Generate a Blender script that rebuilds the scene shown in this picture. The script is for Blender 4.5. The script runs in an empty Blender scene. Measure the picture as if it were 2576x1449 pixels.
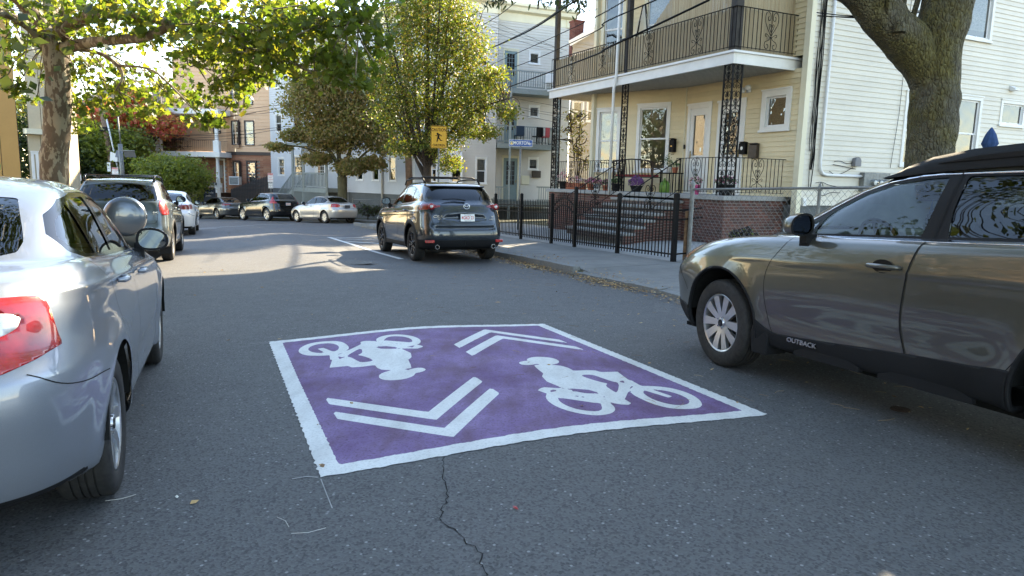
import bpy, bmesh, math, random
import numpy as np
from mathutils import Vector, Matrix
SC = bpy.context.scene
COL = SC.collection
rnd = random.Random(7)
R = math.radians
HEAD = R(22.5)                       # the street runs 22.5 degrees left of the camera's view
UX, UY = -math.sin(HEAD), math.cos(HEAD)
# ---------------------------------------------------------------- camera
CH = 1.35
FPX = 1768.0 / 2576.0
PITCH = math.atan(269.5 / 1768.0); ROLL = math.atan(0.0244)
_F = np.array([0, math.cos(PITCH),-math.sin(PITCH)])
_R0 = np.array([1.0,0,0]); _U0 = np.cross(_R0, _F)
_R = math.cos(ROLL) * _R0 + math.sin(ROLL) * _U0
_U = -math.sin(ROLL) * _R0 + math.cos(ROLL) * _U0
cam_d = bpy.data.cameras.new('camera'); cam = bpy.data.objects.new('camera', cam_d); COL.objects.link(cam)
cam_d.sensor_width = 36.0; cam_d.lens = 36.0 * FPX
cam_d.clip_start = 0.05; cam_d.clip_end = 2000
m = Matrix(((_R[0], _U[0],-_F[0],0),(_R[1], _U[1],-_F[1],0),(_R[2], _U[2],-_F[2], CH),(0,0,0,1)))
cam.matrix_world = m
SC.camera = cam
# ---------------------------------------------------------------- sky, sun, exposure
SUN_EL, SUN_AZ = R(30.0), R(25.0)    # azimuth clockwise from +Y
w = bpy.data.worlds.new("World"); SC.world = w; w.use_nodes = True
nt = w.node_tree; bg = nt.nodes['Background']
sky = nt.nodes.new('ShaderNodeTexSky'); sky.sky_type = 'NISHITA'; sky.sun_disc = False
sky.sun_elevation = SUN_EL; sky.sun_rotation = SUN_AZ; sky.air_density = 1.0; sky.dust_density = 0.15; sky.ozone_density = 1.6
wb = nt.nodes.new('ShaderNodeMix'); wb.data_type = 'RGBA'; wb.blend_type = 'MULTIPLY'; wb.inputs[0].default_value = 1.0; wb.inputs[7].default_value = (1.13,.985,.85,1)   # the camera's white balance
nt.links.new(sky.outputs[0], wb.inputs[6]); nt.links.new(wb.outputs[2], bg.inputs[0]); bg.inputs[1].default_value = 0.15
sl = bpy.data.lights.new('sun', 'SUN'); sl.energy = 4.6; sl.angle = R(0.6); sl.color = (1.0,0.83,0.58)
so = bpy.data.objects.new('sun', sl); COL.objects.link(so)
sd = Vector((math.sin(SUN_AZ) * math.cos(SUN_EL), math.cos(SUN_AZ) * math.cos(SUN_EL), math.sin(SUN_EL)))
so.rotation_euler = sd.to_track_quat('Z', 'Y').to_euler()
vs = SC.view_settings; vs.view_transform = 'Standard'; vs.look = 'None'; vs.gamma = 1.0; vs.exposure = 2.45; vs.use_curve_mapping = False
SC.cycles.use_denoising = True
SC.cycles.max_bounces = 7; SC.cycles.transparent_max_bounces = 24; SC.cycles.glossy_bounces = 4; SC.cycles.transmission_bounces = 6
SC.cycles.caustics_reflective = False; SC.cycles.caustics_refractive = False
SC.cycles.sample_clamp_indirect = 6.0

# ---------------------------------------------------------------- ground shape and surveying helpers
def gz(x, y):
    """height of the sloping street at x, y (it falls away down the hill)"""
    u = -.3827 * x + .9239 * y; v = .9239 * x + .3827 * y
    crown = (.055 + .045 * np.clip((u - 7) / 6,0,1)) * np.exp(-((v - 1.75) / 1.05) ** 2) * np.clip((34 - u) / 6,0,1) * np.clip((u + 12) / 6,0,1)
    return 0.0118 * x - 0.0238 * y - 0.02 * np.logaddexp(0,(y - 33) / 2) * 2 + crown
def _ray(px, py):
    d = _F * 1768.0 + _R * (px - 1288.0) - _U * (py - 724.5)
    return d / np.linalg.norm(d)
def at(px, py, Y):
    """the point at distance Y on the sight line through a surveyed bearing"""
    d = _ray(px, py); p = np.array([0,0, CH]) + d * (Y / d[1]); return Vector(p)
def gp(px, py, h=0.0):
    d = _ray(px, py); t = 10.0
    for _ in range(50):
        p = np.array([0,0, CH]) + t * d
        t += -(p[2] - gz(p[0], p[1]) - h) / (d[2] - 0.0118 * d[0] + 0.0238 * d[1])
    return Vector(np.array([0,0, CH]) + t * d)
def st(u, v, h=0.0):
    """street coordinates: u along the road, v to its right"""
    x = UX * u + UY * v; y = UY * u - UX * v
    return Vector((x, y, gz(x, y) + h))
def tost(x, y):
    return (UX * x + UY * y, UY * x - UX * y)
GN = Vector((-0.0118,0.0238,1)).normalized()

# ---------------------------------------------------------------- object helpers
def tag(o, label=None, cat=None, group=None, kind=None):
    if label: o['label'] = label
    if cat: o['category'] = cat
    if group: o['group'] = group
    if kind: o['kind'] = kind
    return o
def empty(name, loc=(0,0,0), rz=0.0, label=None, cat=None, group=None):
    o = bpy.data.objects.new(name, None); COL.objects.link(o); o.empty_display_size = 0.1
    o.location = loc; o.rotation_euler = (0,0, rz); tag(o, label, cat, group); return o
class MB:
    """collects vertices and faces, then links them as one mesh object"""
    def __init__(s): s.v = []; s.f = []; s.mi = []; s.uv = None
    def add(s, vs_, fs_, mi=0):
        b = len(s.v); s.v.extend([tuple(p) for p in vs_]); s.f.extend([tuple(b + i for i in q) for q in fs_]); s.mi.extend([mi] * len(fs_)); return s
    def box(s, x0, x1, y0, y1, z0, z1, mi=0):
        return s.add([(x0, y0, z0),(x1, y0, z0),(x1, y1, z0),(x0, y1, z0),(x0, y0, z1),(x1, y0, z1),(x1, y1, z1),(x0, y1, z1)],
                     [(0,3,2,1),(4,5,6,7),(0,1,5,4),(1,2,6,5),(2,3,7,6),(3,0,4,7)], mi)
    def cbox(s, c, d, mi=0, M=None):
        x, y, z = [k / 2 for k in d]
        p = [Vector((a * x, b * y, e * z)) for e in (-1,1) for a, b in ((-1,-1),(1,-1),(1,1),(-1,1))]
        if M is not None: p = [M @ q for q in p]
        return s.add([q + Vector(c) for q in p],[(0,3,2,1),(4,5,6,7),(0,1,5,4),(1,2,6,5),(2,3,7,6),(3,0,4,7)], mi)
    def bar(s, a, b, w, d=None, mi=0, up=(0,0,1)):
        a = Vector(a); b = Vector(b); d = d or w; t = (b - a).normalized(); up = Vector(up)
        if abs(t.dot(up)) > .98: up = Vector((1,0,0)) if abs(t.x) < .9 else Vector((0,1,0))
        sx = t.cross(up).normalized(); sy = sx.cross(t)
        p = []
        for q in (a, b):
            for i, j in ((-1,-1),(1,-1),(1,1),(-1,1)): p.append(q + sx * (i * w / 2) + sy * (j * d / 2))
        return s.add(p, [(0,1,2,3),(7,6,5,4),(0,4,5,1),(1,5,6,2),(2,6,7,3),(3,7,4,0)], mi)
    def tube(s, pts, r, n=6, mi=0, cap=True):
        pts = [Vector(p) for p in pts]; k = len(pts)
        rr = r if isinstance(r, (list, tuple)) else [r] * k
        vs_ = []; prev = None
        for i, p in enumerate(pts):
            t = (pts[min(i + 1, k - 1)] - pts[max(i - 1,0)])
            t = t.normalized() if t.length > 1e-9 else Vector((0,0,1))
            if prev is None:
                a = Vector((0,0,1)) if abs(t.z) < .9 else Vector((1,0,0)); sx = t.cross(a).normalized()
            else: sx = (prev - t * prev.dot(t)).normalized()
            prev = sx; sy = t.cross(sx)
            for j in range(n):
                an = 2 * math.pi * j / n; vs_.append(p + (sx * math.cos(an) + sy * math.sin(an)) * rr[i])
        fs_ = [(i * n + j, i * n + (j + 1) % n, (i + 1) * n + (j + 1) % n, (i + 1) * n + j) for i in range(k - 1) for j in range(n)]
        if cap: fs_ += [tuple(range(n - 1,-1,-1)), tuple((k - 1) * n + j for j in range(n))]
        return s.add(vs_, fs_, mi)
    def lathe(s, prof, n=24, c=(0,0,0), axis='z', mi=0):
        vs_ = []; k = len(prof); c = Vector(c)
        for r, h in prof:
            for j in range(n):
                an = 2 * math.pi * j / n; a, b = r * math.cos(an), r * math.sin(an)
                q = (a, b, h) if axis == 'z' else ((h, a, b) if axis == 'x' else (b, h, a)); vs_.append(c + Vector(q))
        fs_ = [(i * n + j, i * n + (j + 1) % n, (i + 1) * n + (j + 1) % n, (i + 1) * n + j) for i in range(k - 1) for j in range(n)]
        return s.add(vs_, fs_, mi)
    def prism(s, poly, z0, z1, mi=0, M=None):
        """extrude a 2-D outline (counter-clockwise) between two heights; triangulated caps"""
        from mathutils.geometry import tessellate_polygon
        n = len(poly); p = [Vector((a, b, z0)) for a, b in poly] + [Vector((a, b, z1)) for a, b in poly]
        if M is not None: p = [M @ q for q in p]
        tr = tessellate_polygon([[Vector((a, b, 0)) for a, b in poly]])
        fs_ = [(i, (i + 1) % n, n + (i + 1) % n, n + i) for i in range(n)]
        for t in tr:
            a, b, c = [Vector(poly[i]) for i in t]
            if (b - a).cross(c - a) < 0: t = (t[0], t[2], t[1])
            fs_ += [(t[2], t[1], t[0]),(n + t[0], n + t[1], n + t[2])]
        return s.add(p, fs_, mi)
    def mesh(s, name, mats, smooth=False, bevel=0):
        me = bpy.data.meshes.new(name); me.from_pydata(s.v, [], s.f)
        for m_ in (mats if isinstance(mats, (list, tuple)) else [mats]): me.materials.append(m_)
        if isinstance(mats, (list, tuple)) and len(mats) > 1: me.polygons.foreach_set('material_index', s.mi)
        if smooth: me.polygons.foreach_set('use_smooth', [True] * len(me.polygons))
        me.update(); return me
    def build(s, name, mats, parent=None, smooth=False, loc=None, bevel=0, auto=None, label=None, cat=None, group=None, kind=None):
        me = s.mesh(name, mats, smooth)
        return link(name, me, parent, loc, bevel, auto, label, cat, group, kind)
def link(name, me, parent=None, loc=None, bevel=0, auto=None, label=None, cat=None, group=None, kind=None, rot=None):
    o = bpy.data.objects.new(name, me); COL.objects.link(o)
    if parent is not None: o.parent = parent
    if loc is not None: o.location = loc
    if rot is not None: o.rotation_euler = rot
    if auto is not None:
        me.polygons.foreach_set('use_smooth', [True] * len(me.polygons)); me.set_sharp_from_angle(angle=R(auto))
    if bevel:
        b = o.modifiers.new('bevel', 'BEVEL'); b.width = bevel; b.segments = 2; b.limit_method = 'ANGLE'; b.angle_limit = R(40)
    return tag(o, label, cat, group, kind)
def kids(o): return [c for c in bpy.data.objects if c.parent is o]
def copy_tree(o, childmap, parent=None):
    c = o.copy(); COL.objects.link(c)
    if parent is not None: c.parent = parent
    for ch in childmap.get(o, []): copy_tree(ch, childmap, c)
    return c
def childmap():
    d = {}
    for o in bpy.data.objects:
        if o.parent: d.setdefault(o.parent, []).append(o)
    return d
def text_mesh(name, s, size, mat_, parent=None, loc=(0,0,0), M=None, bold=0.0, ext=0.0015, align='CENTER', sx=1.0, smooth=False):
    """lettering as a thin solid, lying in the xz plane and facing -y unless M says otherwise"""
    cu = bpy.data.curves.new(name, 'FONT'); cu.body = s; cu.size = size; cu.extrude = ext; cu.offset = bold; cu.align_x = align; cu.align_y = 'CENTER'; cu.resolution_u = 3
    t = bpy.data.objects.new(name, cu); COL.objects.link(t)
    dg = bpy.context.evaluated_depsgraph_get(); me = bpy.data.meshes.new_from_object(t.evaluated_get(dg)); bpy.data.objects.remove(t); bpy.data.curves.remove(cu)
    me.transform(Matrix.Diagonal((sx, 1,1,1))); me.transform(Matrix.Rotation(R(90),4, 'X'))
    if M is not None: me.transform(M)
    me.materials.clear(); me.materials.append(mat_)
    return link(name, me, parent, loc)

# ---------------------------------------------------------------- materials
def lin(c):
    return tuple(((k / 255) / 12.92 if k / 255 <= .04045 else ((k / 255 + .055) / 1.055) ** 2.4) for k in c) + (1,)
class N:
    """small wrapper for building node materials"""
    def __init__(s, name):
        s.m = bpy.data.materials.new(name); s.m.use_nodes = True; s.t = s.m.node_tree; s.p = s.t.nodes['Principled BSDF']; s.out = s.t.nodes['Material Output']
    def n(s, typ, **kw):
        x = s.t.nodes.new(typ)
        for k, v in kw.items():
            if k.startswith('i_'): x.inputs[int(k[2:]) if k[2:].isdigit() else k[2:]].default_value = v
            else: setattr(x, k, v)
        return x
    def l(s, a, b): s.t.links.new(a, b); return s
    def coord(s, kind='Object', scale=None):
        c = s.n('ShaderNodeTexCoord'); o = c.outputs[kind]
        if scale is not None:
            mp = s.n('ShaderNodeMapping'); mp.inputs['Scale'].default_value = scale; s.l(o, mp.inputs[0]); o = mp.outputs[0]
        return o
    def noise(s, co, scale, detail=4, rough=.6):
        x = s.n('ShaderNodeTexNoise'); x.inputs['Scale'].default_value = scale; x.inputs['Detail'].default_value = detail; x.inputs['Roughness'].default_value = rough
        s.l(co, x.inputs['Vector']); return x.outputs['Fac']
    def ramp(s, fac, stops, interp='LINEAR'):
        r = s.n('ShaderNodeValToRGB'); e = r.color_ramp.elements; r.color_ramp.interpolation = interp
        while len(e) < len(stops): e.new(.5)
        for k, (p, c) in zip(e, stops): k.position = p; k.color = c if len(c) == 4 else tuple(c) + (1,)
        s.l(fac, r.inputs[0]); return r.outputs[0]
    def mix(s, f, a, b, mode='MIX'):
        x = s.n('ShaderNodeMix', data_type='RGBA', blend_type=mode)
        for sock, val in ((x.inputs[0], f),(x.inputs[6], a),(x.inputs[7], b)):
            if hasattr(val, 'is_linked'): s.l(val, sock)
            else: sock.default_value = val if not isinstance(val, tuple) or len(val) == 4 else val + (1,)
        return x.outputs[2]
    def math(s, op, a, b=0.0):
        x = s.n('ShaderNodeMath', operation=op)
        for sock, val in ((x.inputs[0], a),(x.inputs[1], b)):
            if hasattr(val, 'is_linked'): s.l(val, sock)
            else: sock.default_value = val
        return x.outputs[0]
    def bump(s, h, strength=.3, dist=.01, normal=None):
        b = s.n('ShaderNodeBump'); b.inputs['Strength'].default_value = strength; b.inputs['Distance'].default_value = dist; s.l(h, b.inputs['Height'])
        if normal is not None: s.l(normal, b.inputs['Normal'])
        return b.outputs[0]
    def col(s, c):
        if hasattr(c, 'is_linked'): s.l(c, s.p.inputs['Base Color'])
        else: s.p.inputs['Base Color'].default_value = c if len(c) == 4 else tuple(c) + (1,)
        return s
    def set(s, **kw):
        for k, v in kw.items():
            sock = s.p.inputs[k.replace('_', ' ')]
            if hasattr(v, 'is_linked'): s.l(v, sock)
            else: sock.default_value = v
        return s
M = {}
def simple(key, c, rough=.6, metal=0.0, var=.12, scale=8.0, bump=0.0, bscale=60.0, coat=0.0, spec=None, name=None):
    n = N(name or key); co = n.coord()
    f = n.noise(co, scale, 5)
    lo = tuple(k * (1 - var) for k in c[:3]); hi = tuple(min(1, k * (1 + var)) for k in c[:3])
    n.col(n.ramp(f, [(.3, lo),(.7, hi)])); n.set(Roughness=rough, Metallic=metal)
    if coat: n.set(Coat_Weight=coat, Coat_Roughness=.05)
    if spec is not None: n.p.inputs['Specular IOR Level'].default_value = spec
    if bump: n.set(Normal=n.bump(n.noise(co, bscale, 4), bump, .01))
    M[key] = n.m; return n.m
simple('black_metal', (.007,.007,.008),.55,.0,.2,20,.1, spec=.12)
simple('black_plastic', (.010,.010,.011),.6,0,.15,6,.1,300, spec=.2)
simple('gloss_black', (.008,.008,.009),.12,0,.05,6)
simple('chrome', (.75,.76,.78),.12,1.0,.05,3)
simple('alloy', (.55,.56,.58),.32,.9,.08,6)
simple('dark_alloy', (.03,.03,.035),.25,.6,.1,6)
simple('white_trim', (.72,.72,.70),.5,0,.06,3)
simple('off_white', (.62,.60,.55),.6,0,.08,3)
simple('grey_paint', (.27,.31,.32),.6,0,.08,3)
simple('galv', (.20,.21,.21),.55,.5,.25,14,.1,80)
simple('rust', (.22,.13,.07),.8,.2,.4,12,.3,60)
simple('white_plastic', (.7,.71,.72),.4,0,.05,2)
simple('red_plastic', (.3,.01,.012),.3,0,.05,2)
simple('terracotta', (.32,.10,.05),.8,0,.15,8)
simple('interior', (.012,.013,.013),.85,0,.2,8, spec=.15)
simple('interior_grey', (.10,.105,.10),.8,0,.2,8)
simple('blue_cloth', (.02,.055,.16),.9,0,.2,12,.4,40)
simple('brown_wood', (.035,.02,.014),.5,0,.3,12)
simple('red_cloth', (.33,.04,.05),.9,0,.2,12)
simple('green_plastic', (.10,.20,.02),.4,0,.1,4)
simple('pink_plastic', (.40,.03,.16),.4,0,.1,4)
simple('bronze', (.045,.035,.028),.45,.3,.2,8)
simple('yellow_sign', (.66,.36,.015),.45,0,.06,2)
simple('blue_sign', (.02,.09,.36),.4,0,.05,2)
simple('white_sign', (.78,.79,.78),.45,0,.04,2)
simple('red_sign', (.5,.02,.03),.45,0,.05,2)
simple('navy_sign', (.012,.03,.06),.5,0,.05,2)
simple('wire', (.008,.008,.008),.7,0,.1,2, spec=.1)
simple('grey_plastic', (.16,.17,.19),.5,0,.08,3)
simple('dark_slat', (.05,.052,.055),.8,0,.3,6)
# ================================================================ vehicles: library
def paint(key, c, metal=.75, rough=.38, coat=1.0, flake=.12, dirt=.12):
    n = N(key); co = n.coord()
    f = n.noise(co, 900,2); d = n.noise(co, 2.2,6,.65)
    hi = tuple(min(1, k * (1 + flake)) for k in c); lo = tuple(k * (1 - flake) for k in c)
    base = n.ramp(f, [(.3, lo),(.7, hi)])
    n.col(n.mix(n.math('MULTIPLY', n.ramp(d, [(.45,(0,0,0)),(.8,(1,1,1))]), dirt), base, (.22,.20,.17)))
    n.set(Metallic=metal, Roughness=rough, Coat_Weight=coat, Coat_Roughness=n.ramp(d, [(.3,(.02,) * 3),(.8,(.09,) * 3)]), Coat_IOR=1.55)
    M[key] = n.m; return n.m
def glass(key, tint=(.35,.42,.40), dens=.55, rough=.01):
    m_ = bpy.data.materials.new(key); m_.use_nodes = True; t = m_.node_tree; t.nodes.clear()
    o = t.nodes.new('ShaderNodeOutputMaterial'); tr = t.nodes.new('ShaderNodeBsdfTransparent'); gl = t.nodes.new('ShaderNodeBsdfGlossy'); mx = t.nodes.new('ShaderNodeMixShader')
    fr = t.nodes.new('ShaderNodeFresnel'); fr.inputs[0].default_value = 1.5
    tr.inputs[0].default_value = tuple(tint) + (1,); gl.inputs['Roughness'].default_value = rough; gl.inputs[0].default_value = (.95,.97,1,1)
    ad = t.nodes.new('ShaderNodeMath'); ad.operation = 'ADD'; ad.inputs[1].default_value = dens; ad.use_clamp = True
    t.links.new(fr.outputs[0], ad.inputs[0]); t.links.new(ad.outputs[0], mx.inputs[0]); t.links.new(tr.outputs[0], mx.inputs[1]); t.links.new(gl.outputs[0], mx.inputs[2]); t.links.new(mx.outputs[0], o.inputs[0])
    M[key] = m_; return m_
glass('car_glass', (.80,.89,.84),.01); glass('car_glass_dark', (.05,.055,.055),.02); glass('lamp_clear', (.88,.9,.9),.03)
def lamp_mat(key, c, emis=0):
    n = N(key); co = n.coord(); v = n.n('ShaderNodeTexVoronoi'); v.inputs['Scale'].default_value = 38; v.distance = 'CHEBYCHEV'; n.l(co, v.inputs['Vector'])
    n.col(n.ramp(n.noise(co, 9,3),[(.35, tuple(k * .55 for k in c)),(.65, tuple(k * 1.25 for k in c))]))
    n.set(Roughness=.25, Coat_Weight=1.0, Coat_Roughness=.02, Normal=n.bump(v.outputs['Distance'],.12,.004)); M[key] = n.m; return n.m
lamp_mat('lamp_red', (.34,.004,.006)); lamp_mat('lamp_dark_red', (.20,.005,.007)); lamp_mat('lamp_white', (.62,.62,.62)); lamp_mat('lamp_amber', (.45,.12,.01))
def tyre_mat():
    n = N('tyre'); co = n.coord(); f = n.noise(co, 30,5)
    n.col(n.ramp(f, [(.3,(.010,.010,.011)),(.75,(.032,.031,.030))])); n.set(Roughness=.75, Normal=n.bump(n.noise(co, 180,3),.12,.004)); M['tyre'] = n.m
tyre_mat()

def poly_sdf(P, poly):
    """signed distance (positive inside) of the points P (n,2) to a closed outline"""
    q = np.asarray(poly, float); a = q; b = np.roll(q, -1,0); best = np.full(len(P),1e9); ins = np.zeros(len(P), bool)
    for (ax, ay),(bx, by) in zip(a, b):
        ex, ey = bx - ax, by - ay; px, py = P[:, 0] - ax, P[:, 1] - ay
        h = np.clip((px * ex + py * ey) / (ex * ex + ey * ey + 1e-12),0,1)
        best = np.minimum(best, np.hypot(px - ex * h, py - ey * h))
        c = ((ay > P[:, 1]) != (by > P[:, 1]))
        with np.errstate(divide='ignore', invalid='ignore'): xi = (bx - ax) * (P[:, 1] - ay) / (by - ay + 1e-15) + ax
        ins ^= c & (P[:, 0] < xi)
    return np.where(ins, best, -best)
def line_dist(P, line):
    best = np.full(len(P),1e9); q = np.asarray(line, float)
    for (ax, ay),(bx, by) in zip(q[:-1], q[1:]):
        ex, ey = bx - ax, by - ay; px, py = P[:, 0] - ax, P[:, 1] - ay
        h = np.clip((px * ex + py * ey) / (ex * ex + ey * ey + 1e-12),0,1)
        best = np.minimum(best, np.hypot(px - ex * h, py - ey * h))
    return best
def chaikin(p, it=2, closed=True):
    p = np.asarray(p, float)
    for _ in range(it):
        if closed: a = p; b = np.roll(p, -1,0)
        else: a = p[:-1]; b = p[1:]
        r = np.empty((len(a) * 2, p.shape[1])); r[0::2] = a * .75 + b * .25; r[1::2] = a * .25 + b * .75
        p = r if closed else np.vstack([p[:1], r, p[-1:]])
    return p
def pchip(xs, ys, x):
    xs = np.asarray(xs, float); ys = np.asarray(ys, float); h = np.diff(xs); d = np.diff(ys) / h; mth = np.zeros(len(xs))
    for i in range(1, len(xs) - 1):
        if d[i - 1] * d[i] > 0:
            w1 = 2 * h[i] + h[i - 1]; w2 = h[i] + 2 * h[i - 1]; mth[i] = (w1 + w2) / (w1 / d[i - 1] + w2 / d[i])
    mth[0] = d[0]; mth[-1] = d[-1]
    i = np.clip(np.searchsorted(xs, x) - 1,0, len(h) - 1); t = np.clip((x - xs[i]) / h[i],0,1)
    return (ys[i] * (1 + 2 * t) * (1 - t) ** 2 + h[i] * mth[i] * t * (1 - t) ** 2 + ys[i + 1] * t * t * (3 - 2 * t) + h[i] * mth[i + 1] * t * t * (t - 1))
def ring_points(r, Mn):
    sf, zf, wd, sr, zr = r['f'][0], r['f'][1], r['w'], r['r'][0], r['r'][1]
    p = r.get('p', 8.0); qf = r.get('qf', 3.4); qr = r.get('qr', 3.8)
    th = np.concatenate([np.linspace(0,.5,1500) ** 1.0, np.linspace(.5,1,1500)]) * math.pi
    c, s_ = np.cos(th), np.sin(th); a = (sr - sf) / 2; mid = (sf + sr) / 2
    # |x|^p + |y|^q = 1 along the ray parameter
    x = np.sign(c) * np.abs(c) ** (2 / p); q = np.where(c > 0, qf, qr); y = np.abs(s_) ** (2 / q)
    S = mid - a * x; Y = wd * y; Y[0] = Y[-1] = 0
    L_ = np.concatenate([[0], np.cumsum(np.hypot(np.diff(S), np.diff(Y) * 1.6))]); L_ /= L_[-1]
    u = np.linspace(0,1, Mn); S = np.interp(u, L_, S); Y = np.interp(u, L_, Y)
    nodes = [(sf, zf)] + list(r.get('z', [])) + [(sr, zr)]
    Z = pchip([k[0] for k in nodes],[k[1] for k in nodes], S)
    if 'crown' in r: Z = Z + r['crown'] * (1 - (Y / max(wd, 1e-3)) ** 2)
    return np.stack([S, Y, Z],1)
class Shell:
    def __init__(s, rings, Mn=200, sub=8):
        Rg = [ring_points(r, Mn) for r in rings]; sharp = [r.get('sharp', 0) for r in rings]
        rows = []; k = len(Rg)
        for i in range(k - 1):
            P1, P2 = Rg[i], Rg[i + 1]; P0 = Rg[i - 1] if i > 0 else P1 * 2 - P2; P3 = Rg[i + 2] if i < k - 2 else P2 * 2 - P1
            d1 = np.linalg.norm(P2 - P1, axis=1)[:, None] + 1e-6; d0 = np.linalg.norm(P1 - P0, axis=1)[:, None] + 1e-6; d2 = np.linalg.norm(P3 - P2, axis=1)[:, None] + 1e-6
            t1 = ((P1 - P0) / d0 * d1 + (P2 - P1) / d1 * d0) / (d0 + d1) * d1; t2 = ((P2 - P1) / d1 * d2 + (P3 - P2) / d2 * d1) / (d1 + d2) * d1
            o1 = P2 - P1
            if i == 0: t1 = o1
            if i == k - 2: t2 = o1
            t1 = t1 * (1 - sharp[i]) + o1 * sharp[i]; t2 = t2 * (1 - sharp[i + 1]) + o1 * sharp[i + 1]
            nn = rings[i].get('sub', sub)
            for j in range(nn):
                t = j / nn
                rows.append(P1 * (2 * t ** 3 - 3 * t * t + 1) + t1 * (t ** 3 - 2 * t * t + t) + P2 * (-2 * t ** 3 + 3 * t * t) + t2 * (t ** 3 - t * t))
        rows.append(Rg[-1]); G = np.array(rows); nr = len(G)
        s.V = G.reshape(-1,3).copy()
        idx = np.arange(nr * Mn).reshape(nr, Mn)
        a, b, c, d = idx[:-1, :-1].ravel(), idx[:-1,1:].ravel(), idx[1:, 1:].ravel(), idx[1:, :-1].ravel()
        s.T = np.concatenate([np.stack([a, b, c],1), np.stack([a, c, d],1)])
        s.T = s.T[:, ::-1]
        s.normals(); s.lab = np.array(['body'] * len(s.T), dtype=object)
    def normals(s):
        fn = np.cross(s.V[s.T[:, 1]] - s.V[s.T[:, 0]], s.V[s.T[:, 2]] - s.V[s.T[:, 0]])
        n = np.zeros_like(s.V)
        for k in range(3): np.add.at(n, s.T[:, k], fn)
        c = s.V[:, 1] < 1e-4; n[c, 1] = 0
        n /= np.linalg.norm(n, axis=1)[:, None] + 1e-12
        # outward: away from the car's core
        s.N = n
        mid = (s.V[:, 0] * 0 + 1); side = s.V[:, 1] > .6 * s.V[:, 1].max()
        if (n[side, 1]).mean() < 0: s.N = -n; s.T = s.T[:, ::-1]
    def bulge(s, fn):
        s.V = s.V + s.N * fn(s.V[:, 0], s.V[:, 1], s.V[:, 2])[:, None]; s.normals()
    def cut(s, fn, new, frm=('body',), keep_if=None):
        """split the shell along fn == 0 and relabel the inside"""
        Fv = fn(s.V[:, 0], s.V[:, 1], s.V[:, 2]); Fv = np.where(np.abs(Fv) < 1e-6,1e-6, Fv)
        sel = np.isin(s.lab, list(frm)); sg = Fv > 0; t = s.T; k = sg[t].sum(1)
        full = sel & (k == 3); mixd = np.nonzero(sel & (k > 0) & (k < 3))[0]
        s.lab[full] = new
        ed = {}; nv = []; nn = []; nt_ = []; nl = []; base = len(s.V)
        def pt(i, j):
            key = (i, j) if i < j else (j, i)
            if key not in ed:
                a, b = key; u = Fv[a] / (Fv[a] - Fv[b]); ed[key] = base + len(nv)
                nv.append(s.V[a] * (1 - u) + s.V[b] * u); q = s.N[a] * (1 - u) + s.N[b] * u; nn.append(q / (np.linalg.norm(q) + 1e-12))
            return ed[key]
        for ti in mixd:
            a, b, c = t[ti]; g = [sg[a], sg[b], sg[c]]; old = s.lab[ti]
            v = [a, b, c]
            lone = g.index(True) if sum(g) == 1 else g.index(False)
            a, b, c = v[lone], v[(lone + 1) % 3], v[(lone + 2) % 3]; ab, ac = pt(a, b), pt(a, c)
            la, lb = (new, old) if sum(g) == 1 else (old, new)
            nt_ += [(a, ab, ac),(ab, b, c),(ab, c, ac)]; nl += [la, lb, lb]
        if len(mixd):
            keep = np.ones(len(t), bool); keep[mixd] = False
            s.T = np.concatenate([t[keep], np.array(nt_)]); nl_ = np.empty(len(nl), dtype=object); nl_[:] = nl
            s.lab = np.concatenate([s.lab[keep], nl_]); s.V = np.concatenate([s.V, np.array(nv)]); s.N = np.concatenate([s.N, np.array(nn)])
        return s
    def part(s, label, name, mat_, parent, L, off=0.0, side=0, thick=0.0):
        """make the object of one label; side 0 both halves together, +1 left, -1 right"""
        tt = s.T[s.lab == label]
        if not len(tt): return None
        used, inv = np.unique(tt, return_inverse=True); T = inv.reshape(-1,3); V = s.V[used] + s.N[used] * off; Nn = s.N[used]
        P = np.stack([L / 2 - V[:, 0], V[:, 1], V[:, 2]],1); Q = np.stack([-Nn[:, 0], Nn[:, 1], Nn[:, 2]],1)
        vs_, ns, fs_ = [],[],[]; b = 0
        if side >= 0: vs_.append(P); ns.append(Q); fs_.append(T[:, ::-1]); b = len(P)
        if side <= 0: vs_.append(P * [1,-1,1]); ns.append(Q * [1,-1,1]); fs_.append(T + b)
        P = np.concatenate(vs_); Q = np.concatenate(ns); T = np.concatenate(fs_)
        if thick:
            n0 = len(P); P = np.concatenate([P, P - Q * thick]); Q = np.concatenate([Q, -Q])
            e = np.sort(np.concatenate([T[:, [0,1]], T[:, [1,2]], T[:, [2,0]]]),1); de = np.concatenate([T[:, [0,1]], T[:, [1,2]], T[:, [2,0]]])
            u, ix, ct = np.unique(e, axis=0, return_index=True, return_counts=True); rim = de[ix[ct == 1]]
            W_ = np.concatenate([np.stack([rim[:, 0], rim[:, 0] + n0, rim[:, 1] + n0],1), np.stack([rim[:, 0], rim[:, 1] + n0, rim[:, 1]],1)])
            T = np.concatenate([T, T[:, ::-1] + n0, W_])
        me = bpy.data.meshes.new(name); me.vertices.add(len(P)); me.vertices.foreach_set('co', P.ravel())
        me.loops.add(len(T) * 3); me.loops.foreach_set('vertex_index', T.ravel().astype(np.int32))
        me.polygons.add(len(T)); me.polygons.foreach_set('loop_start', np.arange(0, len(T) * 3,3, dtype=np.int32))
        me.polygons.foreach_set('use_smooth', np.ones(len(T), bool)); me.update(calc_edges=True); me.validate()
        if not thick: me.normals_split_custom_set_from_vertices([tuple(k) for k in Q])
        me.materials.append(mat_)
        return link(name, me, parent)
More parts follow.
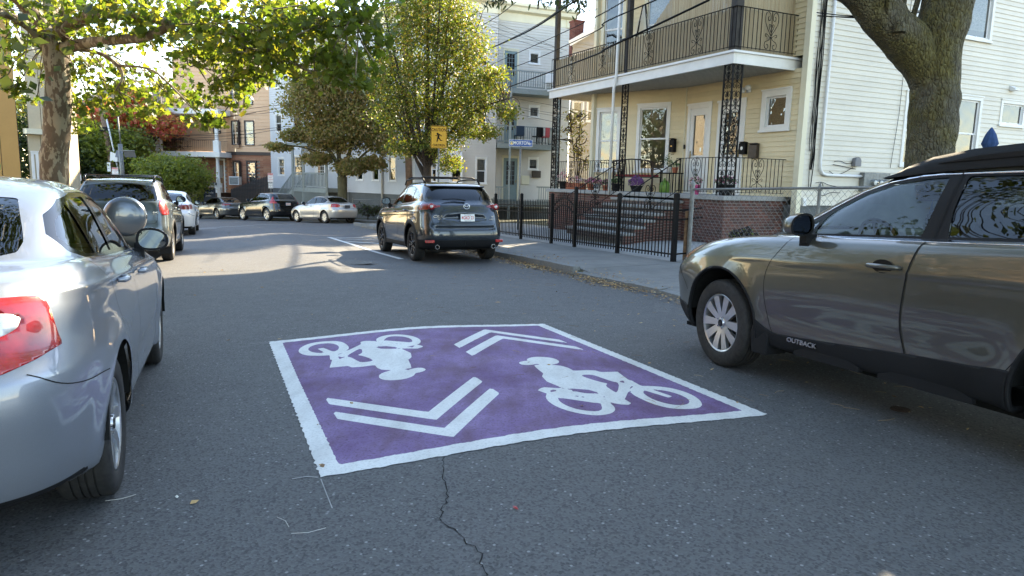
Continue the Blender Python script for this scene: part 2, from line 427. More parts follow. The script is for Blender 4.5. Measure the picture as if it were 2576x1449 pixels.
def seams(S, L, lines, parent, wd=.006, mat_=None, off=.0012, name='panel_gap'):
    """thin dark grooves along the shut lines; lines = (view, points); view side / front / rear / plan"""
    mb = MB()
    for view, ln in lines:
        a_, b_, c_ = {'side': (0,2,1), 'front': (1,2,0), 'rear': (1,2,0), 'plan': (0,1,2)}[view]
        pts = chaikin(ln, 2, False); seg = np.hypot(*np.diff(pts, axis=0).T); cum = np.concatenate([[0], np.cumsum(seg)])
        n = max(3, int(cum[-1] / .025)); u = np.linspace(0, cum[-1], n); pts = np.stack([np.interp(u, cum, pts[:, 0]), np.interp(u, cum, pts[:, 1])],1)
        nn = np.abs(S.N[:, c_]); ok = nn > .12
        if view == 'side': ok &= (S.V[:, 1] > .35)
        if view == 'front': ok &= (S.N[:, 0] < 0)
        if view == 'rear': ok &= (S.N[:, 0] > 0)
        if view == 'plan': ok &= (S.N[:, 2] > 0)
        idx = np.nonzero(ok)[0]; VV = S.V[idx]; out = []
        for q in pts:
            d = (VV[:, a_] - q[0]) ** 2 + (VV[:, b_] - q[1]) ** 2; j = idx[np.argmin(d)]; v, nrm = S.V[j], S.N[j]
            c = v[c_] - (nrm[a_] * (q[0] - v[a_]) + nrm[b_] * (q[1] - v[b_])) / nrm[c_]
            P = np.zeros(3); P[a_], P[b_], P[c_] = q[0], q[1], c; out.append((P, nrm))
        for sg in (1,-1):
            vs_ = []
            for k, (P, nrm) in enumerate(out):
                t = out[min(k + 1, n - 1)][0] - out[max(k - 1,0)][0]; cr = np.cross(nrm, t); cr /= np.linalg.norm(cr) + 1e-9
                for e in (-1,1):
                    Q = P + nrm * off + cr * (e * wd / 2); vs_.append((L / 2 - Q[0], Q[1] * sg, Q[2]))
            mb.add(vs_, [(2 * i, 2 * i + 1,2 * i + 3,2 * i + 2) for i in range(n - 1)])
    return mb.build(name, mat_ or M['gap_black'], parent, kind='stuff')
simple('gap_black', (.004,.004,.004),.9,0,.02,3)
# ---- fields
def side_poly(poly, ymin=.35, it=2):
    pl = chaikin(poly, it) if it else np.asarray(poly, float)
    return lambda s, y, z: np.minimum(poly_sdf(np.stack([s, z],1), pl), y - ymin)
def side_line(line, wd=.0035, ymin=.4, it=1):
    ln = chaikin(line, it, False) if it else line
    return lambda s, y, z: np.minimum(wd - line_dist(np.stack([s, z],1), ln),(y - ymin))
def end_poly(poly, rear, mid, it=2):
    pl = chaikin(poly, it) if it else np.asarray(poly, float)
    return lambda s, y, z: np.minimum(poly_sdf(np.stack([y, z],1), pl),(s - mid) * (1 if rear else -1))
def end_line(line, rear, mid, wd=.0035, it=1):
    ln = chaikin(line, it, False) if it else line
    return lambda s, y, z: np.minimum(wd - line_dist(np.stack([y, z],1), ln),(s - mid) * (1 if rear else -1))
def plan_line(line, zmin, wd=.0035, it=1):
    ln = chaikin(line, it, False) if it else line
    return lambda s, y, z: np.minimum(wd - line_dist(np.stack([s, y],1), ln), z - zmin)
def wheel_field(sw, zw, Rr, ymin=.5):
    return lambda s, y, z: np.minimum(Rr - np.hypot(s - sw, z - zw), y - ymin)
def grow(fn, d): return lambda s, y, z: fn(s, y, z) + d
def meet(*f): return lambda s, y, z: np.minimum.reduce([g(s, y, z) for g in f])
def above(z0): return lambda s, y, z: z - z0
def below(z0): return lambda s, y, z: z0 - z
# ---- wheels
def wheel(parent, loc, Rt, wd, Rr, style, sgn, steer=0.0, rim='alloy', near=True):
    """tyre > on a wheel: axis along y, outer face towards sgn*y"""
    wl = MB(); k = 40 if near else 24; h = wd / 2
    prof = [(Rr * .97, h * .80),(Rr * 1.02, h * .93),(Rr * 1.10, h * .99),(Rt * .90, h * 1.0),(Rt * .955, h * .93),(Rt * .985, h * .82),(Rt * .996, h * .70)]
    if near:
        for g in (.42,.12):
            prof += [(Rt, h * (g + .04)),(Rt * .976, h * (g + .03)),(Rt * .976, h * (g - .03)),(Rt, h * (g - .04))]
    full = prof + [(a, -b) for a, b in prof[::-1]]
    # direction so that faces look outward
    wl.lathe([(a, b * sgn) for a, b in full], k, axis='y')
    o = wl.build('wheel', M['tyre'], parent, loc=loc, auto=35)
    o.rotation_euler = (0,0, steer)
    r = MB(); ro = h * .86 * sgn
    # barrel
    r.lathe([(Rr * 1.01, ro),(Rr * .985, ro * 1.04),(Rr * .94, ro * .98),(Rr * .90, ro * .5),(Rr * .88,-ro)], k, axis='y')
    ns, wi, wo, dish, lug = style.get('n', 5), style['wi'], style['wo'], style.get('dish', .25), style.get('lug', 5)
    for i in range(ns):
        for tw in style.get('pair', (0,)):
            a0 = 2 * math.pi * i / ns + style.get('phase', 0); ai = a0 + tw * style.get('ti', .5); ao = a0 + tw * style.get('to', 1.0)
            def P(rad, ang, off, dep):
                return Vector((math.cos(ang) * rad - math.sin(ang) * off, dep * sgn, math.sin(ang) * rad + math.cos(ang) * off))
            ri, rm, rx = Rr * .20, Rr * .62, Rr * .955
            am = (ai + ao) / 2 + style.get('twist', 0)
            d0, d1, d2 = h * (.86 - dish * .5), h * (.86 - dish * .15), h * .84
            sec = [(ri, ai, wi, d0),(rm, am, (wi + wo) / 2, d1),(rx, ao, wo, d2)]
            vs_ = []
            for rad, an, ww, dp in sec:
                vs_ += [P(rad, an, -ww * Rr, dp), P(rad, an, ww * Rr, dp), P(rad, an, ww * Rr, dp - .028), P(rad, an, -ww * Rr, dp - .028)]
            fs_ = []
            for q in (0,4):
                fs_ += [(q, q + 1, q + 5, q + 4),(q + 1, q + 2, q + 6, q + 5),(q + 2, q + 3, q + 7, q + 6),(q + 3, q, q + 4, q + 7)]
            r.add(vs_, fs_ if sgn < 0 else [f_[::-1] for f_ in fs_])
    d0 = h * (.86 - dish * .45)
    r.lathe([(.001,(d0 + .012) * sgn),(Rr * .13,(d0 + .012) * sgn),(Rr * .16, d0 * sgn),(Rr * .26,(d0 - .004) * sgn),(Rr * .27,(d0 - .04) * sgn)],20, axis='y')
    rimo = r.build('rim', M[rim], o, auto=30)
    c = MB(); c.lathe([(.001,(d0 + .019) * sgn),(Rr * .115,(d0 + .017) * sgn),(Rr * .125,(d0 + .010) * sgn)],16, axis='y'); c.build('hub_cap', M['gloss_black'], o)
    b = MB(); b.lathe([(.001,-.01 * sgn),(Rr * .72,-.01 * sgn),(Rr * .72,-.03 * sgn)],24, axis='y'); b.lathe([(.001,-.045 * sgn),(Rr * .92,-.045 * sgn)],24, axis='y')
    b.build('brake_disc', M['brake'], o)
    if near:
        for i in range(lug):
            a = 2 * math.pi * (i + .5) / lug
            nb = MB(); nb.lathe([(.001,.012 * sgn),(.008,.012 * sgn),(.0095,.0), ],6, c=(math.cos(a) * Rr * .20, d0 * sgn, math.sin(a) * Rr * .20), axis='y'); nb.build('lug_nut', M['chrome'], o)
    return o
simple('brake', (.06,.055,.05),.5,.7,.3,20)
def arch_liner(mb, L, sw, zw, Rr, y0, y1, n=20):
    for sg in (1,-1):
        vs_ = []
        for i in range(n + 1):
            a = math.pi * (.03 + .94 * i / n); x = L / 2 - sw + math.cos(a) * Rr; z = zw + math.sin(a) * Rr
            vs_ += [(x, sg * y0, z),(x, sg * y1, z)]
        fs_ = [(2 * i, 2 * i + 1,2 * i + 3,2 * i + 2) for i in range(n)]
        c = len(vs_); vs_.append((L / 2 - sw, sg * y0, zw)); fs_ += [(c, 2 * i, 2 * i + 2) for i in range(n)]
        mb.add(vs_, fs_)
def seat(parent, x, y, zb=.34, s=1.0, mat_='interior'):
    b = MB(); b.cbox((x, y, zb + .08),(.48,.48,.18)); b.cbox((x - .26, y, zb + .42),(.13,.46,.56), M=Matrix.Rotation(R(-12),3, 'Y').to_4x4())
    b.cbox((x - .33, y, zb + .80),(.08,.24,.17), M=Matrix.Rotation(R(-8),3, 'Y').to_4x4())
    b.build('seat', M[mat_], parent, bevel=.04)
def mirror(parent, x, y, z, body, sgn=1, gl=True, sc=1.0, stalk='black_plastic'):
    b = MB(); pr = [(0,-.02),(.02,.075),(.08,.095),(.16,.085),(.215,.05),(.23,-.01),(.21,-.06),(.14,-.075),(.04,-.07)]
    pr = [tuple(q) for q in chaikin(pr, 2)]
    n = len(pr); secs = [(-.0,1.0),(.05,1.03),(.10,.86),(.125,.55),(.135,.12)]
    vs_ = []
    for dx, k in secs:
        for a, c in pr: vs_.append((x + dx * sc, y + sgn * (.115 + (a - .115) * k) * sc, z + (c * k) * sc))
    fs_ = [(i * n + j, i * n + (j + 1) % n, (i + 1) * n + (j + 1) % n, (i + 1) * n + j) for i in range(len(secs) - 1) for j in range(n)] + [tuple((len(secs) - 1) * n + j for j in range(n))]
    if sgn < 0: fs_ = [f_[::-1] for f_ in fs_]
    b.add(vs_, [f_[::-1] for f_ in fs_]); o = b.build('door_mirror', body, parent, smooth=True)
    g = MB(); vs_ = [(x + .006, y + sgn * (.115 + (a - .115) * .86) * sc, z + c * .84 * sc) for a, c in pr]
    g.add(vs_, [tuple(range(n)) if sgn > 0 else tuple(range(n - 1,-1,-1))]); g.build('mirror_glass', M['mirror'], o)
    e = MB(); e.add([(x - .004, y + sgn * (.115 + (a - .115) * k) * sc, z + c * k * sc) for k in (1.02,.86) for a, c in pr],[(j, (j + 1) % n, n + (j + 1) % n, n + j) for j in range(n)]); e.build('mirror_rim', M['black_plastic'], o)
    t = MB(); t.prism([(.0,0),(.10,0),(.085,.13),(.03,.13)],0,.05 * sc, M=Matrix(((1,0,0, x + .0),(0,0, sgn, y - sgn * .01),(0,1,0, z - .16 * sc),(0,0,0,1))))
    t.cbox((x + .05, y - sgn * .0, z - .10 * sc),(.07,.10,.07)); t.build('mirror_foot', M[stalk], o, bevel=.01)
    return o
n_ = N('mirror'); n_.col((.10,.115,.13)); n_.set(Metallic=1.0, Roughness=.03); M['mirror'] = n_.m
def handle(parent, x, y, z, mat_, sgn=1, ln=.19):
    b = MB(); b.tube([(x - ln / 2, y, z),(x - ln / 2 + .015, y + sgn * .028, z),(x, y + sgn * .036, z + .002),(x + ln / 2 - .02, y + sgn * .028, z),(x + ln / 2, y, z)],[.011,.014,.014,.014,.011],8)
    b.build('door_handle', mat_, parent, smooth=True)
def recess(parent, x, y, z, sgn=1):
    b = MB(); n = 14; b.add([(x, y + sgn * .002, z)] + [(x + .075 * math.cos(2 * math.pi * i / n), y + sgn * .0035, z + .042 * math.sin(2 * math.pi * i / n)) for i in range(n)],[(0, i + 1,(i + 1) % n + 1) if sgn < 0 else (0,(i + 1) % n + 1, i + 1) for i in range(n)])
    b.build('handle_recess', M['black_plastic'], parent)
def plate(parent, M4, txt, bg='white_sign', ink='red_sign', w_=.305, h_=.152):
    b = MB(); b.cbox((0,0,0),(w_, .004, h_)); o = b.build('licence_plate', M[bg], parent, bevel=.004); o.matrix_local = M4
    if txt: text_mesh('plate_number', txt, h_ * .62, M[ink], o, M=Matrix.Translation((0,-.003,-.003)), sx=.72, bold=.001)
    return o
def place_car(root, x, y, heading, h=0.0):
    """front axle centre point on the ground, heading clockwise from +Y; follows the slope of the street"""
    f_ = Vector((math.sin(heading), math.cos(heading),0)); e = .5
    f_.z = (gz(x + f_.x * e, y + f_.y * e) - gz(x - f_.x * e, y - f_.y * e)); f_.normalize()
    up = Vector((-(gz(x + e, y) - gz(x - e, y)),-(gz(x, y + e) - gz(x, y - e)),1)).normalized()
    lf = up.cross(f_).normalized(); up = f_.cross(lf)
    root.matrix_world = Matrix(((f_.x, lf.x, up.x, x),(f_.y, lf.y, up.y, y),(f_.z, lf.z, up.z, gz(x, y) + h),(0,0,0,1)))
# ================================================================ olive grey wagon, right foreground
def build_wagon():
    L = 4.82; fa, ra = .90,3.645; Rt = .358
    root = empty('parked_wagon', label='olive grey station wagon with black roof rack beside the painted purple panel', cat='car')
    rings = [
        dict(f=(.26,.265), w=.80, r=(4.60,.32), p=8),
        dict(f=(.04,.28), w=.875, r=(4.74,.36), z=[(1.4,.285),(3.3,.31)], sharp=.5),
        dict(f=(-.05,.40), w=.905, r=(4.80,.45), z=[(1.5,.40),(3.3,.42)]),
        dict(f=(-.10,.56), w=.915, r=(4.82,.60), z=[(1.5,.56),(3.3,.57)], p=7.5),
        dict(f=(-.09,.72), w=.925, r=(4.81,.78), z=[(1.2,.74),(3.3,.80)], p=8),
        dict(f=(-.02,.85), w=.92, r=(4.76,.98), z=[(.7,.89),(1.4,.93),(3.3,1.01)], p=6.5, sharp=.45),
        dict(f=(.08,.925), w=.885, r=(4.72,1.10), z=[(.7,.985),(1.4,1.045),(2.6,1.095),(4.0,1.14)], p=6, qf=2.8),
        dict(f=(.22,.965), w=.845, r=(4.70,1.14), z=[(.8,1.04),(1.4,1.085),(2.6,1.125),(4.0,1.17)], p=6, qf=2.6, sharp=.7, sub=6),
        dict(f=(.46,1.01), w=.815, r=(4.69,1.155), z=[(1.0,1.07),(1.45,1.10),(2.6,1.135),(4.0,1.18)], p=6, qf=2.7, sub=6),
        dict(f=(.84,1.055), w=.803, r=(4.67,1.17), z=[(1.4,1.10),(2.6,1.14),(4.0,1.185)], p=6, qf=2.8, sub=6),
        dict(f=(1.08,1.095), w=.797, r=(4.65,1.18), z=[(1.6,1.105),(2.6,1.145),(4.0,1.19)], p=6, qf=2.9, sharp=.9),
        dict(f=(1.35,1.24), w=.755, r=(4.60,1.27), z=[(1.9,1.25),(3,1.27)], p=6, qf=3.0),
        dict(f=(1.68,1.40), w=.685, r=(4.50,1.42), z=[(2.3,1.43),(3,1.45)], p=6, qf=3.0),
        dict(f=(1.95,1.49), w=.632, r=(4.38,1.53), z=[(2.4,1.525),(3.0,1.535),(3.8,1.53)], p=6, qf=3.0),
        dict(f=(2.04,1.515), w=.59, r=(4.33,1.555), z=[(2.5,1.555),(3.0,1.57),(3.8,1.565)], p=6, qf=3),
        dict(f=(2.18,1.54), w=.42, r=(4.25,1.575), z=[(2.6,1.585),(3.2,1.60),(3.8,1.59)], p=6),
        dict(f=(2.4,1.57), w=.01, r=(4.1,1.58), z=[(3.0,1.61)], p=6)]
    S = Shell(rings, 260,8)
    # fender swell over the wheels and the scalloped lower door
    def swell(s, y, z):
        o = np.zeros_like(s)
        for a in (fa, ra):
            d = np.hypot(s - a, z - .36); o += .022 * np.exp(-((d - .40) / .10) ** 2) * (z < 1.0) * (y > .5)
        o -= .016 * np.exp(-((z - .50) / .10) ** 2) * np.clip(1 - np.abs(s - 2.3) / 1.0,0,1) ** .5 * (y > .5)
        o += .007 * np.exp(-((z - (.925 + .02 * (s - 1.5))) / .012) ** 2) * (y > .6) * (s > 1.0) * (s < 4.3)
        return o
    S.bulge(swell)
    S.cut(wheel_field(fa, .375,.435), 'hole'); S.cut(wheel_field(ra, .375,.435), 'hole')
    for a, k_ in ((fa, 'f'),(ra, 'r')): S.cut(wheel_field(a, .375,.452), 'arch_' + k_)
    # lower cladding and bumper
    cl = chaikin([(-.5,.45),(.10,.47),(.35,.46),(.44,.44),(1.32,.48),(1.40,.43),(1.52,.385),(1.8,.40),(2.6,.465),(3.0,.485),(3.2,.51),(4.1,.51),(5.4,.55)],1, False)
    S.cut(lambda s, y, z: np.interp(s, cl[:, 0], cl[:, 1]) - z, 'cladding')
    S.cut(end_poly([(-1,.40),(.62,.40),(.70,.60),(.60,.70),(-1,.70)], False, .6,1), 'grille')
    # lamps
    S.cut(side_poly([(-.12,.74),(-.08,.80),(.02,.905),(.30,.965),(.54,.985),(.46,.925),(.32,.84),(.16,.765),(.0,.72)],.40,1), 'headlight')
    S.cut(side_poly([(.22,.86),(.36,.94),(.54,.978),(.42,.885),(.31,.835)],.40,1), 'amber', ('headlight',))
    S.cut(meet(end_poly([(.4,.98),(1.2,.95),(1.2,.78),(.45,.80)], True, 4.4,1)), 'tail_lamp')
    # glass: windscreen, rear, sides
    ws = [(-1,1.105),(.62,1.115),(.71,1.13),(.665,1.25),(.61,1.38),(.56,1.47),(-1,1.50)]
    S.cut(meet(end_poly(ws, False, 2.45,0), side_poly([(0,0),(1.30,1.06),(1.66,1.30),(1.98,1.45),(2.3,1.52),(2.4,2),(0,2)],-1,0)), 'windscreen')
    rw = [(-1,1.17),(.60,1.17),(.66,1.2),(.55,1.50),(-1,1.51)]
    S.cut(end_poly(rw, True, 4.2,1), 'rear_window')
    top = [(1.60,1.115),(1.66,1.16),(2.02,1.355),(2.20,1.425),(2.42,1.475),(2.54,1.488)]
    fw = [(1.70,1.130),(2.555,1.155),(2.575,1.30),(2.60,1.503),(2.45,1.495),(2.22,1.465),(2.02,1.405),(1.84,1.315),(1.755,1.262)]
    qw = [(1.47,1.122),(1.665,1.129),(1.715,1.237),(1.60,1.180)]
    bw = [(2.72,1.16),(3.52,1.185),(3.53,1.30),(3.50,1.488),(3.1,1.505),(2.715,1.507),(2.70,1.30)]
    cw = [(3.62,1.19),(4.30,1.22),(4.22,1.33),(4.02,1.45),(3.60,1.485),(3.62,1.30)]
    allw = [(1.40,1.108),(2.6,1.138),(3.6,1.168),(4.42,1.20),(4.33,1.33),(4.10,1.46),(3.8,1.50),(3.1,1.519),(2.55,1.516),(2.40,1.507),(2.18,1.475),(1.99,1.418),(1.62,1.225)]
    for w_ in (fw, bw, cw, qw): S.cut(side_poly(w_, .45,0), 'glass_tmp')
    S.cut(side_poly(allw, .45,0), 'seal'); S.cut(grow(side_poly(allw, .45,0),.014), 'chrome_strip')
    S.cut(lambda s, y, z: np.minimum(np.minimum(z - 1.0,.18), s - 2.62), 'rear_glass_pane', ('glass_tmp',))
    FD = [(1.62,1.12),(1.56,1.03),(1.43,.87),(1.405,.70),(1.45,.50),(1.50,.39),(1.9,.405),(2.60,.465),(2.565,.55),(2.56,.70),(2.59,.96),(2.635,1.14)]
    RD = [(2.635,1.14),(2.59,.96),(2.56,.70),(2.565,.55),(2.60,.455),(3.15,.48),(3.28,.62),(3.48,.80),(3.68,.98),(3.70,1.16)]
    # doors as parts
    S.cut(meet(side_poly(FD, .5,0)), 'front_door')
    S.cut(meet(side_poly(RD, .5,0)), 'rear_door')
    P_ = paint('olive_paint', (.10,.097,.078),.6,.33)
    S.part('body', 'body', P_, root, L); 
    seams(S, L, [('side', [(1.62,1.12),(1.56,1.03),(1.43,.87),(1.405,.70),(1.45,.50),(1.52,.36)]),('side', [(1.5,.385),(1.9,.408),(2.60,.465),(3.12,.49)]),
        ('side', [(3.70,1.5),(3.70,1.16),(3.68,.98),(3.48,.80),(3.28,.62),(3.15,.45)]),('side', [(.16,.775),(.26,.73),(.36,.65),(.42,.58)]),
        ('plan', [(.30,0),(.33,.5),(.44,.68),(.70,.77),(1.15,.79),(1.32,.78)])], root, .005)
    seams(S, L, [('side', [(2.672,1.53),(2.655,1.30),(2.635,1.14),(2.59,.96),(2.56,.70),(2.565,.55),(2.62,.40)])], root, .009, off=.0045)
    fd = {}; 
    for sg in (1,-1):
        fd[sg] = S.part('front_door', 'front_door', P_, root, L, side=sg); rd = S.part('rear_door', 'rear_door', P_, root, L, side=sg)
        yh = .925 * sg
        handle(fd[sg], L / 2 - 2.43, yh, .968, P_, sg, .23); recess(fd[sg], L / 2 - 2.42, yh, .968, sg)
        handle(rd, L / 2 - 3.38, yh, 1.0, P_, sg, .23); recess(rd, L / 2 - 3.35, yh, 1.0, sg)
        S.part('glass_tmp', 'side_window', M['car_glass'], fd[sg], L, -.010, sg); S.part('rear_glass_pane', 'side_window', M['car_glass_dark'], rd, L, -.010, sg)
        S.part('headlight', 'headlight', M['lamp_clear'], root, L, .002, sg)
        hl = S.part('headlight', 'lamp_reflector', M['headlamp_in'], root, L, -.03, sg)
        S.part('tail_lamp', 'tail_lamp', M['lamp_red'], root, L, .003, sg); S.part('amber', 'indicator_lamp', M['lamp_amber'], hl, L, .003, sg)
        for k_ in 'fr': S.part('arch_' + k_, 'wheel_arch_trim', M['cladding'], root, L, .004, sg, thick=.03)
    S.part('cladding', 'cladding', M['cladding'], root, L, .006, thick=.02)
    S.part('grille', 'grille', M['black_plastic'], root, L, -.01)
    S.part('seal', 'window_seal', M['black_plastic'], root, L, -.003); S.part('chrome_strip', 'chrome_strip', M['chrome'], root, L, .003, thick=.01)
    S.part('windscreen', 'windscreen', M['car_glass'], root, L, -.003); S.part('rear_window', 'rear_window', M['car_glass_dark'], root, L, -.003)
    ln = MB(); arch_liner(ln, L, fa, .375,.445,.45,.895); arch_liner(ln, L, ra, .375,.445,.45,.895); ln.box(L / 2 - 4.6, L / 2 - .3,-.78,.78,.24,.27)
    ln.build('underbody', M['interior'], root)
    # moulding ribs under the doors
    for sg in (1,-1):
        for a, b in ((1.72,2.28),(2.42,3.02)):
            rb = MB(); rb.prism([(L / 2 - a, .305),(L / 2 - a - .1,.335),(L / 2 - b + .1,.335),(L / 2 - b, .305),(L / 2 - b, .275),(L / 2 - a, .275)][::-1],.865,.896, M=Matrix(((1,0,0,0),(0,0, sg, 0),(0,1,0,0),(0,0,0,1)))); rb.build('sill_moulding', M['cladding'], root, bevel=.01)
    for sg in (1,-1): mf = MB(); mf.prism([(L / 2 - 1.335,.50),(L / 2 - 1.38,.50),(L / 2 - 1.47,.36),(L / 2 - 1.46,.21),(L / 2 - 1.30,.205),(L / 2 - 1.28,.36)][::1],.72,.91, M=Matrix(((1,0,0,0),(0,0, sg, 0),(0,1,0,0),(0,0,0,1)))); mf.build('mud_flap', M['cladding'], root, bevel=.008)
    sty = dict(n=5, wi=.10, wo=.155, pair=(-1,1), ti=.30, to=.335, dish=.30, phase=.30)
    for s_, st_ in ((fa, R(-4)),(ra, 0)):
        for sg in (1,-1): wheel(root, (L / 2 - s_, sg * .79,.358), Rt, .225,.238, sty, sg, st_ if s_ == fa else 0)
    # roof rails: tall black shells with a crossbar recess
    for sg in (1,-1):
        xs = [2.12,2.28,2.45,2.7,3.0,3.4,3.8,4.15,4.35]; top = [1.50,1.575,1.627,1.662,1.678,1.68,1.665,1.62,1.555]; bot = [1.515,1.525,1.54,1.555,1.565,1.57,1.565,1.555,1.54]
        r_ = MB(); v = []
        for a, t, b_ in zip(xs, top, bot):
            x = L / 2 - a; v += [(x, sg * .635, b_ - .01),(x, sg * .632,(t + b_) / 2),(x, sg * .605, t),(x, sg * .56, t),(x, sg * .545, b_)]
        f_ = [(5 * i + j, 5 * i + j + 1,5 * i + j + 6,5 * i + j + 5) for i in range(len(xs) - 1) for j in range(4)]
        if sg > 0: f_ = [q[::-1] for q in f_]
        o = r_.add(v, f_).build('roof_rail', M['cladding'], root, smooth=True)
        q = MB(); q.prism([(L / 2 - 2.50,1.585),(L / 2 - 2.75,1.622),(L / 2 - 3.15,1.645),(L / 2 - 3.2,1.615),(L / 2 - 2.9,1.60)],.628,.640, M=Matrix(((1,0,0,0),(0,0, sg, 0),(0,1,0,0),(0,0,0,1))))
        q.build('crossbar_recess', M['black_plastic'], o, bevel=.004)
        mo = mirror(fd[sg], L / 2 - 1.80, sg * .86,1.185, P_, sg, sc=.92)
    # cabin
    cb = empty('cabin'); cb.parent = root
    d = MB(); d.prism([(.98,.62),(.98,1.07),(.72,1.14),(.48,1.13),(.40,1.04),(.45,.62)],-.70,.70, M=Matrix(((1,0,0,.30),(0,0,-1,0),(0,1,0,0),(0,0,0,1)))); d.build('dashboard', M['interior_grey'], cb, bevel=.02)
    sw = MB(); Mx = Matrix.Translation((L / 2 - 1.92,.36,1.06)) @ Matrix.Rotation(R(-64),4, 'Y')
    cir = [Mx @ Vector((.185 * math.cos(a),.185 * math.sin(a),0)) for a in np.linspace(0,2 * math.pi, 33)]
    sw.tube(cir, .016,8, cap=False)
    for a in (0.0,1.57,3.14): sw.bar(Mx @ Vector((0,0,-.02)), Mx @ Vector((.18 * math.sin(a + 1.57),.18 * math.cos(a + 1.57),0)),.035,.015)
    sw.cbox(Mx @ Vector((0,0,-.02)),(.06,.11,.10)); sw.build('steering_wheel', M['interior'], cb, smooth=False)
    for y in (.36,-.36): seat(cb, L / 2 - 2.60, y, .42)
    seat(cb, L / 2 - 3.45,.36,.45); seat(cb, L / 2 - 3.45,-.36,.45)
    rm = MB(); rm.cbox((L / 2 - 1.98,0,1.40),(.03,.25,.075)); rm.bar((L / 2 - 1.97,0,1.43),(L / 2 - 1.93,0,1.50),.03); rm.build('rear_view_mirror', M['gloss_black'], cb, bevel=.02)
    hg = MB(); hg.bar((L / 2 - 2.0,.0,1.37),(L / 2 - 2.0,.0,1.28),.004)
    hg.prism([(-.022,-.05),(.022,-.03),(.004,.06)],-.002,.002, M=Matrix.Translation((L / 2 - 2.0,0,1.30)) @ Matrix.Rotation(R(90),4, 'X')); hg.build('air_freshener', M['blue_cloth'], cb)
    fl = MB()
    for i in range(8):
        a = i * math.pi / 4; fl.lathe([(.001,-.006),(.017,-.004),(.017,.004),(.001,.006)],10, c=(L / 2 - 2.0 + .0,.035 * math.cos(a),1.235 + .035 * math.sin(a)), axis='x')
    fl.build('hanging_flower', M['interior'], cb)
    hl_ = MB(); hl_.box(L / 2 - 4.3, L / 2 - 2.3,-.56,.56,1.50,1.51); hl_.build('headlining', M['interior_grey'], cb)
    for sg in (1,-1):
        text_mesh('badge', 'OUTBACK', .046, M['alloy'], fd[sg], M=Matrix.Translation((L / 2 - 1.80, sg * .912,.372)) @ (Matrix.Rotation(R(180),4, 'Z') if sg > 0 else Matrix.Identity(4)), sx=1.25, ext=.004)
    return root, L, fa
simple('cladding', (.011,.012,.014),.65,0,.18,4,.1,250, spec=.22); simple('headlamp_in', (.62,.60,.55),.3,.1,.5,60)
wagon, WL, wfa = build_wagon()
def front_ref(x, y, head, half, sg):
    """from the ground point under the outer face of a front wheel to the axle centre"""
    n = Vector((math.cos(head),-math.sin(head))) * (half * sg); return x + n.x, y + n.y
def set_car(root, L, fa, x, y, head):
    f_ = Vector((math.sin(head), math.cos(head))); d = L / 2 - fa
    place_car(root, x - f_.x * d, y - f_.y * d, head)
_x, _y = front_ref(1.70,5.62, R(-22),.90,1); set_car(wagon, WL, wfa, _x, _y, R(-22))
# ================================================================ sedans and sport utility cars
XZ = lambda sg: Matrix(((1,0,0,0),(0,0, sg, 0),(0,1,0,0),(0,0,0,1)))
SEDAN = [((.25,.20),.78,(4.34,.235),[(1.4,.22),(3.3,.24)],8,0),((.08,.22),.845,(4.43,.285),[(1.4,.25),(3.3,.28)],8,.5),
    ((.0,.42),.865,(4.50,.50),[(1.4,.42),(3.3,.43)],8,0),((.0,.57),.878,(4.52,.64),[(1.3,.58),(3.3,.60)],7.5,0),
    ((.05,.66),.878,(4.51,.715),[(1.0,.68),(3.3,.72)],7,.35),((.10,.71),.868,(4.44,.80),[(.8,.76),(2.3,.80),(3.6,.83)],6.5,.2),
    ((.20,.76),.85,(4.39,.98),[(.9,.83),(2.3,.89),(3.6,.965)],6,.35),((.35,.80),.81,(4.34,1.03),[(1.0,.89),(1.9,.945),(3.3,1.01),(3.8,1.035)],6,.3),
    ((.62,.865),.785,(4.24,1.052),[(1.2,.93),(1.9,.965),(3.3,1.035),(3.8,1.06)],6,0),((.92,.925),.772,(4.10,1.066),[(1.4,.955),(1.9,.975),(3.3,1.045),(3.8,1.07)],6,0),
    ((1.12,.955),.765,(3.94,1.08),[(1.6,.97),(1.9,.985),(3.3,1.055)],6,.85),((1.50,1.13),.712,(3.76,1.17),[(2.4,1.15),(3.2,1.17)],5.5,0),
    ((1.86,1.265),.655,(3.55,1.275),[(2.4,1.285),(3.0,1.285)],5.5,0),((2.12,1.335),.60,(3.36,1.345),[(2.6,1.362),(3.0,1.362)],5.5,.15),
    ((2.24,1.365),.545,(3.28,1.372),[(2.7,1.395)],5,0),((2.38,1.39),.38,(3.2,1.40),[(2.8,1.42)],5,0),((2.55,1.41),.01,(3.05,1.42),[(2.8,1.434)],5,0)]
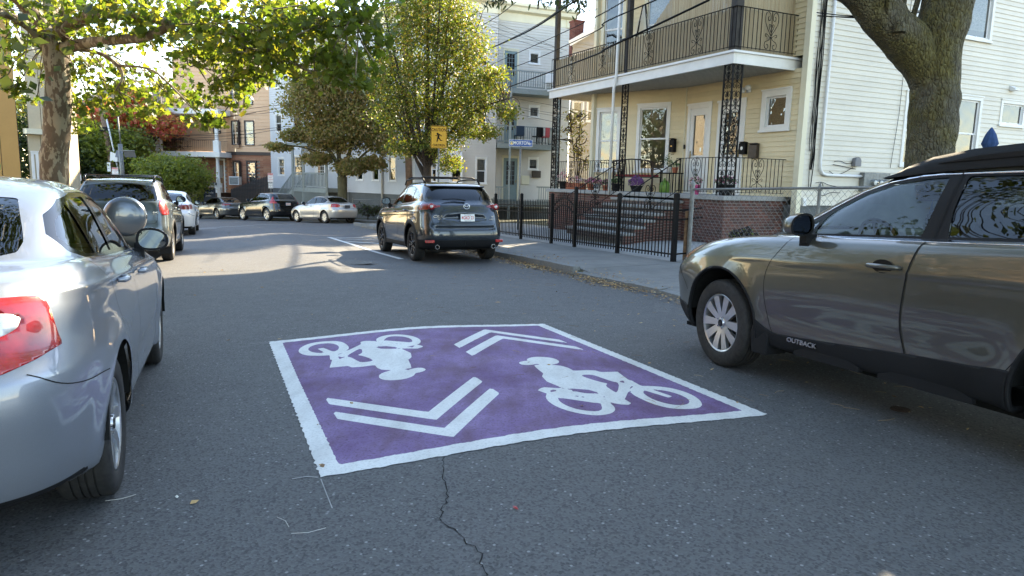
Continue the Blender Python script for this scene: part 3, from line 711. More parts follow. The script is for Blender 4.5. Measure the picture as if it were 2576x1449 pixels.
SUV = [((.25,.24),.80,(4.35,.30),[(1.4,.25),(3.3,.26)],8,0),((.08,.26),.88,(4.47,.34),[(1.4,.27),(3.3,.29)],8,.5),
    ((.0,.45),.91,(4.54,.48),[(1.4,.45),(3.3,.46)],8,0),((.0,.62),.923,(4.54,.68),[(1.4,.63),(3.3,.66)],7.5,0),
    ((.03,.80),.92,(4.49,.84),[(1.2,.80),(3.3,.84)],7,.2),((.10,.92),.905,(4.44,1.04),[(.9,.93),(2.3,.98),(3.6,1.03)],6.5,.2),
    ((.22,1.0),.868,(4.37,1.19),[(1.2,1.07),(2.3,1.12),(3.6,1.18)],6,.55),((.50,1.045),.832,(4.31,1.235),[(1.3,1.11),(2.5,1.165),(3.8,1.225)],6,.2),
    ((1.10,1.12),.80,(4.275,1.265),[(1.5,1.135),(2.5,1.185),(3.8,1.25)],6,.85),((1.48,1.29),.76,(4.18,1.38),[(2.4,1.33),(3.4,1.37)],6,0),
    ((1.82,1.435),.705,(4.05,1.50),[(2.5,1.48),(3.2,1.50)],6,0),((2.08,1.54),.65,(3.93,1.59),[(2.5,1.59),(3.2,1.605)],6,.1),
    ((2.16,1.575),.605,(3.88,1.612),[(2.6,1.635),(3.2,1.64)],6,0),((2.3,1.61),.42,(3.82,1.63),[(2.8,1.665)],6,0),((2.5,1.635),.01,(3.7,1.65),[(3.0,1.68)],6,0)]
def scaled(base, kx, ky, kz, mods=None):
    out = []
    for i, (f_, w_, r_, z_, p_, sh) in enumerate(base):
        box = base is SUV
        d = dict(qr=5.2 if box else 4.0, f=(f_[0] * kx, f_[1] * kz), w=w_ * ky, r=(r_[0] * kx, r_[1] * kz), z=[(a * kx, b * kz) for a, b in z_], p=p_ + (2.5 if box else .6), sharp=sh)
        d.update((mods or {}).get(i, {})); out.append(d)
    return out
def build_car(name, label, kind, L, W_, H_, fa, ra, Rt, colr, near=1, **o):
    """kind sedan or suv; dimensions in metres; options give lamps, wheels and extras"""
    base, bl, bw_, bh = (SEDAN, 4.52,1.756,1.434) if kind == 'sedan' else (SUV, 4.55,1.846,1.68)
    kx, ky, kz = L / bl, W_ / bw_, H_ / bh
    root = empty(name, label=label, cat='car')
    S = Shell(scaled(base, kx, ky, kz, o.get('mods')),(150,230)[near],(5,8)[near])
    pa = lambda pl: [(a * kx, b * kz) for a, b in pl]
    pe = lambda pl: [(a * ky, b * kz) for a, b in pl]
    za = Rt * 1.02; Ra = Rt * (1.18 if kind == 'sedan' else 1.16)
    def swell(s, y, z):
        q = np.zeros_like(s)
        for a in (fa, ra): q += .020 * np.exp(-((np.hypot(s - a, z - za) - Ra - .02) / .07) ** 2) * (z < .85 * kz) * (y > .5)
        q -= .014 * np.exp(-((z - .42 * kz) / .09) ** 2) * np.clip(1 - np.abs(s - (fa + ra) / 2) / 1.0,0,1) ** .5 * (y > .5)
        zc = (.80 + .045 * s) * kz if kind == 'sedan' else (.93 + .03 * s) * kz
        q += .008 * np.exp(-((z - zc) / .014) ** 2) * (y > .6 * ky) * (s > 1.0) * (s < L - .4)
        return q
    S.bulge(swell)
    if o.get('recess'):
        rp = chaikin(pe(o['recess']),1)
        S.bulge(lambda s, y, z: -.035 * np.clip(poly_sdf(np.stack([y, z],1), rp) / .03,0,1) * (s > L * .85))
    if o.get('slot'):
        z0, z1, yw = o['slot']; S.bulge(lambda s, y, z: -.03 * np.clip(np.minimum(np.minimum(z - z0, z1 - z), yw - y) / .015,0,1) * (s > L * .85))
    for a in (fa, ra): S.cut(wheel_field(a, za, Ra), 'hole')
    clad = o.get('cladding')
    if clad:
        for a in (fa, ra): S.cut(wheel_field(a, za, Ra + clad[0]), 'cladding')
        cl = np.array([(-1, clad[1]),(fa, clad[1]),(fa + .5, clad[2]),(ra - .5, clad[2] + .02),(ra, clad[3]),(9, clad[3])])
        S.cut(lambda s, y, z: np.interp(s, cl[:, 0], cl[:, 1]) - z, 'cladding')
    elif kind == 'sedan' and o.get('valance', 1):
        S.cut(meet(below(.30 * kz), lambda s, y, z: s - L * .9), 'valance')
    for i, (pl, lab) in enumerate(o.get('rear_lamps', [])): S.cut(meet(end_poly(pe(pl), True, o.get('lamp_s', 4.02) * kx, o.get('lamp_round', 1))), lab)
    S.cut(side_poly(pa([(.0,.66),(.03,.70),(.18,.76),(.62,.84),(.45,.76),(.25,.68)] if kind == 'sedan' else [(.0,.84),(.05,.90),(.2,.97),(.62,1.0),(.4,.92),(.2,.85)]),.40,1), 'headlight')
    if kind == 'sedan':
        S.cut(meet(end_poly(pe([(-1,.975),(.60,.985),(.68,.99),(.60,1.20),(.52,1.32),(-1,1.35)]), False, 2.4 * kx, 0), side_poly(pa([(0,0),(1.34,.95),(1.75,1.16),(2.05,1.28),(2.32,1.36),(2.6,2),(0,2)]),-1,0)), 'windscreen')
        S.cut(meet(end_poly(pe([(-1,1.095),(.50,1.095),(.585,1.115),(.53,1.25),(.48,1.345),(-1,1.355)]), True, 3.2 * kx, 1), side_poly(pa([(3.22,1.45),(3.40,1.30),(3.62,1.15),(3.72,1.06),(4.2,1.0),(4.4,2),(3.2,2)]),-1,0)), 'rear_window')
        wins = [pa([(1.66,1.0),(2.59,1.035),(2.555,1.325),(2.34,1.312),(2.10,1.255),(1.88,1.165),(1.73,1.075)]),
                pa([(2.70,1.04),(3.20,1.058),(3.17,1.305),(2.95,1.325),(2.655,1.328)]),
                pa([(3.235,1.06),(3.42,1.072),(3.54,1.11),(3.555,1.16),(3.45,1.225),(3.20,1.298)])]
        allw = pa([(1.50,.972),(2.6,1.013),(3.45,1.05),(3.60,1.095),(3.60,1.17),(3.47,1.25),(3.25,1.315),(2.95,1.348),(2.6,1.352),(2.34,1.335),(2.08,1.277),(1.86,1.185),(1.66,1.075)])
        FD = pa([(1.60,.985),(1.54,.93),(1.43,.80),(1.41,.5),(1.46,.27),(2.62,.27),(2.655,.7),(2.645,1.025)])
        RD = pa([(2.645,1.025),(2.655,.7),(2.62,.27),(3.04,.29),(3.12,.45),(3.33,.66),(3.44,.80),(3.50,.95),(3.58,1.07)])
        lines = [('side', pa([(1.60,.985),(1.54,.93),(1.43,.80),(1.41,.5),(1.46,.27),(2.62,.27),(3.04,.29),(3.12,.45),(3.33,.66),(3.44,.80),(3.50,.95),(3.57,1.07)])),('side', pa([(2.64,1.35),(2.645,1.02),(2.655,.7),(2.62,.27)])),
                 ('plan', pa([(.34,0),(.38,.5),(.5,.66),(.9,.75),(1.15,.75)])),('side', pa([(3.90,.635),(4.10,.64),(4.28,.67),(4.36,.735)])),('rear', pe([(-.0,.76),(.35,.76),(.46,.78),(.50,.86),(.52,1.0),(.56,1.05)])),('side', pa([(.50,.58),(.35,.62),(.25,.68)]))]
        yb, hz = .785 * ky, .905
    else:
        S.cut(meet(end_poly(pe([(-1,1.135),(.60,1.145),(.70,1.15),(.62,1.45),(.55,1.54),(-1,1.57)]), False, 2.4 * kx, 0), side_poly(pa([(0,0),(1.32,1.10),(1.72,1.32),(2.02,1.47),(2.3,1.58),(2.6,2),(0,2)]),-1,0)), 'windscreen')
        S.cut(end_poly(pe(o.get('rear_glass', [(-1,1.275),(.60,1.285),(.72,1.325),(.69,1.41),(.61,1.53),(.5,1.555),(-1,1.56)])), True, 3.7 * kx, 1), 'rear_window')
        wins = [pa([(1.66,1.17),(2.50,1.21),(2.49,1.56),(2.28,1.54),(2.05,1.47),(1.80,1.34),(1.70,1.25)]),
                pa([(2.60,1.215),(3.28,1.245),(3.25,1.545),(2.9,1.57),(2.585,1.567)]),
                pa(o.get('quarter', [(3.33,1.25),(3.72,1.29),(3.78,1.33),(3.62,1.44),(3.31,1.535)]))]
        allw = pa(o.get('surround', [(1.48,1.145),(2.5,1.188),(3.4,1.23),(3.78,1.27),(3.83,1.33),(3.64,1.46),(3.3,1.56),(2.9,1.595),(2.5,1.592),(2.25,1.57),(2.02,1.50),(1.72,1.34)]))
        FD = pa([(1.60,1.15),(1.52,1.06),(1.42,.90),(1.40,.6),(1.46,.33),(2.55,.33),(2.60,.8),(2.545,1.20)])
        RD = pa([(2.545,1.20),(2.60,.8),(2.55,.33),(3.05,.36),(3.15,.55),(3.32,.78),(3.40,.95),(3.38,1.24)])
        lines = [('side', pa([(1.60,1.15),(1.52,1.06),(1.42,.90),(1.40,.6),(1.46,.33),(2.55,.33),(3.05,.36),(3.15,.55),(3.32,.78),(3.40,.95),(3.38,1.24)])),('side', pa([(2.53,1.59),(2.545,1.20),(2.60,.8),(2.55,.33)])),
                 ('plan', pa([(.34,0),(.38,.5),(.5,.70),(.9,.79),(1.15,.79)])),('rear', pe([(-.0,.775),(.62,.775),(.68,.80),(.70,.95),(.69,1.10)])),('rear', pe([(.70,1.22),(.77,1.30),(.66,1.56)])),('side', pa([(.50,.68),(.35,.74),(.25,.82)]))]
        yb, hz = .845 * ky, 1.03
    for w_ in wins: S.cut(side_poly(w_, .42,0), 'side_glass')
    S.cut(side_poly(allw, .42,0), 'seal')
    if o.get('chrome'): S.cut(grow(side_poly(allw, .42,0),.016), 'chrome_strip')
    S.cut(side_poly(FD, .5,0), 'front_door'); S.cut(side_poly(RD, .5,0), 'rear_door')
    if kind == 'suv' or near: S.cut(end_poly(pe([(-1,.775),(.62,.775),(.68,.80),(.70,.95),(.69,1.10),(.70,1.22),(.77,1.30),(.66,1.57),(-1,1.58)]) if kind == 'suv' else pe([(-1,.76),(.35,.76),(.46,.78),(.50,.86),(.52,1.0),(.56,1.05),(.56,1.075),(-1,1.075)]), True, 3.8 * kx, 0), 'tailgate')
    P_ = colr; part = lambda lab, nm, mt, pr=root, off=0.0, side=0, th=0.0: S.part(lab, nm, mt, pr, L, off, side, th)
    part('body', 'body', P_); part('tailgate', 'tailgate' if kind == 'suv' else 'boot_lid', P_); part('valance', 'valance', M['black_plastic'])
    part('seal', 'window_seal', M['gloss_black'], off=-.003); part('chrome_strip', 'chrome_strip', M['chrome'], off=.003, th=.01)
    part('cladding', 'cladding', M['cladding'], off=.005, th=.03); part('windscreen', 'windscreen', M['car_glass'], off=-.003); part('rear_window', 'rear_window', M['car_glass_dark' if kind == 'suv' else 'car_glass'], off=-.003)
    seams(S, L, lines, root, .0045 if kind == 'sedan' and near else .007 if near else .012)
    doors = {}
    for sg in (1,-1):
        d1 = part('front_door', 'front_door', P_, side=sg); d2 = part('rear_door', 'rear_door', P_, side=sg)
        for lab, nm, mt in (('lamp_red', 'tail_lamp', 'lamp_red'),('lamp_dark', 'tail_lamp_edge', 'lamp_dark_red'),('lamp_white', 'reversing_lamp', 'lamp_white')): part(lab, nm, M[mt], off=.004, side=sg, th=.01)
        part('side_glass', 'side_window', M[o.get('glass', 'car_glass')], d1,-.008, sg)
        part('headlight', 'headlight', M['lamp_white'], side=sg)
        s1, s2 = (2.40 * kx, 3.28 * kx) if kind == 'sedan' else (2.33 * kx, 3.20 * kx)
        for d_, sx_, zz in ((d1, s1, hz * kz - .01),(d2, s2, hz * kz + .035)):
            if d_ is not None:
                yy = sg * np.interp(zz, [.8 * kz, hz * kz + .1],[.875 * ky, .855 * ky]) if kind == 'sedan' else sg * .912 * ky
                handle(d_, L / 2 - sx_, yy, zz, M['chrome'] if o.get('chrome_handle') else P_, sg, .17)
        mirror(d1 or root, L / 2 - (1.72 if kind == 'sedan' else 1.68) * kx, sg * yb, (1.03 if kind == 'sedan' else 1.235) * kz, o.get('mirror_mat') or P_, sg, sc=o.get('mirror', .88))
    ln = MB()
    for a in (fa, ra): arch_liner(ln, L, a, za, Ra + .008,.42,.87 * ky)
    ln.box(L / 2 - L * .93, L / 2 - .3,-.66 * ky, .66 * ky, .26,.29); ln.build('underbody', M['interior'], root)
    for a in (fa, ra):
        for sg in (1,-1): wheel(root, (L / 2 - a, sg * (W_ / 2 - .13), Rt), Rt, .215, Rt * o.get('rim_k', .66), o['style'], sg, 0, o.get('rim', 'alloy'), bool(near))
    zs = .24 if kind == 'sedan' else .42
    for y in (.36,-.36): seat(root, L / 2 - 2.55 * kx, y, zs); seat(root, L / 2 - 3.28 * kx, y, zs + .02)
    sh = MB(); sh.box(L / 2 - 3.75 * kx, L / 2 - 1.35 * kx, -.66,.66,.28,.80 if kind == 'sedan' else .95); sh.build('cabin_floor', M['interior'], root)
    b = MB(); b.cbox((L / 2 - 1.7 * kx, .36,.98 if kind == 'sedan' else 1.15),(.04,.34,.06)); b.build('dashboard', M['interior'], root, bevel=.01)
    bw = -L / 2
    if o.get('plate'):
        py, pz, px, tx, bgm = o['plate']; plate(root, Matrix.Translation((px, py, pz)) @ Matrix.Rotation(R(-90),4, 'Z') @ Matrix.Rotation(R(o.get('plate_tilt', -4)),4, 'X'), tx, bgm, 'red_sign' if bgm == 'white_sign' else 'navy_sign')
    return root, S, doors
def rear_text(root, L, y, z, s, size, txt, mt='chrome', sx=1.0):
    return text_mesh('badge', txt, size, M[mt], root, M=Matrix.Translation((L / 2 - s, y, z)) @ Matrix.Rotation(R(-90),4, 'Z'), sx=sx, ext=.003)
def place_by_wheel(root, L, axle, x, y, head, half, sg):
    """x, y = ground point under the outer face of the wheel on side sg (+1 left) of the axle given by its distance from the front"""
    n = Vector((math.cos(head),-math.sin(head))) * (half * sg); f_ = Vector((math.sin(head), math.cos(head)))
    c = Vector((x, y)) + n - f_ * (L / 2 - axle); place_car(root, c.x, c.y, head)

FIVE_PAIR = dict(n=5, wi=.06, wo=.085, pair=(-1,1), ti=.16, to=.26, dish=.2, twist=.03)
SEVEN = dict(n=7, wi=.085, wo=.12, dish=.25, twist=.10, phase=.2)
TEN_V = dict(n=5, wi=.05, wo=.05, pair=(-1,1), ti=.10, to=.42, dish=.2)
CAP = dict(n=8, wi=.10, wo=.16, dish=.1)
silver = paint('silver_paint', (.25,.275,.32),.6,.40)
c1, S1, _ = build_car('parked_saloon', 'silver saloon with a big red tail lamp filling the left foreground', 'sedan', 4.52,1.756,1.435,.93,3.60,.315, silver, 1,
    rear_lamps=[([(.30,.865),(.30,.94),(.60,.942),(.655,.932),(.668,.91),(.65,.875),(.56,.845),(.36,.83)], 'lamp_white'),
                ([(.30,.735),(.30,.985),(.62,.992),(.80,.968),(.95,.955),(.95,.83),(.80,.82),(.68,.76),(.50,.72)], 'lamp_red')],
    lamp_s=4.18, style=dict(n=7, wi=.10, wo=.14, dish=.3, twist=.12), rim_k=.66, recess=[(-.5,.80),(.27,.80),(.22,.93),(-.5,.93)], mirror=.9, mirror_mat=silver)
place_by_wheel(c1,4.52,3.60,-1.765,3.05, R(-22.9),.86,-1)
slate = paint('slate_paint', (.020,.029,.042),.45,.25)
c2, S2, _ = build_car('parked_crossover', 'dark blue grey crossover with roof bars seen from behind, plate 4GKD 23', 'suv', 4.55,1.846,1.68,.92,3.62,.365, slate, 1,
    cladding=(.075,.43,.36,.485), rear_lamps=[([(.46,1.165),(.62,1.20),(.80,1.228),(1.1,1.24),(1.1,1.075),(.82,1.082),(.62,1.125)], 'lamp_dark')], lamp_s=4.05,
    style=FIVE_PAIR, rim='dark_alloy', rim_k=.68, recess=[(-1,.865),(.50,.865),(.39,1.02),(-1,1.02)], slot=(.69,.765,.66), plate=(-.04,.935,-2.235, '4GKD 23', 'white_sign'), mirror_mat=M['gloss_black'], glass='car_glass', mirror=.95)
place_by_wheel(c2,4.55,3.62,-2.16,14.83, R(-24),.91,1)
L2 = 4.55
for sg in (1,-1):
    b = MB(); b.lathe([(.001,-.012),(.062,-.012),(.066,0),(.058,0)],20, c=(L2 / 2 - 4.40, sg * .70,1.158), axis='x'); b.build('lamp_ring', M['lamp_red'], c2, smooth=True)
    b = MB(); b.lathe([(.001,-.018),(.030,-.018),(.034,-.002)],16, c=(L2 / 2 - 4.405, sg * .70,1.158), axis='x'); b.build('lamp_bulb', M['lamp_white'], c2, smooth=True)
    b = MB(); b.lathe([(.034,.12),(.046,.12),(.046,-.02),(.036,-.02),(.034,.10)],20, c=(L2 / 2 - 4.50, sg * .61,.345), axis='x'); b.build('exhaust_pipe', M['chrome'], c2, auto=40)
    b = MB(); b.lathe([(.001,.02),(.034,.02)],16, c=(L2 / 2 - 4.48, sg * .61,.345), axis='x'); b.build('exhaust_hole', M['gap_black'], c2)
    b = MB(); b.cbox((L2 / 2 - 4.475, sg * .755,.455),(.02,.19,.06), M=Matrix.Rotation(R(-16 * sg),3, 'Z').to_4x4()); b.build('reflector', M['lamp_red'], c2, bevel=.01)
    b = MB(); xs = [2.15,2.25,2.9,3.55,3.66]; zz = [1.62,1.715,1.745,1.73,1.64]
    b.tube([(L2 / 2 - a, sg * .615, z) for a, z in zip(xs, zz)],[.02,.018,.018,.018,.022],8); b.build('roof_rail', M['black_plastic'], c2, smooth=True)
    b = MB(); b.box(L2 / 2 - 4.02, L2 / 2 - 3.80, sg * .60 - .05, sg * .60 + .05,1.55,1.59)
for a in (2.45,3.35):
    b = MB(); b.tube([(L2 / 2 - a, .62,1.745),(L2 / 2 - a, .55,1.775),(L2 / 2 - a, -.55,1.775),(L2 / 2 - a, -.62,1.745)],.016,8); b.build('cross_bar', M['black_plastic'], c2, smooth=True)
b = MB(); b.add([(L2 / 2 - a, y, z) for a, y, z in [(3.72,.66,1.60),(3.72,-.66,1.60),(4.02,-.60,1.585),(4.02,.60,1.585),(4.0,.59,1.555),(4.0,-.59,1.555),(3.80,.64,1.55),(3.80,-.64,1.55)]],[(0,1,2,3),(3,2,5,4),(4,5,7,6),(0,3,4,6),(1,7,5,2)]); b.build('roof_spoiler', slate, c2, bevel=.012)
b = MB(); b.tube([(L2 / 2 - 4.30,-.06,1.285),(L2 / 2 - 4.285,.18,1.315),(L2 / 2 - 4.30,.44,1.30)],[.016,.011,.008],6); b.build('wiper', M['black_plastic'], c2, smooth=True)
b = MB(); x0 = L2 / 2 - 4.455; cir = [(x0,-.035 + .064 * math.cos(a),1.165 + .052 * math.sin(a)) for a in np.linspace(0,2 * math.pi, 25)]; b.tube(cir, .0065,6, cap=False)
for sg in (1,-1): b.tube([(x0,-.035,1.150),(x0,-.035 + sg * .022,1.170),(x0,-.035 + sg * .055,1.187)],[.006,.010,.005],6)
b.build('emblem', M['chrome'], c2, smooth=True)
rear_text(c2, L2,.58,.955,4.475,.075, 'CX-5', sx=1.2); rear_text(c2, L2,.555,.905,4.485,.032, 'AWD'); rear_text(c2, L2,-.60,.955,4.475,.05, 'V7', sx=.8); rear_text(c2, L2,-.585,.90,4.485,.026, 'SKYACTIV', sx=.9)
plt = [k for k in kids(c2) if k.name.startswith('licence_plate')][0]
text_mesh('plate_state', 'Massachusetts', .026, M['navy_sign'], plt, M=Matrix.Translation((0,-.003,.058))); text_mesh('plate_motto', 'The Spirit of America', .016, M['navy_sign'], plt, M=Matrix.Translation((0,-.003,-.062)))
grn = paint('sage_paint', (.085,.105,.115),.75,.34)
c3, S3, _ = build_car('parked_suv', 'grey green sport utility car with a round spare wheel cover on its tailgate', 'suv', 4.40,1.815,1.66,.90,3.56,.36, grn, 1,
    cladding=(.055,.42,.34,.33), rear_lamps=[([(.72,1.24),(.78,1.24),(.95,1.17),(.95,.97),(.80,.93),(.74,.98),(.71,1.10)], 'lamp_red')], lamp_s=4.10,
    rear_glass=[(-1,1.20),(.62,1.21),(.70,1.24),(.66,1.38),(.60,1.55),(-1,1.58)], style=SEVEN, rim_k=.62, glass='car_glass', mirror_mat=M['black_plastic'], mirror=.9)
place_by_wheel(c3,4.40,3.56,-6.93,14.33, R(-21.5),.90,-1)
L3 = 4.40
b = MB(); b.lathe([(.001,-.235),(.12,-.233),(.27,-.215),(.335,-.185),(.355,-.15),(.36,-.13)],48, c=(-L3 / 2 + .06,-.15,.91), axis='x'); sp = b.build('spare_wheel_cover', paint('cover_paint', (.085,.11,.15),.5,.3), c3, smooth=True)
b = MB(); b.lathe([(.362,-.13),(.372,-.12),(.374,-.02),(.36,.02)],48, c=(-L3 / 2 + .06,-.15,.91), axis='x'); b.build('cover_band', M['chrome'], sp, smooth=True)
for sg in (1,-1):
    b = MB(); b.tube([(L3 / 2 - a, sg * .60, z) for a, z in ((2.0,1.58),(2.12,1.675),(2.9,1.71),(3.62,1.69),(3.76,1.58))],[.022,.018,.018,.018,.026],8); b.build('roof_rail', M['gloss_black'], c3, smooth=True)
    b = MB(); b.cbox((L3 / 2 - 4.35, sg * .76,.50),(.02,.16,.05), M=Matrix.Rotation(R(-14 * sg),3, 'Z').to_4x4()); b.build('reflector', M['lamp_red'], c3, bevel=.008)
    b = MB(); b.prism([(-.13,.44),(.13,.44),(.10,.16),(-.10,.16)],-.005,.005, M=Matrix(((0,0,1, L3 / 2 - 3.56 - .40),(1,0,0, sg * .77),(0,1,0,0),(0,0,0,1)))); b.build('mud_flap', M['black_plastic'], c3)
for a in (2.2,3.5):
    b = MB(); b.tube([(L3 / 2 - a, .60,1.70),(L3 / 2 - a, -.60,1.70)],.014,8); b.build('cross_bar', M['gloss_black'], c3, smooth=True)
rear_text(c3, L3,-.66,.985,4.34,.045, '4WD')
rear_lamp_std = [([(.42,.80),(.42,.96),(.62,.985),(.80,.97),(1.0,.94),(1.0,.84),(.80,.83),(.60,.80)], 'lamp_red')]
white_p = paint('white_paint', (.72,.74,.76),.0,.4)
c4, _, _ = build_car('parked_white_saloon', 'white saloon with a dark red tail lamp parked ahead of the grey green car', 'sedan', 4.85,1.82,1.46,.96,3.74,.33, white_p, 0, rear_lamps=[([(.40,.83),(.40,.97),(.70,.99),(1.0,1.0),(1.0,.86),(.75,.84)], 'lamp_dark')], lamp_s=3.98, style=SEVEN, mirror=.9)
place_by_wheel(c4,4.85,3.74,-10.65,23.55, R(-22),.89,-1)
far = R(-48)
sil2 = paint('pale_silver_paint', (.46,.455,.44),.65,.38)
c5, _, _ = build_car('parked_pale_saloon', 'pale silver saloon with small wheel caps, rightmost in the far row', 'sedan', 4.50,1.755,1.435,.92,3.62,.315, sil2,0,
    rear_lamps=[([(.40,.84),(.38,.99),(.60,1.01),(.80,1.0),(1.0,.96),(1.0,.86),(.82,.82),(.60,.83)], 'lamp_red')], lamp_s=4.12, style=CAP, rim='alloy', plate=(-.0,.87,-2.225, 'S4K 936', 'dark_slat'), chrome_handle=1, mirror=.85)
black_p = paint('black_paint', (.008,.009,.012),.3,.2)
c6, _, _ = build_car('parked_black_suv', 'glossy black sport utility car with tall red lamps, middle of the far row', 'suv', 4.69,1.90,1.66,.92,3.79,.375, black_p, 0, cladding=(.02,.36,.30,.36), chrome=1,
    rear_lamps=[([(.63,1.50),(.69,1.48),(.76,1.30),(.95,1.17),(.95,1.03),(.64,1.03),(.60,1.08),(.70,1.12),(.70,1.26)], 'lamp_red')], lamp_s=4.0, style=FIVE_PAIR, rim_k=.74, plate=(.0,.99,-2.29, '1DWW 82', 'white_sign'), mirror=.9, glass='car_glass')
grey_p = paint('gunmetal_paint', (.13,.135,.135),.75,.32)
c7, _, _ = build_car('parked_gunmetal_saloon', 'gunmetal saloon with a long sloping rear window, leftmost in the far row', 'sedan', 4.90,1.85,1.445,.96,3.78,.34, grey_p, 0,
    rear_lamps=[([(.38,.90),(.36,.97),(.62,1.0),(1.0,1.01),(1.0,.90),(.80,.865),(.60,.88)], 'lamp_dark')], lamp_s=4.05, style=TEN_V, rim_k=.70, chrome_handle=1, mirror=.85)
def far_place(root, L, ra_, px, Y, half):
    q = at(px, 556, Y); place_by_wheel(root, L, ra_, q.x, q.y, far, half, 1)
far_place(c5,4.50,3.62,815,36.5,.87); far_place(c6,4.69,3.79,670,40.8,.94); far_place(c7,4.90,3.78,545,45.2,.915)
# ================================================================ street surface, markings, kerbs, pavements
def asphalt():
    n = N('asphalt'); co = n.coord()
    big = n.noise(co, .35,6,.62); mid = n.noise(co, 4.5,5,.65)
    v = n.n('ShaderNodeTexVoronoi'); v.inputs['Scale'].default_value = 95; n.l(co, v.inputs['Vector'])
    v2 = n.n('ShaderNodeTexVoronoi'); v2.inputs['Scale'].default_value = 46; n.l(co, v2.inputs['Vector'])
    base = n.ramp(big, [(.25,(.070,.070,.068)),(.5,(.108,.108,.106)),(.78,(.150,.148,.144))])
    base = n.mix(.5, base, n.ramp(mid, [(.25,(.045,.047,.052)),(.75,(.10,.103,.107))]))
    sepc = n.n('ShaderNodeSeparateColor'); n.l(v.outputs['Color'], sepc.inputs[0]); sep2 = n.n('ShaderNodeSeparateColor'); n.l(v2.outputs['Color'], sep2.inputs[0])
    base = n.mix(n.math('MULTIPLY', n.ramp(sepc.outputs[0],[(.0,(0,) * 3),(1,(1,) * 3)]),.55), base, (.13,.135,.14))
    dark = n.ramp(sepc.outputs[1],[(.55,(0,) * 3),(.9,(1,) * 3)]); base = n.mix(n.math('MULTIPLY', dark, .6), base, (.02,.021,.023))
    spk = n.math('MULTIPLY', n.ramp(sep2.outputs[0],[(.90,(0,) * 3),(.94,(1,) * 3)]), n.ramp(v2.outputs['Distance'],[(.22,(1,) * 3),(.36,(0,) * 3)]))
    base = n.mix(n.math('MULTIPLY', spk, .55), base, (.38,.39,.39))
    n.col(base); n.set(Roughness=n.ramp(mid, [(.2,(.62,) * 3),(.8,(.9,) * 3)]))
    b1 = n.bump(v.outputs['Distance'],.35,.006); n.set(Normal=n.bump(mid, .25,.02, b1)); M['asphalt'] = n.m
asphalt()
def concrete(key, c0, c1, sc=3.0, stain=.5):
    n = N(key); co = n.coord(); a = n.noise(co, sc, 7,.65); b = n.noise(co, .7,4,.6); f = n.noise(co, 120,3)
    base = n.ramp(a, [(.25, c0),(.75, c1)]); base = n.mix(n.math('MULTIPLY', n.ramp(b, [(.45,(0,) * 3),(.75,(1,) * 3)]), stain), base, tuple(k * .55 for k in c0))
    base = n.mix(n.math('MULTIPLY', n.ramp(f, [(.45,(0,) * 3),(.7,(1,) * 3)]),.25), base, tuple(k * .5 for k in c0))
    n.col(base); n.set(Roughness=.88, Normal=n.bump(f, .35,.004, n.bump(a, .3,.02))); M[key] = n.m
concrete('concrete', (.15,.15,.145),(.235,.232,.22)); concrete('concrete_light', (.26,.265,.26),(.38,.38,.37),4,.3)
concrete('granite', (.15,.155,.15),(.27,.275,.27),30,.5); concrete('foundation', (.10,.11,.115),(.15,.16,.165),2,.3)
def soil_mat():
    n = N('soil'); co = n.coord(); a = n.noise(co, 2.2,8,.7)
    n.col(n.ramp(a, [(.3,(.03,.035,.015)),(.5,(.06,.065,.03)),(.75,(.09,.075,.045))])); n.set(Roughness=.95, Normal=n.bump(a, .6,.05)); M['soil'] = n.m
soil_mat()
def axis_lines(f0, f1, step, lo, hi, grow_=1.35):
    a = list(np.arange(f0, f1 + 1e-6, step)); s_ = step
    while a[-1] < hi: s_ *= grow_; a.append(min(hi, a[-1] + s_))
    s_ = step
    while a[0] > lo: s_ *= grow_; a.insert(0, max(lo, a[0] - s_))
    return np.array(a)
def sheet(name, xs, ys, zf, mt, kind='structure', keep=None):
    X, Y = np.meshgrid(xs, ys, indexing='ij'); Z = zf(X, Y); nx, ny = X.shape
    v = np.stack([X.ravel(), Y.ravel(), Z.ravel()],1); idx = np.arange(nx * ny).reshape(nx, ny)
    f = np.stack([idx[:-1, :-1].ravel(), idx[1:, :-1].ravel(), idx[1:, 1:].ravel(), idx[:-1,1:].ravel()],1)
    me = bpy.data.meshes.new(name); me.from_pydata(v.tolist(),[], f.tolist()); me.materials.append(mt)
    me.polygons.foreach_set('use_smooth', [True] * len(me.polygons)); return link(name, me, kind=kind)
road = sheet('road', axis_lines(-16,9,.25,-420,420), axis_lines(0,34,.25,-120,700), lambda x, y: gz(x, y), M['asphalt'])

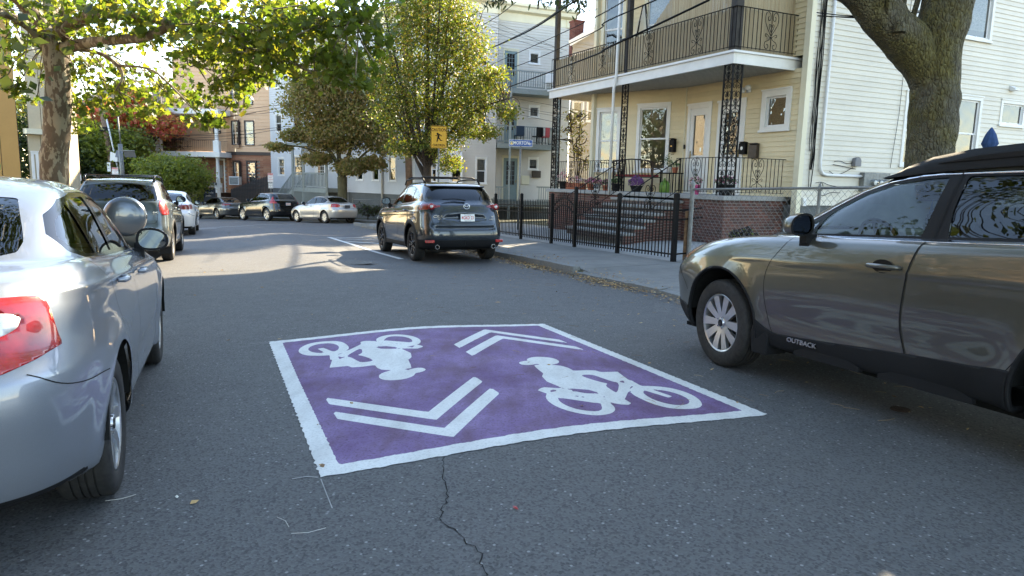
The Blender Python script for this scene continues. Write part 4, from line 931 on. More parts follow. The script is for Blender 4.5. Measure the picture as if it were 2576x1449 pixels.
# ---- painted panel: one thin sheet cut into purple field, border and symbols
class Sheet(Shell):
    def __init__(s, P, T): s.V = P; s.T = T; s.N = np.tile([0,0,1.0],(len(P),1)); s.lab = np.array(['body'] * len(T), dtype=object)
    def obj(s, label, name, mt, parent, kind=None):
        tt = s.T[s.lab == label]
        if not len(tt): return None
        used, inv = np.unique(tt, return_inverse=True); me = bpy.data.meshes.new(name); me.from_pydata(s.V[used].tolist(),[], inv.reshape(-1,3).tolist()); me.materials.append(mt)
        me.polygons.foreach_set('use_smooth', [True] * len(me.polygons)); return link(name, me, parent, kind=kind)
def paint_road(key, c0, c1, dark, wear=.2):
    n = N(key); co = n.coord(); a = n.noise(co, 1.7,7,.68); b = n.noise(co, 70,4,.65); st_ = n.noise(n.coord('Object', (3.0,1.0,1.0)),2.2,4)
    base = n.ramp(a, [(.3, c0),(.7, c1)]); base = n.mix(n.math('MULTIPLY', n.ramp(st_, [(.44,(0,) * 3),(.66,(1,) * 3)]),.55), base, dark)
    base = n.mix(n.math('MULTIPLY', n.ramp(b, [(.50,(0,) * 3),(.66,(1,) * 3)]), wear), base, tuple(k * .4 for k in dark))
    n.col(base); n.set(Roughness=.7, Normal=n.bump(b, .5,.004)); M[key] = n.m
paint_road('paint_white', (.66,.67,.65),(.76,.77,.75),(.52,.52,.50),.30)
paint_road('paint_purple', (.095,.036,.150),(.25,.17,.36),(.10,.045,.075),.6)
paint_road('paint_worn', (.50,.52,.53),(.62,.63,.63),(.30,.31,.32),.5)
def build_panel():
    O = np.array([-.893,3.181]); e1 = np.array([.9200,.3920]); e2 = np.array([-.3920,.9200]); Wd, Hd = 2.755,3.40
    nx, ny = 100,122; a = np.linspace(-.03, Wd + .06, nx); b = np.linspace(-.03, Hd + .04, ny); A, B = np.meshgrid(a, b, indexing='ij')
    P2 = np.stack([A.ravel(), B.ravel(), np.zeros(A.size)],1); idx = np.arange(nx * ny).reshape(nx, ny)
    p, q, r, t = idx[:-1, :-1].ravel(), idx[1:, :-1].ravel(), idx[1:, 1:].ravel(), idx[:-1,1:].ravel()
    S = Sheet(P2, np.concatenate([np.stack([p, q, r],1), np.stack([p, r, t],1)]))
    sdf = lambda pl: (lambda s, y, z: poly_sdf(np.stack([s, y],1), pl))
    rg = np.random.RandomState(3); ph = rg.rand(12) * 6
    jag = lambda s, y: .004 * np.sin(37 * s + ph[0]) + .003 * np.sin(83 * y + ph[1]) + .004 * np.sin(61 * (s + y) + ph[2]) + .003 * np.sin(140 * s - 90 * y)
    outer = [(0,0),(2.758,.008),(2.80,3.41),(1.45,3.43),(0,3.385)]; inner = [(.108,.125),(1.3,.135),(2.65,.128),(2.672,1.43),(2.69,3.31),(1.4,3.325),(.114,3.285),(.105,1.9)]
    S.cut(lambda s, y, z: -(poly_sdf(np.stack([s, y],1), outer) + jag(s, y)), 'none')
    S.cut(lambda s, y, z: -(poly_sdf(np.stack([s, y],1), inner) + jag(s, y) * .8), 'border')
    chv = [[(.211,1.02),(.742,.40),(1.283,1.06),(1.285,.905),(.744,.237),(.215,.853)],[(.211,1.345),(.742,.725),(1.283,1.39),(1.285,1.225),(.744,.56),(.215,1.18)]]
    rot = lambda pl: [(2.775 - x, 3.405 - y) for x, y in pl]
    for c in chv: S.cut(sdf(c), 'arrow'); S.cut(sdf(rot(c)), 'arrow2')
    head = [(1.865,1.779),(1.933,1.853),(2.005,1.877),(2.097,1.842),(2.135,1.77),(2.12,1.673),(2.074,1.612),(2.029,1.591),(1.96,1.56),(1.90,1.60),(1.87,1.68)]
    visor = [(1.761,1.693),(1.801,1.728),(1.851,1.747),(1.90,1.74),(1.90,1.63),(1.811,1.593),(1.761,1.622)]
    body = [(1.993,1.578),(2.062,1.529),(2.083,1.457),(2.081,1.355),(2.192,1.357),(2.257,1.337),(2.273,1.277),(2.414,1.263),(2.355,1.01),(2.30,1.02),(2.25,.97),(2.314,.873),(2.257,.829),(2.031,.545),(2.022,.451),(1.984,.422),(1.93,.446),(1.909,.476),(1.873,.531),(1.94,.646),(1.939,.732),(1.913,.814),(1.83,.86),(1.755,.90),(1.744,.953),(1.723,1.09),(1.755,1.241),(1.803,1.313),(1.827,1.481),(1.849,1.591)]
    arm = [(2.061,1.221),(2.162,1.22),(2.182,1.116),(2.204,.992),(2.237,.946),(2.063,.689),(2.068,.775),(2.089,.899),(2.146,.945),(2.109,.99),(2.066,1.129)]
    ro = [(1.873,.531),(1.883,.466),(1.854,.367),(1.795,.295),(1.726,.265),(1.653,.266),(1.578,.327),(1.523,.429),(1.503,.554),(1.518,.674),(1.562,.775),(1.628,.83),(1.711,.836),(1.792,.799),(1.867,.713),(1.896,.623)]
    ri = [(1.777,.401),(1.751,.364),(1.709,.34),(1.66,.359),(1.606,.412),(1.578,.50),(1.578,.592),(1.599,.672),(1.637,.72),(1.699,.736),(1.771,.685),(1.827,.606),(1.826,.511)]
    fo = [(2.191,.733),(2.272,.826),(2.348,.84),(2.458,.804),(2.541,.729),(2.576,.593),(2.551,.445),(2.49,.324),(2.415,.255),(2.326,.246),(2.218,.28),(2.163,.374),(2.148,.504),(2.151,.636)]
    fi = [(2.251,.668),(2.306,.727),(2.369,.739),(2.458,.676),(2.487,.563),(2.478,.463),(2.429,.377),(2.362,.336),(2.287,.347),(2.236,.421),(2.222,.537)]
    fork = [(2.272,.826),(2.348,.84),(2.408,.537),(2.357,.518),(2.305,.709)]; neck = [(2.30,1.03),(2.37,1.0),(2.345,.80),(2.285,.79)]
    seat_ = [(1.556,.896),(1.628,.954),(1.771,.874),(1.80,.80),(1.70,.845),(1.655,.886),(1.619,.833),(1.582,.796)]
    stay = [(1.60,.70),(1.64,.80),(1.96,.70),(1.88,.56),(1.80,.50)]; hole = [(1.70,.715),(1.80,.715),(1.80,.625)]
    c2 = lambda pl: chaikin(pl, 1)
    def rider(flip):
        def F(s, y, z):
            if flip: s, y = 2.775 - s, 3.405 - y
            P = np.stack([s, y],1); f = lambda pl: poly_sdf(P, pl)
            b = np.minimum(f(body),-f(c2(arm))); r_ = np.minimum(f(c2(ro)),-f(c2(ri))); fr = np.minimum(f(c2(fo)),-f(c2(fi)))
            return np.maximum.reduce([f(c2(head)), f(c2(visor)), b, r_, fr, f(fork), f(neck), np.minimum(f(seat_),1), np.minimum(f(stay),-f(hole))])
        return F
    S.cut(rider(False), 'rider'); S.cut(rider(True), 'rider2')
    XY = O + S.V[:, :1] * e1 + S.V[:, 1:2] * e2; S.V = np.concatenate([XY, (gz(XY[:, 0], XY[:, 1]) + .004)[:, None]],1)
    root = empty('road_marking', label='purple rectangle with white border, arrows and two cyclists painted on the asphalt', cat='road marking')
    S.obj('body', 'purple_field', M['paint_purple'], root); S.obj('border', 'white_border', M['paint_white'], root)
    S.obj('arrow', 'double_arrow', M['paint_white'], root); S.obj('arrow2', 'double_arrow', M['paint_white'], root)
    S.obj('rider', 'cyclist_symbol', M['paint_white'], root); S.obj('rider2', 'cyclist_symbol', M['paint_white'], root)
build_panel()
def ribbon(mb, pts, wd, h=.004, step=.15):
    P = []
    for a, b in zip(pts[:-1], pts[1:]):
        a = Vector(a[:2]); b = Vector(b[:2]); k = max(1, int((b - a).length / step)); P += [a.lerp(b, i / k) for i in range(k)]
    P.append(Vector(pts[-1][:2])); vs_ = []
    ws = wd if callable(wd) else (lambda t: wd)
    for i, p in enumerate(P):
        t = (P[min(i + 1, len(P) - 1)] - P[max(i - 1,0)]).normalized(); nn = Vector((-t.y, t.x)); w2 = ws(i / max(1, len(P) - 1)) / 2
        for e in (1,-1): q = p + nn * (w2 * e); vs_.append((q.x, q.y, float(gz(q.x, q.y)) + h))
    mb.add(vs_, [(2 * i, 2 * i + 1,2 * i + 3,2 * i + 2) for i in range(len(P) - 1)])
def line_thing(name, label, cat, segs, mt, h=.004, group=None):
    b = MB()
    for pts, wd in segs: ribbon(b, pts, wd, h)
    return b.build(name, M[mt], label=label, cat=cat, group=group)
g2 = lambda px, py: tuple(gp(px, py))
line_thing('hatched_marking', 'white triangle hatching on the road left of the blue grey crossover', 'road marking',
    [([g2(827,597), g2(880,613), g2(945,634), g2(1010,652)],.13),([g2(829,597.5), g2(950,598), g2(1100,599)],.11),([g2(840,600), g2(945,604)],.08),([g2(868,607), g2(960,613)],.11)], 'paint_white')
line_thing('stop_line', 'pale worn double line across the far side street before the parked row', 'road marking',
    [([g2(492,575.5), g2(560,571), g2(640,567.5)],.09),([g2(492,577.5), g2(545,574.5)],.09),([g2(640,565), g2(740,564), g2(834,565)],.11)], 'paint_worn')
line_thing('lane_line', 'thin faded white line nearest the far row of cars', 'road marking', [([g2(493,561.5), g2(560,560), g2(646,560.5)],.08)], 'paint_worn')
rr = random.Random(5)
def crack(pts, w0, amp, name='road_crack'):
    P = [Vector(pts[0])]
    for a, b in zip(pts[:-1], pts[1:]):
        a = Vector(a); b = Vector(b); k = max(2, int((b - a).length / .03))
        for i in range(1, k + 1):
            q = a.lerp(b, i / k); P.append(q + Vector((rr.gauss(0, amp), rr.gauss(0, amp),0)))
    mb = MB(); vs_ = []
    for i, p in enumerate(P):
        t = (P[min(i + 1, len(P) - 1)] - P[max(i - 1,0)]); t.z = 0; t.normalize(); nn = Vector((-t.y, t.x, 0)); w2 = w0 * rr.uniform(.25,1.0) / 2
        for e in (1,-1): q = p + nn * w2 * e; vs_.append((q.x, q.y, float(gz(q.x, q.y)) + .0025))
    mb.add(vs_, [(2 * i, 2 * i + 1,2 * i + 3,2 * i + 2) for i in range(len(P) - 1)]); return mb.build(name, M['gap_black'], road, kind='stuff')
crack([g2(1118,1150), g2(1112,1185), g2(1125,1235), g2(1108,1310)],.008,.006); crack([g2(1108,1310), g2(1150,1345), g2(1200,1385), g2(1228,1449)],.007,.006)
crack([g2(420,690), g2(520,684), g2(640,680)],.03,.012); crack([g2(840,650), g2(1000,652)],.02,.01); crack([g2(1480,700), g2(1560,716)],.01,.01)
# chalk setting-out marks round the panel
ch = MB(); ribbon(ch, [g2(807,1206), g2(822,1245), g2(836,1280)],.005,.003,.03); ribbon(ch, [g2(735,1206), g2(770,1200), g2(800,1202)],.010,.003,.03); ribbon(ch, [g2(628,865), g2(675,862)],.006,.003,.03); ribbon(ch, [g2(1368,814), g2(1458,813)],.006,.003,.05)
for k in range(9): ribbon(ch, [g2(1648 + rr.uniform(-4,4),762 + k * 2.6), g2(1688 + rr.uniform(-4,6),764 + k * 2.6)],.009,.003,.05)
ch.build('chalk_mark', M['concrete_light'], kind='stuff', label='faint white chalk strokes at the corners of the painted panel')
# manhole covers
def manhole(px, py, r, label, name='manhole_cover', mt='iron'):
    c = gp(px, py); root = empty(name, c, label=label, cat='manhole cover')
    up = GN; root.rotation_euler = up.to_track_quat('Z', 'Y').to_euler(); root.location = c + Vector((0,0,.0))
    b = MB(); b.lathe([(r, .004),(r, .010),(r * .93,.010),(r * .92,.003)],40); b.build('frame_ring', M[mt], root)
    b = MB(); b.lathe([(.001,.007),(r * .90,.007),(r * .905,.002)],40)
    for i in range(-5,6):
        for j in range(-5,6):
            x, y = i * r * .155, j * r * .155
            if math.hypot(x, y) < r * .82: b.cbox((x, y, .009),(r * .10, r * .10,.006))
    b.build('lid', M[mt], root)
simple('iron', (.13,.13,.125),.6,.4,.25,18,.2,60); simple('rusty_iron', (.035,.024,.018),.7,.3,.3,18,.2,60)
manhole(884,661.5,.40, 'round iron manhole cover in the road left of the crossover'); manhole(2265,1032,.062, 'small rusty valve cover in the road beside the olive wagon', 'valve_cover', 'rusty_iron')
# ---- kerb and pavement on the right
KV = 5.74; FV = 8.08
def sw_h(u, v):
    """height of the right-hand pavement above the road plane"""
    k = .045 + .09 * np.clip((u - 10.6) / .7,0,1); return k + (v - KV) * (.165 - k) / (FV - KV)
def gpl(x, y): return 0.0118 * x - 0.0238 * y - 0.02 * np.logaddexp(0,(y - 33) / 2) * 2
def slab(name, u0, u1, v0, v1, hf, mt, parent, th=.10, nu=6, nv=4, gap=.006, rough_=0.0):
    vs_ = []
    for i in range(nu + 1):
        for j in range(nv + 1):
            u = u0 + gap + (u1 - u0 - 2 * gap) * i / nu; v = v0 + gap + (v1 - v0 - 2 * gap) * j / nv
            x = UX * u + UY * v; y = UY * u - UX * v; vs_.append((x, y, gpl(x, y) + hf(u, v) + rr.gauss(0, rough_)))
    k = nv + 1; top = [(i * k + j, i * k + j + 1,(i + 1) * k + j + 1,(i + 1) * k + j) for i in range(nu) for j in range(nv)]
    top = [q[::-1] for q in top]
    rim = [i * k for i in range(nu + 1)] + [nu * k + j for j in range(1, k)] + [i * k + nv for i in range(nu - 1,-1,-1)] + [j for j in range(nv - 1,0,-1)]
    b0 = len(vs_); vs_ += [(vs_[i][0], vs_[i][1], vs_[i][2] - th) for i in rim]; m_ = len(rim)
    side = [(rim[i], rim[(i + 1) % m_], b0 + (i + 1) % m_, b0 + i) for i in range(m_)]
    mb = MB(); mb.add(vs_, top + [s_[::-1] for s_ in side]); return mb.build(name, mt, parent)
pave = empty('pavement'); pave['kind'] = 'structure'
bed = MB(); 
for i in range(20):
    u0, u1 = -9 + i * 2.1,-9 + (i + 1) * 2.1
edges = [-9,-6.6,-4.2,-1.8,.6,2.4,4.2,6.0,7.7,9.4,11.05,12.9,14.8,16.7,18.6,20.5,22.6,24.8,27.0,29.5,32.0]
for u0, u1 in zip(edges[:-1], edges[1:]): slab('paving_slab', u0, u1, KV + .17, FV - .02, sw_h, M['concrete'], pave, gap=.007, rough_=.0015)
slab('slab_bed', -9,32, KV + .1, FV + .05, lambda u, v: sw_h(u, v) - .02, M['soil'], pave, nu=40, nv=3)
kerb = empty('kerb'); kerb['kind'] = 'structure'
u = -9.0
while u < 32:
    ln_ = rr.uniform(1.35,1.9); nxt = u + ln_
    if u < 11.05 < nxt: nxt = 11.05 if 11.05 - u > .5 else 12.4
    sunk = nxt <= 11.06; dz = rr.gauss(0,.008); tl = rr.gauss(0,.006); dv = rr.gauss(0,.012) + (.03 if sunk else 0)
    base = (.045 if sunk else .14) + dz
    slab('kerb_stone', u, nxt, KV + dv, KV + .165 + dv, (lambda b_, t_, u0_, l_, sk: (lambda uu, vv: b_ + t_ * (uu - u0_ - l_ / 2) + (.12 * (vv - KV) if sk else .03 * (vv - KV))))(base, tl, u, ln_, sunk), M['granite'], kerb, th=.28, nu=10, nv=2, gap=.008, rough_=.003)
    u = nxt
# left pavement and kerb, the far pavement
lp = slab('left_pavement', -9,31,-5.3,-3.05, lambda u, v: .13 + 0 * u, M['concrete'], None, nu=60, nv=2); tag(lp, kind='structure')
lk = slab('left_kerb', -9,31,-3.05,-2.9, lambda u, v: .12 + 0 * u, M['granite'], None, nu=60, nv=1); tag(lk, kind='structure')
D48 = Vector((-.743,.669,0)); N48 = Vector((.669,.743,0)); K48 = Vector((-8.5,38.0,0))
def strip48(name, t0, t1, n0, n1, h, mt, th=.15, k=40):
    mb = MB(); vs_ = []
    for i in range(k + 1):
        for n_ in (n0, n1):
            p = K48 + D48 * (t0 + (t1 - t0) * i / k) + N48 * n_; z = float(gpl(p.x, p.y)); hh = h(n_) if callable(h) else h
            vs_ += [(p.x, p.y, z + hh),(p.x, p.y, z + hh - th)]
    fs_ = []
    for i in range(k):
        a = 4 * i; fs_ += [(a, a + 4, a + 6, a + 2),(a + 1, a, a + 2, a + 3) if i == 0 else (a, a + 1, a + 5, a + 4),(a, a + 1, a + 5, a + 4),(a + 2, a + 6, a + 7, a + 3)]
    mb.add(vs_, fs_); o = mb.build(name, mt); tag(o, kind='structure'); return o
strip48('far_kerb', -16,60,0,.16,.14, M['granite']); strip48('far_pavement', -16,60,.16,2.6,.15, M['concrete']); strip48('far_yard', -16,60,2.6,30, lambda n_: .16 if n_ < 5 else .4, M['soil'])
# paved yard of the cream house, rising from the pavement
def yard_h(u, v): return .165 + .19 * np.clip((v - FV) / 1.5,0,1)
yd = slab('paved_yard', 3,26, FV, 10.9, yard_h, M['concrete_light'], None, nu=30, nv=8); tag(yd, kind='structure')
sy = slab('side_yard', -9,12.3, FV, 24, lambda u, v: .165 + .19 * np.clip((v - FV) / 1.5,0,1) - .012, M['soil'], None, nu=30, nv=10); tag(sy, kind='structure')
by = slab('back_yard', 12.3,36,10.8,40, lambda u, v: .30 + 0 * u, M['soil'], None, nu=20, nv=10); tag(by, kind='structure')
ly = slab('left_yard', -9,60,-45,-5.3, lambda u, v: .12 + 0 * u, M['soil'], None, nu=30, nv=20); tag(ly, kind='structure')
# ---- fallen leaves and litter
def rand_leaf(mb, p, size, mi=0, curl=.4, up=None):
    a = rr.uniform(0,6.28); t = Vector((math.cos(a), math.sin(a), rr.gauss(0,.15))); s_ = Vector((-t.y, t.x, rr.gauss(0,.25)))
    L_, W_ = size, size * rr.uniform(.35,.7); c = size * curl * rr.uniform(0,1)
    q = [p - t * L_ / 2, p - t * L_ * .1 + s_ * W_ / 2 + Vector((0,0, c * .5)), p + t * L_ / 2 + Vector((0,0, c * .3)), p - t * L_ * .1 - s_ * W_ / 2 + Vector((0,0, c * .5)), p + Vector((0,0,.004))]
    mb.add(q, [(0,4,1),(1,4,2),(2,4,3),(3,4,0)], mi)
def leafcol(key, cs, rough=.75, trans=0):
    n = N(key); g = n.n('ShaderNodeNewGeometry'); n.col(n.ramp(g.outputs['Random Per Island'],[(i / (len(cs) - 1), c) for i, c in enumerate(cs)])); n.set(Roughness=rough); M[key] = n.m
leafcol('dead_leaf', [(.14,.075,.03),(.32,.19,.07),(.48,.33,.14),(.38,.25,.11),(.20,.12,.06),(.58,.46,.24)])
mb = MB()
for i in range(6500):
    u = rr.uniform(4,20) if rr.random() < .8 else rr.uniform(4,31); v = KV - abs(rr.gauss(0,.16)) - .01
    if rr.random() < .12: v = KV + rr.uniform(.0,.35)
    dens = math.sin(u * 2.1) * .4 + .75
    if rr.random() > dens: continue
    x = UX * u + UY * v; y = UY * u - UX * v; h = .012 + max(0,.05 - .2 * (KV - v)) * rr.random() + (.12 if v > KV and u > 11 else .05 if v > KV else 0)
    rand_leaf(mb, Vector((x, y, float(gz(x, y)) + h)), rr.uniform(.02,.065))
mb.build('leaf_litter', M['dead_leaf'], kind='stuff', label='dry yellow brown leaves heaped along the kerb')
mb = MB()
for i in range(420):
    u = rr.uniform(2,30); v = rr.uniform(-2.6,5.5) if rr.random() < .5 else rr.uniform(3.6,5.6)
    x = UX * u + UY * v; y = UY * u - UX * v
    rand_leaf(mb, Vector((x, y, float(gz(x, y)) + .006)), rr.uniform(.02,.05) * (1 if rr.random() < .9 else 1.8))
for i in range(170):
    u = rr.uniform(3,14); v = rr.uniform(1.5,5.4); x = UX * u + UY * v; y = UY * u - UX * v; a = rr.uniform(0,6.28); l_ = rr.uniform(.04,.16)
    d = Vector((math.cos(a), math.sin(a),0)) * l_; e = Vector((-d.y, d.x, 0)) * rr.uniform(-.2,.2); z = float(gz(x, y)) + .005
    mb.tube([Vector((x, y, z)), Vector((x, y, z + .002)) + d * .5 + e, Vector((x, y, z)) + d],.0011,3, cap=False)
mb.build('road_litter', M['dead_leaf'], kind='stuff', label='scattered dry leaves and stems on the asphalt')
lf = MB(); q = gp(1297,1281); rand_leaf(lf, q + Vector((0,0,.006)),.045, curl=.2); lf.build('red_leaf', M['red_plastic'], label='small red leaf alone on the near asphalt', cat='leaf')
lf = MB(); q = gp(445,1252); rand_leaf(lf, q + Vector((0,0,.006)),.028, curl=.2); lf.build('pale_leaf', M['off_white'], label='small pale leaf on the asphalt beside the silver saloon rear tyre', cat='leaf')
for pts, lb in (([g2(733,1344), g2(775,1342), g2(820,1330)], 'pale curved grass stem lying below the panel corner'),([g2(697,1303), g2(718,1312), g2(727,1328)], 'short arched grass stem near the longer one'),([g2(265,1262), g2(305,1257), g2(342,1246)], 'straw stem on the asphalt behind the silver saloon')):
    b = MB(); b.tube([Vector(p) + Vector((0,0,.004)) for p in pts],.0011,4); b.build('grass_stem', M['off_white'], label=lb, cat='stem')
# ================================================================ building kit
def siding_mat(key, c, dirt=.25, rough=.55):
    n = N(key); co = n.coord('Object'); g = n.n('ShaderNodeObjectInfo'); tc = n.n('ShaderNodeNewGeometry')
    pos = tc.outputs['Position']; st_ = n.noise(pos, .8,6,.65); gr = n.noise(pos, 14,4,.6)
    base = n.ramp(st_, [(.3, tuple(k * .90 for k in c)),(.7, tuple(min(1, k * 1.04) for k in c))])
    base = n.mix(n.math('MULTIPLY', n.ramp(gr, [(.5,(0,) * 3),(.75,(1,) * 3)]), dirt * .5), base, tuple(k * .6 for k in c))
    v = n.math('MULTIPLY', n.math('SUBTRACT', g.outputs['Random'],.5),.10); hsv = n.n('ShaderNodeHueSaturation'); n.l(base, hsv.inputs['Color']); n.l(n.math('ADD', v, 1.0), hsv.inputs['Value'])
    n.col(hsv.outputs[0]); n.set(Roughness=rough, Normal=n.bump(gr, .08,.004)); M[key] = n.m
siding_mat('cream_siding', (.68,.58,.37)); siding_mat('pale_siding', (.66,.625,.54)); siding_mat('grey_siding', (.58,.555,.51)); siding_mat('blue_grey_siding', (.54,.56,.59)); siding_mat('gap_siding', (.36,.35,.33))
siding_mat('peach_shingle', (.60,.39,.24),.5); siding_mat('mustard_siding', (.42,.24,.07),.4); siding_mat('tan_siding', (.52,.44,.30),.4); siding_mat('cream_trim', (.70,.66,.50),.15)
def brick_mat(key, cs, per='obj'):
    n = N(key); pos = n.n('ShaderNodeNewGeometry'); src = n.n('ShaderNodeObjectInfo').outputs['Random'] if per == 'obj' else pos.outputs['Random Per Island']
    base = n.ramp(src, [(i / (len(cs) - 1), c) for i, c in enumerate(cs)]); f = n.noise(pos.outputs['Position'],40,5,.65)
    base = n.mix(n.math('MULTIPLY', n.ramp(f, [(.4,(0,) * 3),(.7,(1,) * 3)]),.5), base, (.035,.018,.014)); n.col(base); n.set(Roughness=.85, Normal=n.bump(f, .4,.004)); M[key] = n.m
BR = [(.115,.052,.042),(.15,.060,.048),(.08,.045,.040),(.18,.075,.058),(.07,.050,.048),(.13,.06,.05)]
brick_mat('brick', BR); brick_mat('brick_joined', BR, 'isl'); brick_mat('dull_brick', [(.10,.075,.065),(.13,.095,.08),(.08,.065,.06),(.15,.10,.085)], 'isl'); simple('mortar', (.26,.245,.225),.95,0,.2,14,.3,90)
brick_mat('red_brick', [(.20,.055,.035),(.27,.09,.06),(.16,.05,.035)], 'isl'); brick_mat('sandstone', [(.33,.15,.085),(.42,.22,.13),(.26,.11,.065),(.38,.17,.10)], 'isl')
brick_mat('pink_brick', [(.30,.10,.10),(.36,.13,.12),(.25,.085,.085)], 'isl')
def win_glass(key, tr=(.5,.53,.52), refl=.16, wav=.15):
    m_ = glass(key, tr, refl); t = m_.node_tree; gl = [k for k in t.nodes if k.type == 'BSDF_GLOSSY'][0]; no = t.nodes.new('ShaderNodeTexNoise'); no.inputs['Scale'].default_value = 3.0; no.inputs['Detail'].default_value = 1
    ge = t.nodes.new('ShaderNodeNewGeometry'); bp = t.nodes.new('ShaderNodeBump'); bp.inputs['Strength'].default_value = wav; bp.inputs['Distance'].default_value = .05
    t.links.new(ge.outputs['Position'], no.inputs['Vector']); t.links.new(no.outputs[0], bp.inputs['Height']); t.links.new(bp.outputs[0], gl.inputs['Normal']); return m_
win_glass('window_glass', (.50,.52,.51),.07); win_glass('door_glass', (.35,.36,.34),.12,.4)
simple('room_dark', (.018,.018,.02),.9,0,.3,2); simple('curtain', (.50,.47,.40),.9,0,.12,9); simple('blind', (.40,.40,.39),.7,0,.05,5); simple('lace', (.55,.54,.50),.95,0,.35,25,.3,30)
simple('teal_door', (.20,.27,.28),.5,0,.08,3); simple('brown_door', (.16,.07,.03),.45,0,.25,8); simple('brass', (.45,.32,.12),.3,.9,.1,9)
simple('weathered_wood', (.045,.042,.04),.85,0,.35,6,.3,30); simple('pole_wood', (.20,.13,.085),.85,0,.35,5,.3,30); simple('shingle', (.06,.055,.052),.95,0,.4,14,.4,40); simple('brown_trim', (.045,.03,.025),.6,0,.1,4)
simple('soffit', (.50,.47,.40),.7,0,.1,3); simple('deck_grey', (.24,.27,.26),.65,0,.12,6)
UNIT = {}
def board_mesh(e, t, mt):
    k = (round(e, 4), t, mt.name)
    if k not in UNIT:
        b = MB(); b.add([(0,-t, 0),(1,-t, 0),(1,-t * .15, e),(0,-t * .15, e),(0,.004,0),(1,.004,0),(1,.004, e),(0,.004, e)],[(0,1,2,3),(0,4,5,1),(3,2,6,7),(0,3,7,4),(1,5,6,2),(4,7,6,5)])
        UNIT[k] = b.mesh('siding_board', mt)
    return UNIT[k]
def wall_frame(A, B):
    A = Vector((A[0], A[1],0)); B = Vector((B[0], B[1],0)); d = B - A; return A, math.atan2(d.y, d.x), d.length
def spans(L, ops, z0, z1):
    cut = sorted((a, b) for a, b, c, d in ops if c < z1 - 1e-4 and d > z0 + 1e-4); out = []; x = 0.0
    for a, b in cut:
        if a > x: out.append((x, a))
        x = max(x, b)
    if x < L: out.append((x, L))
    return out
def clad_wall(parent, A, B, z0, z1, e, mt, ops=(), t=.019, parts=True, name='siding_board', zmax_parts=99):
    """horizontal boards from A to B (outside on the right-hand side going A to B), leaving the openings free"""
    O, an, L = wall_frame(A, B); z = z0; mb = MB()
    while z < z1 - 1e-4:
        h = min(e, z1 - z)
        if h < e * .3: break
        pcs = [(a, b, z, h) for a, b in spans(L, ops, z, z + h)]
        for a, b, c, d in ops:                      # the slivers above and below an opening
            if z + .004 < c < z + h: pcs.append((a, b, z, c - z))
            if z < d < z + h - .004: pcs.append((a, b, d, z + h - d))
        for a, b, zz, hh in pcs:
            if b - a < .02: continue
            if parts and z < zmax_parts:
                o = link(name, board_mesh(hh, t, mt), parent, (O.x + math.cos(an) * a, O.y + math.sin(an) * a, zz)); o.rotation_euler = (0,0, an); o.scale = (b - a, 1,1)
            else:
                mb.add([(a, -t, zz),(b, -t, zz),(b, -t * .15, zz + hh),(a, -t * .15, zz + hh),(a, .004, zz),(b, .004, zz)],[(0,1,2,3),(0,4,5,1)])
        z += h
    if mb.v: o = mb.build('siding', mt, parent, kind='stuff'); o.location = O; o.rotation_euler = (0,0, an)
    return O, an, L
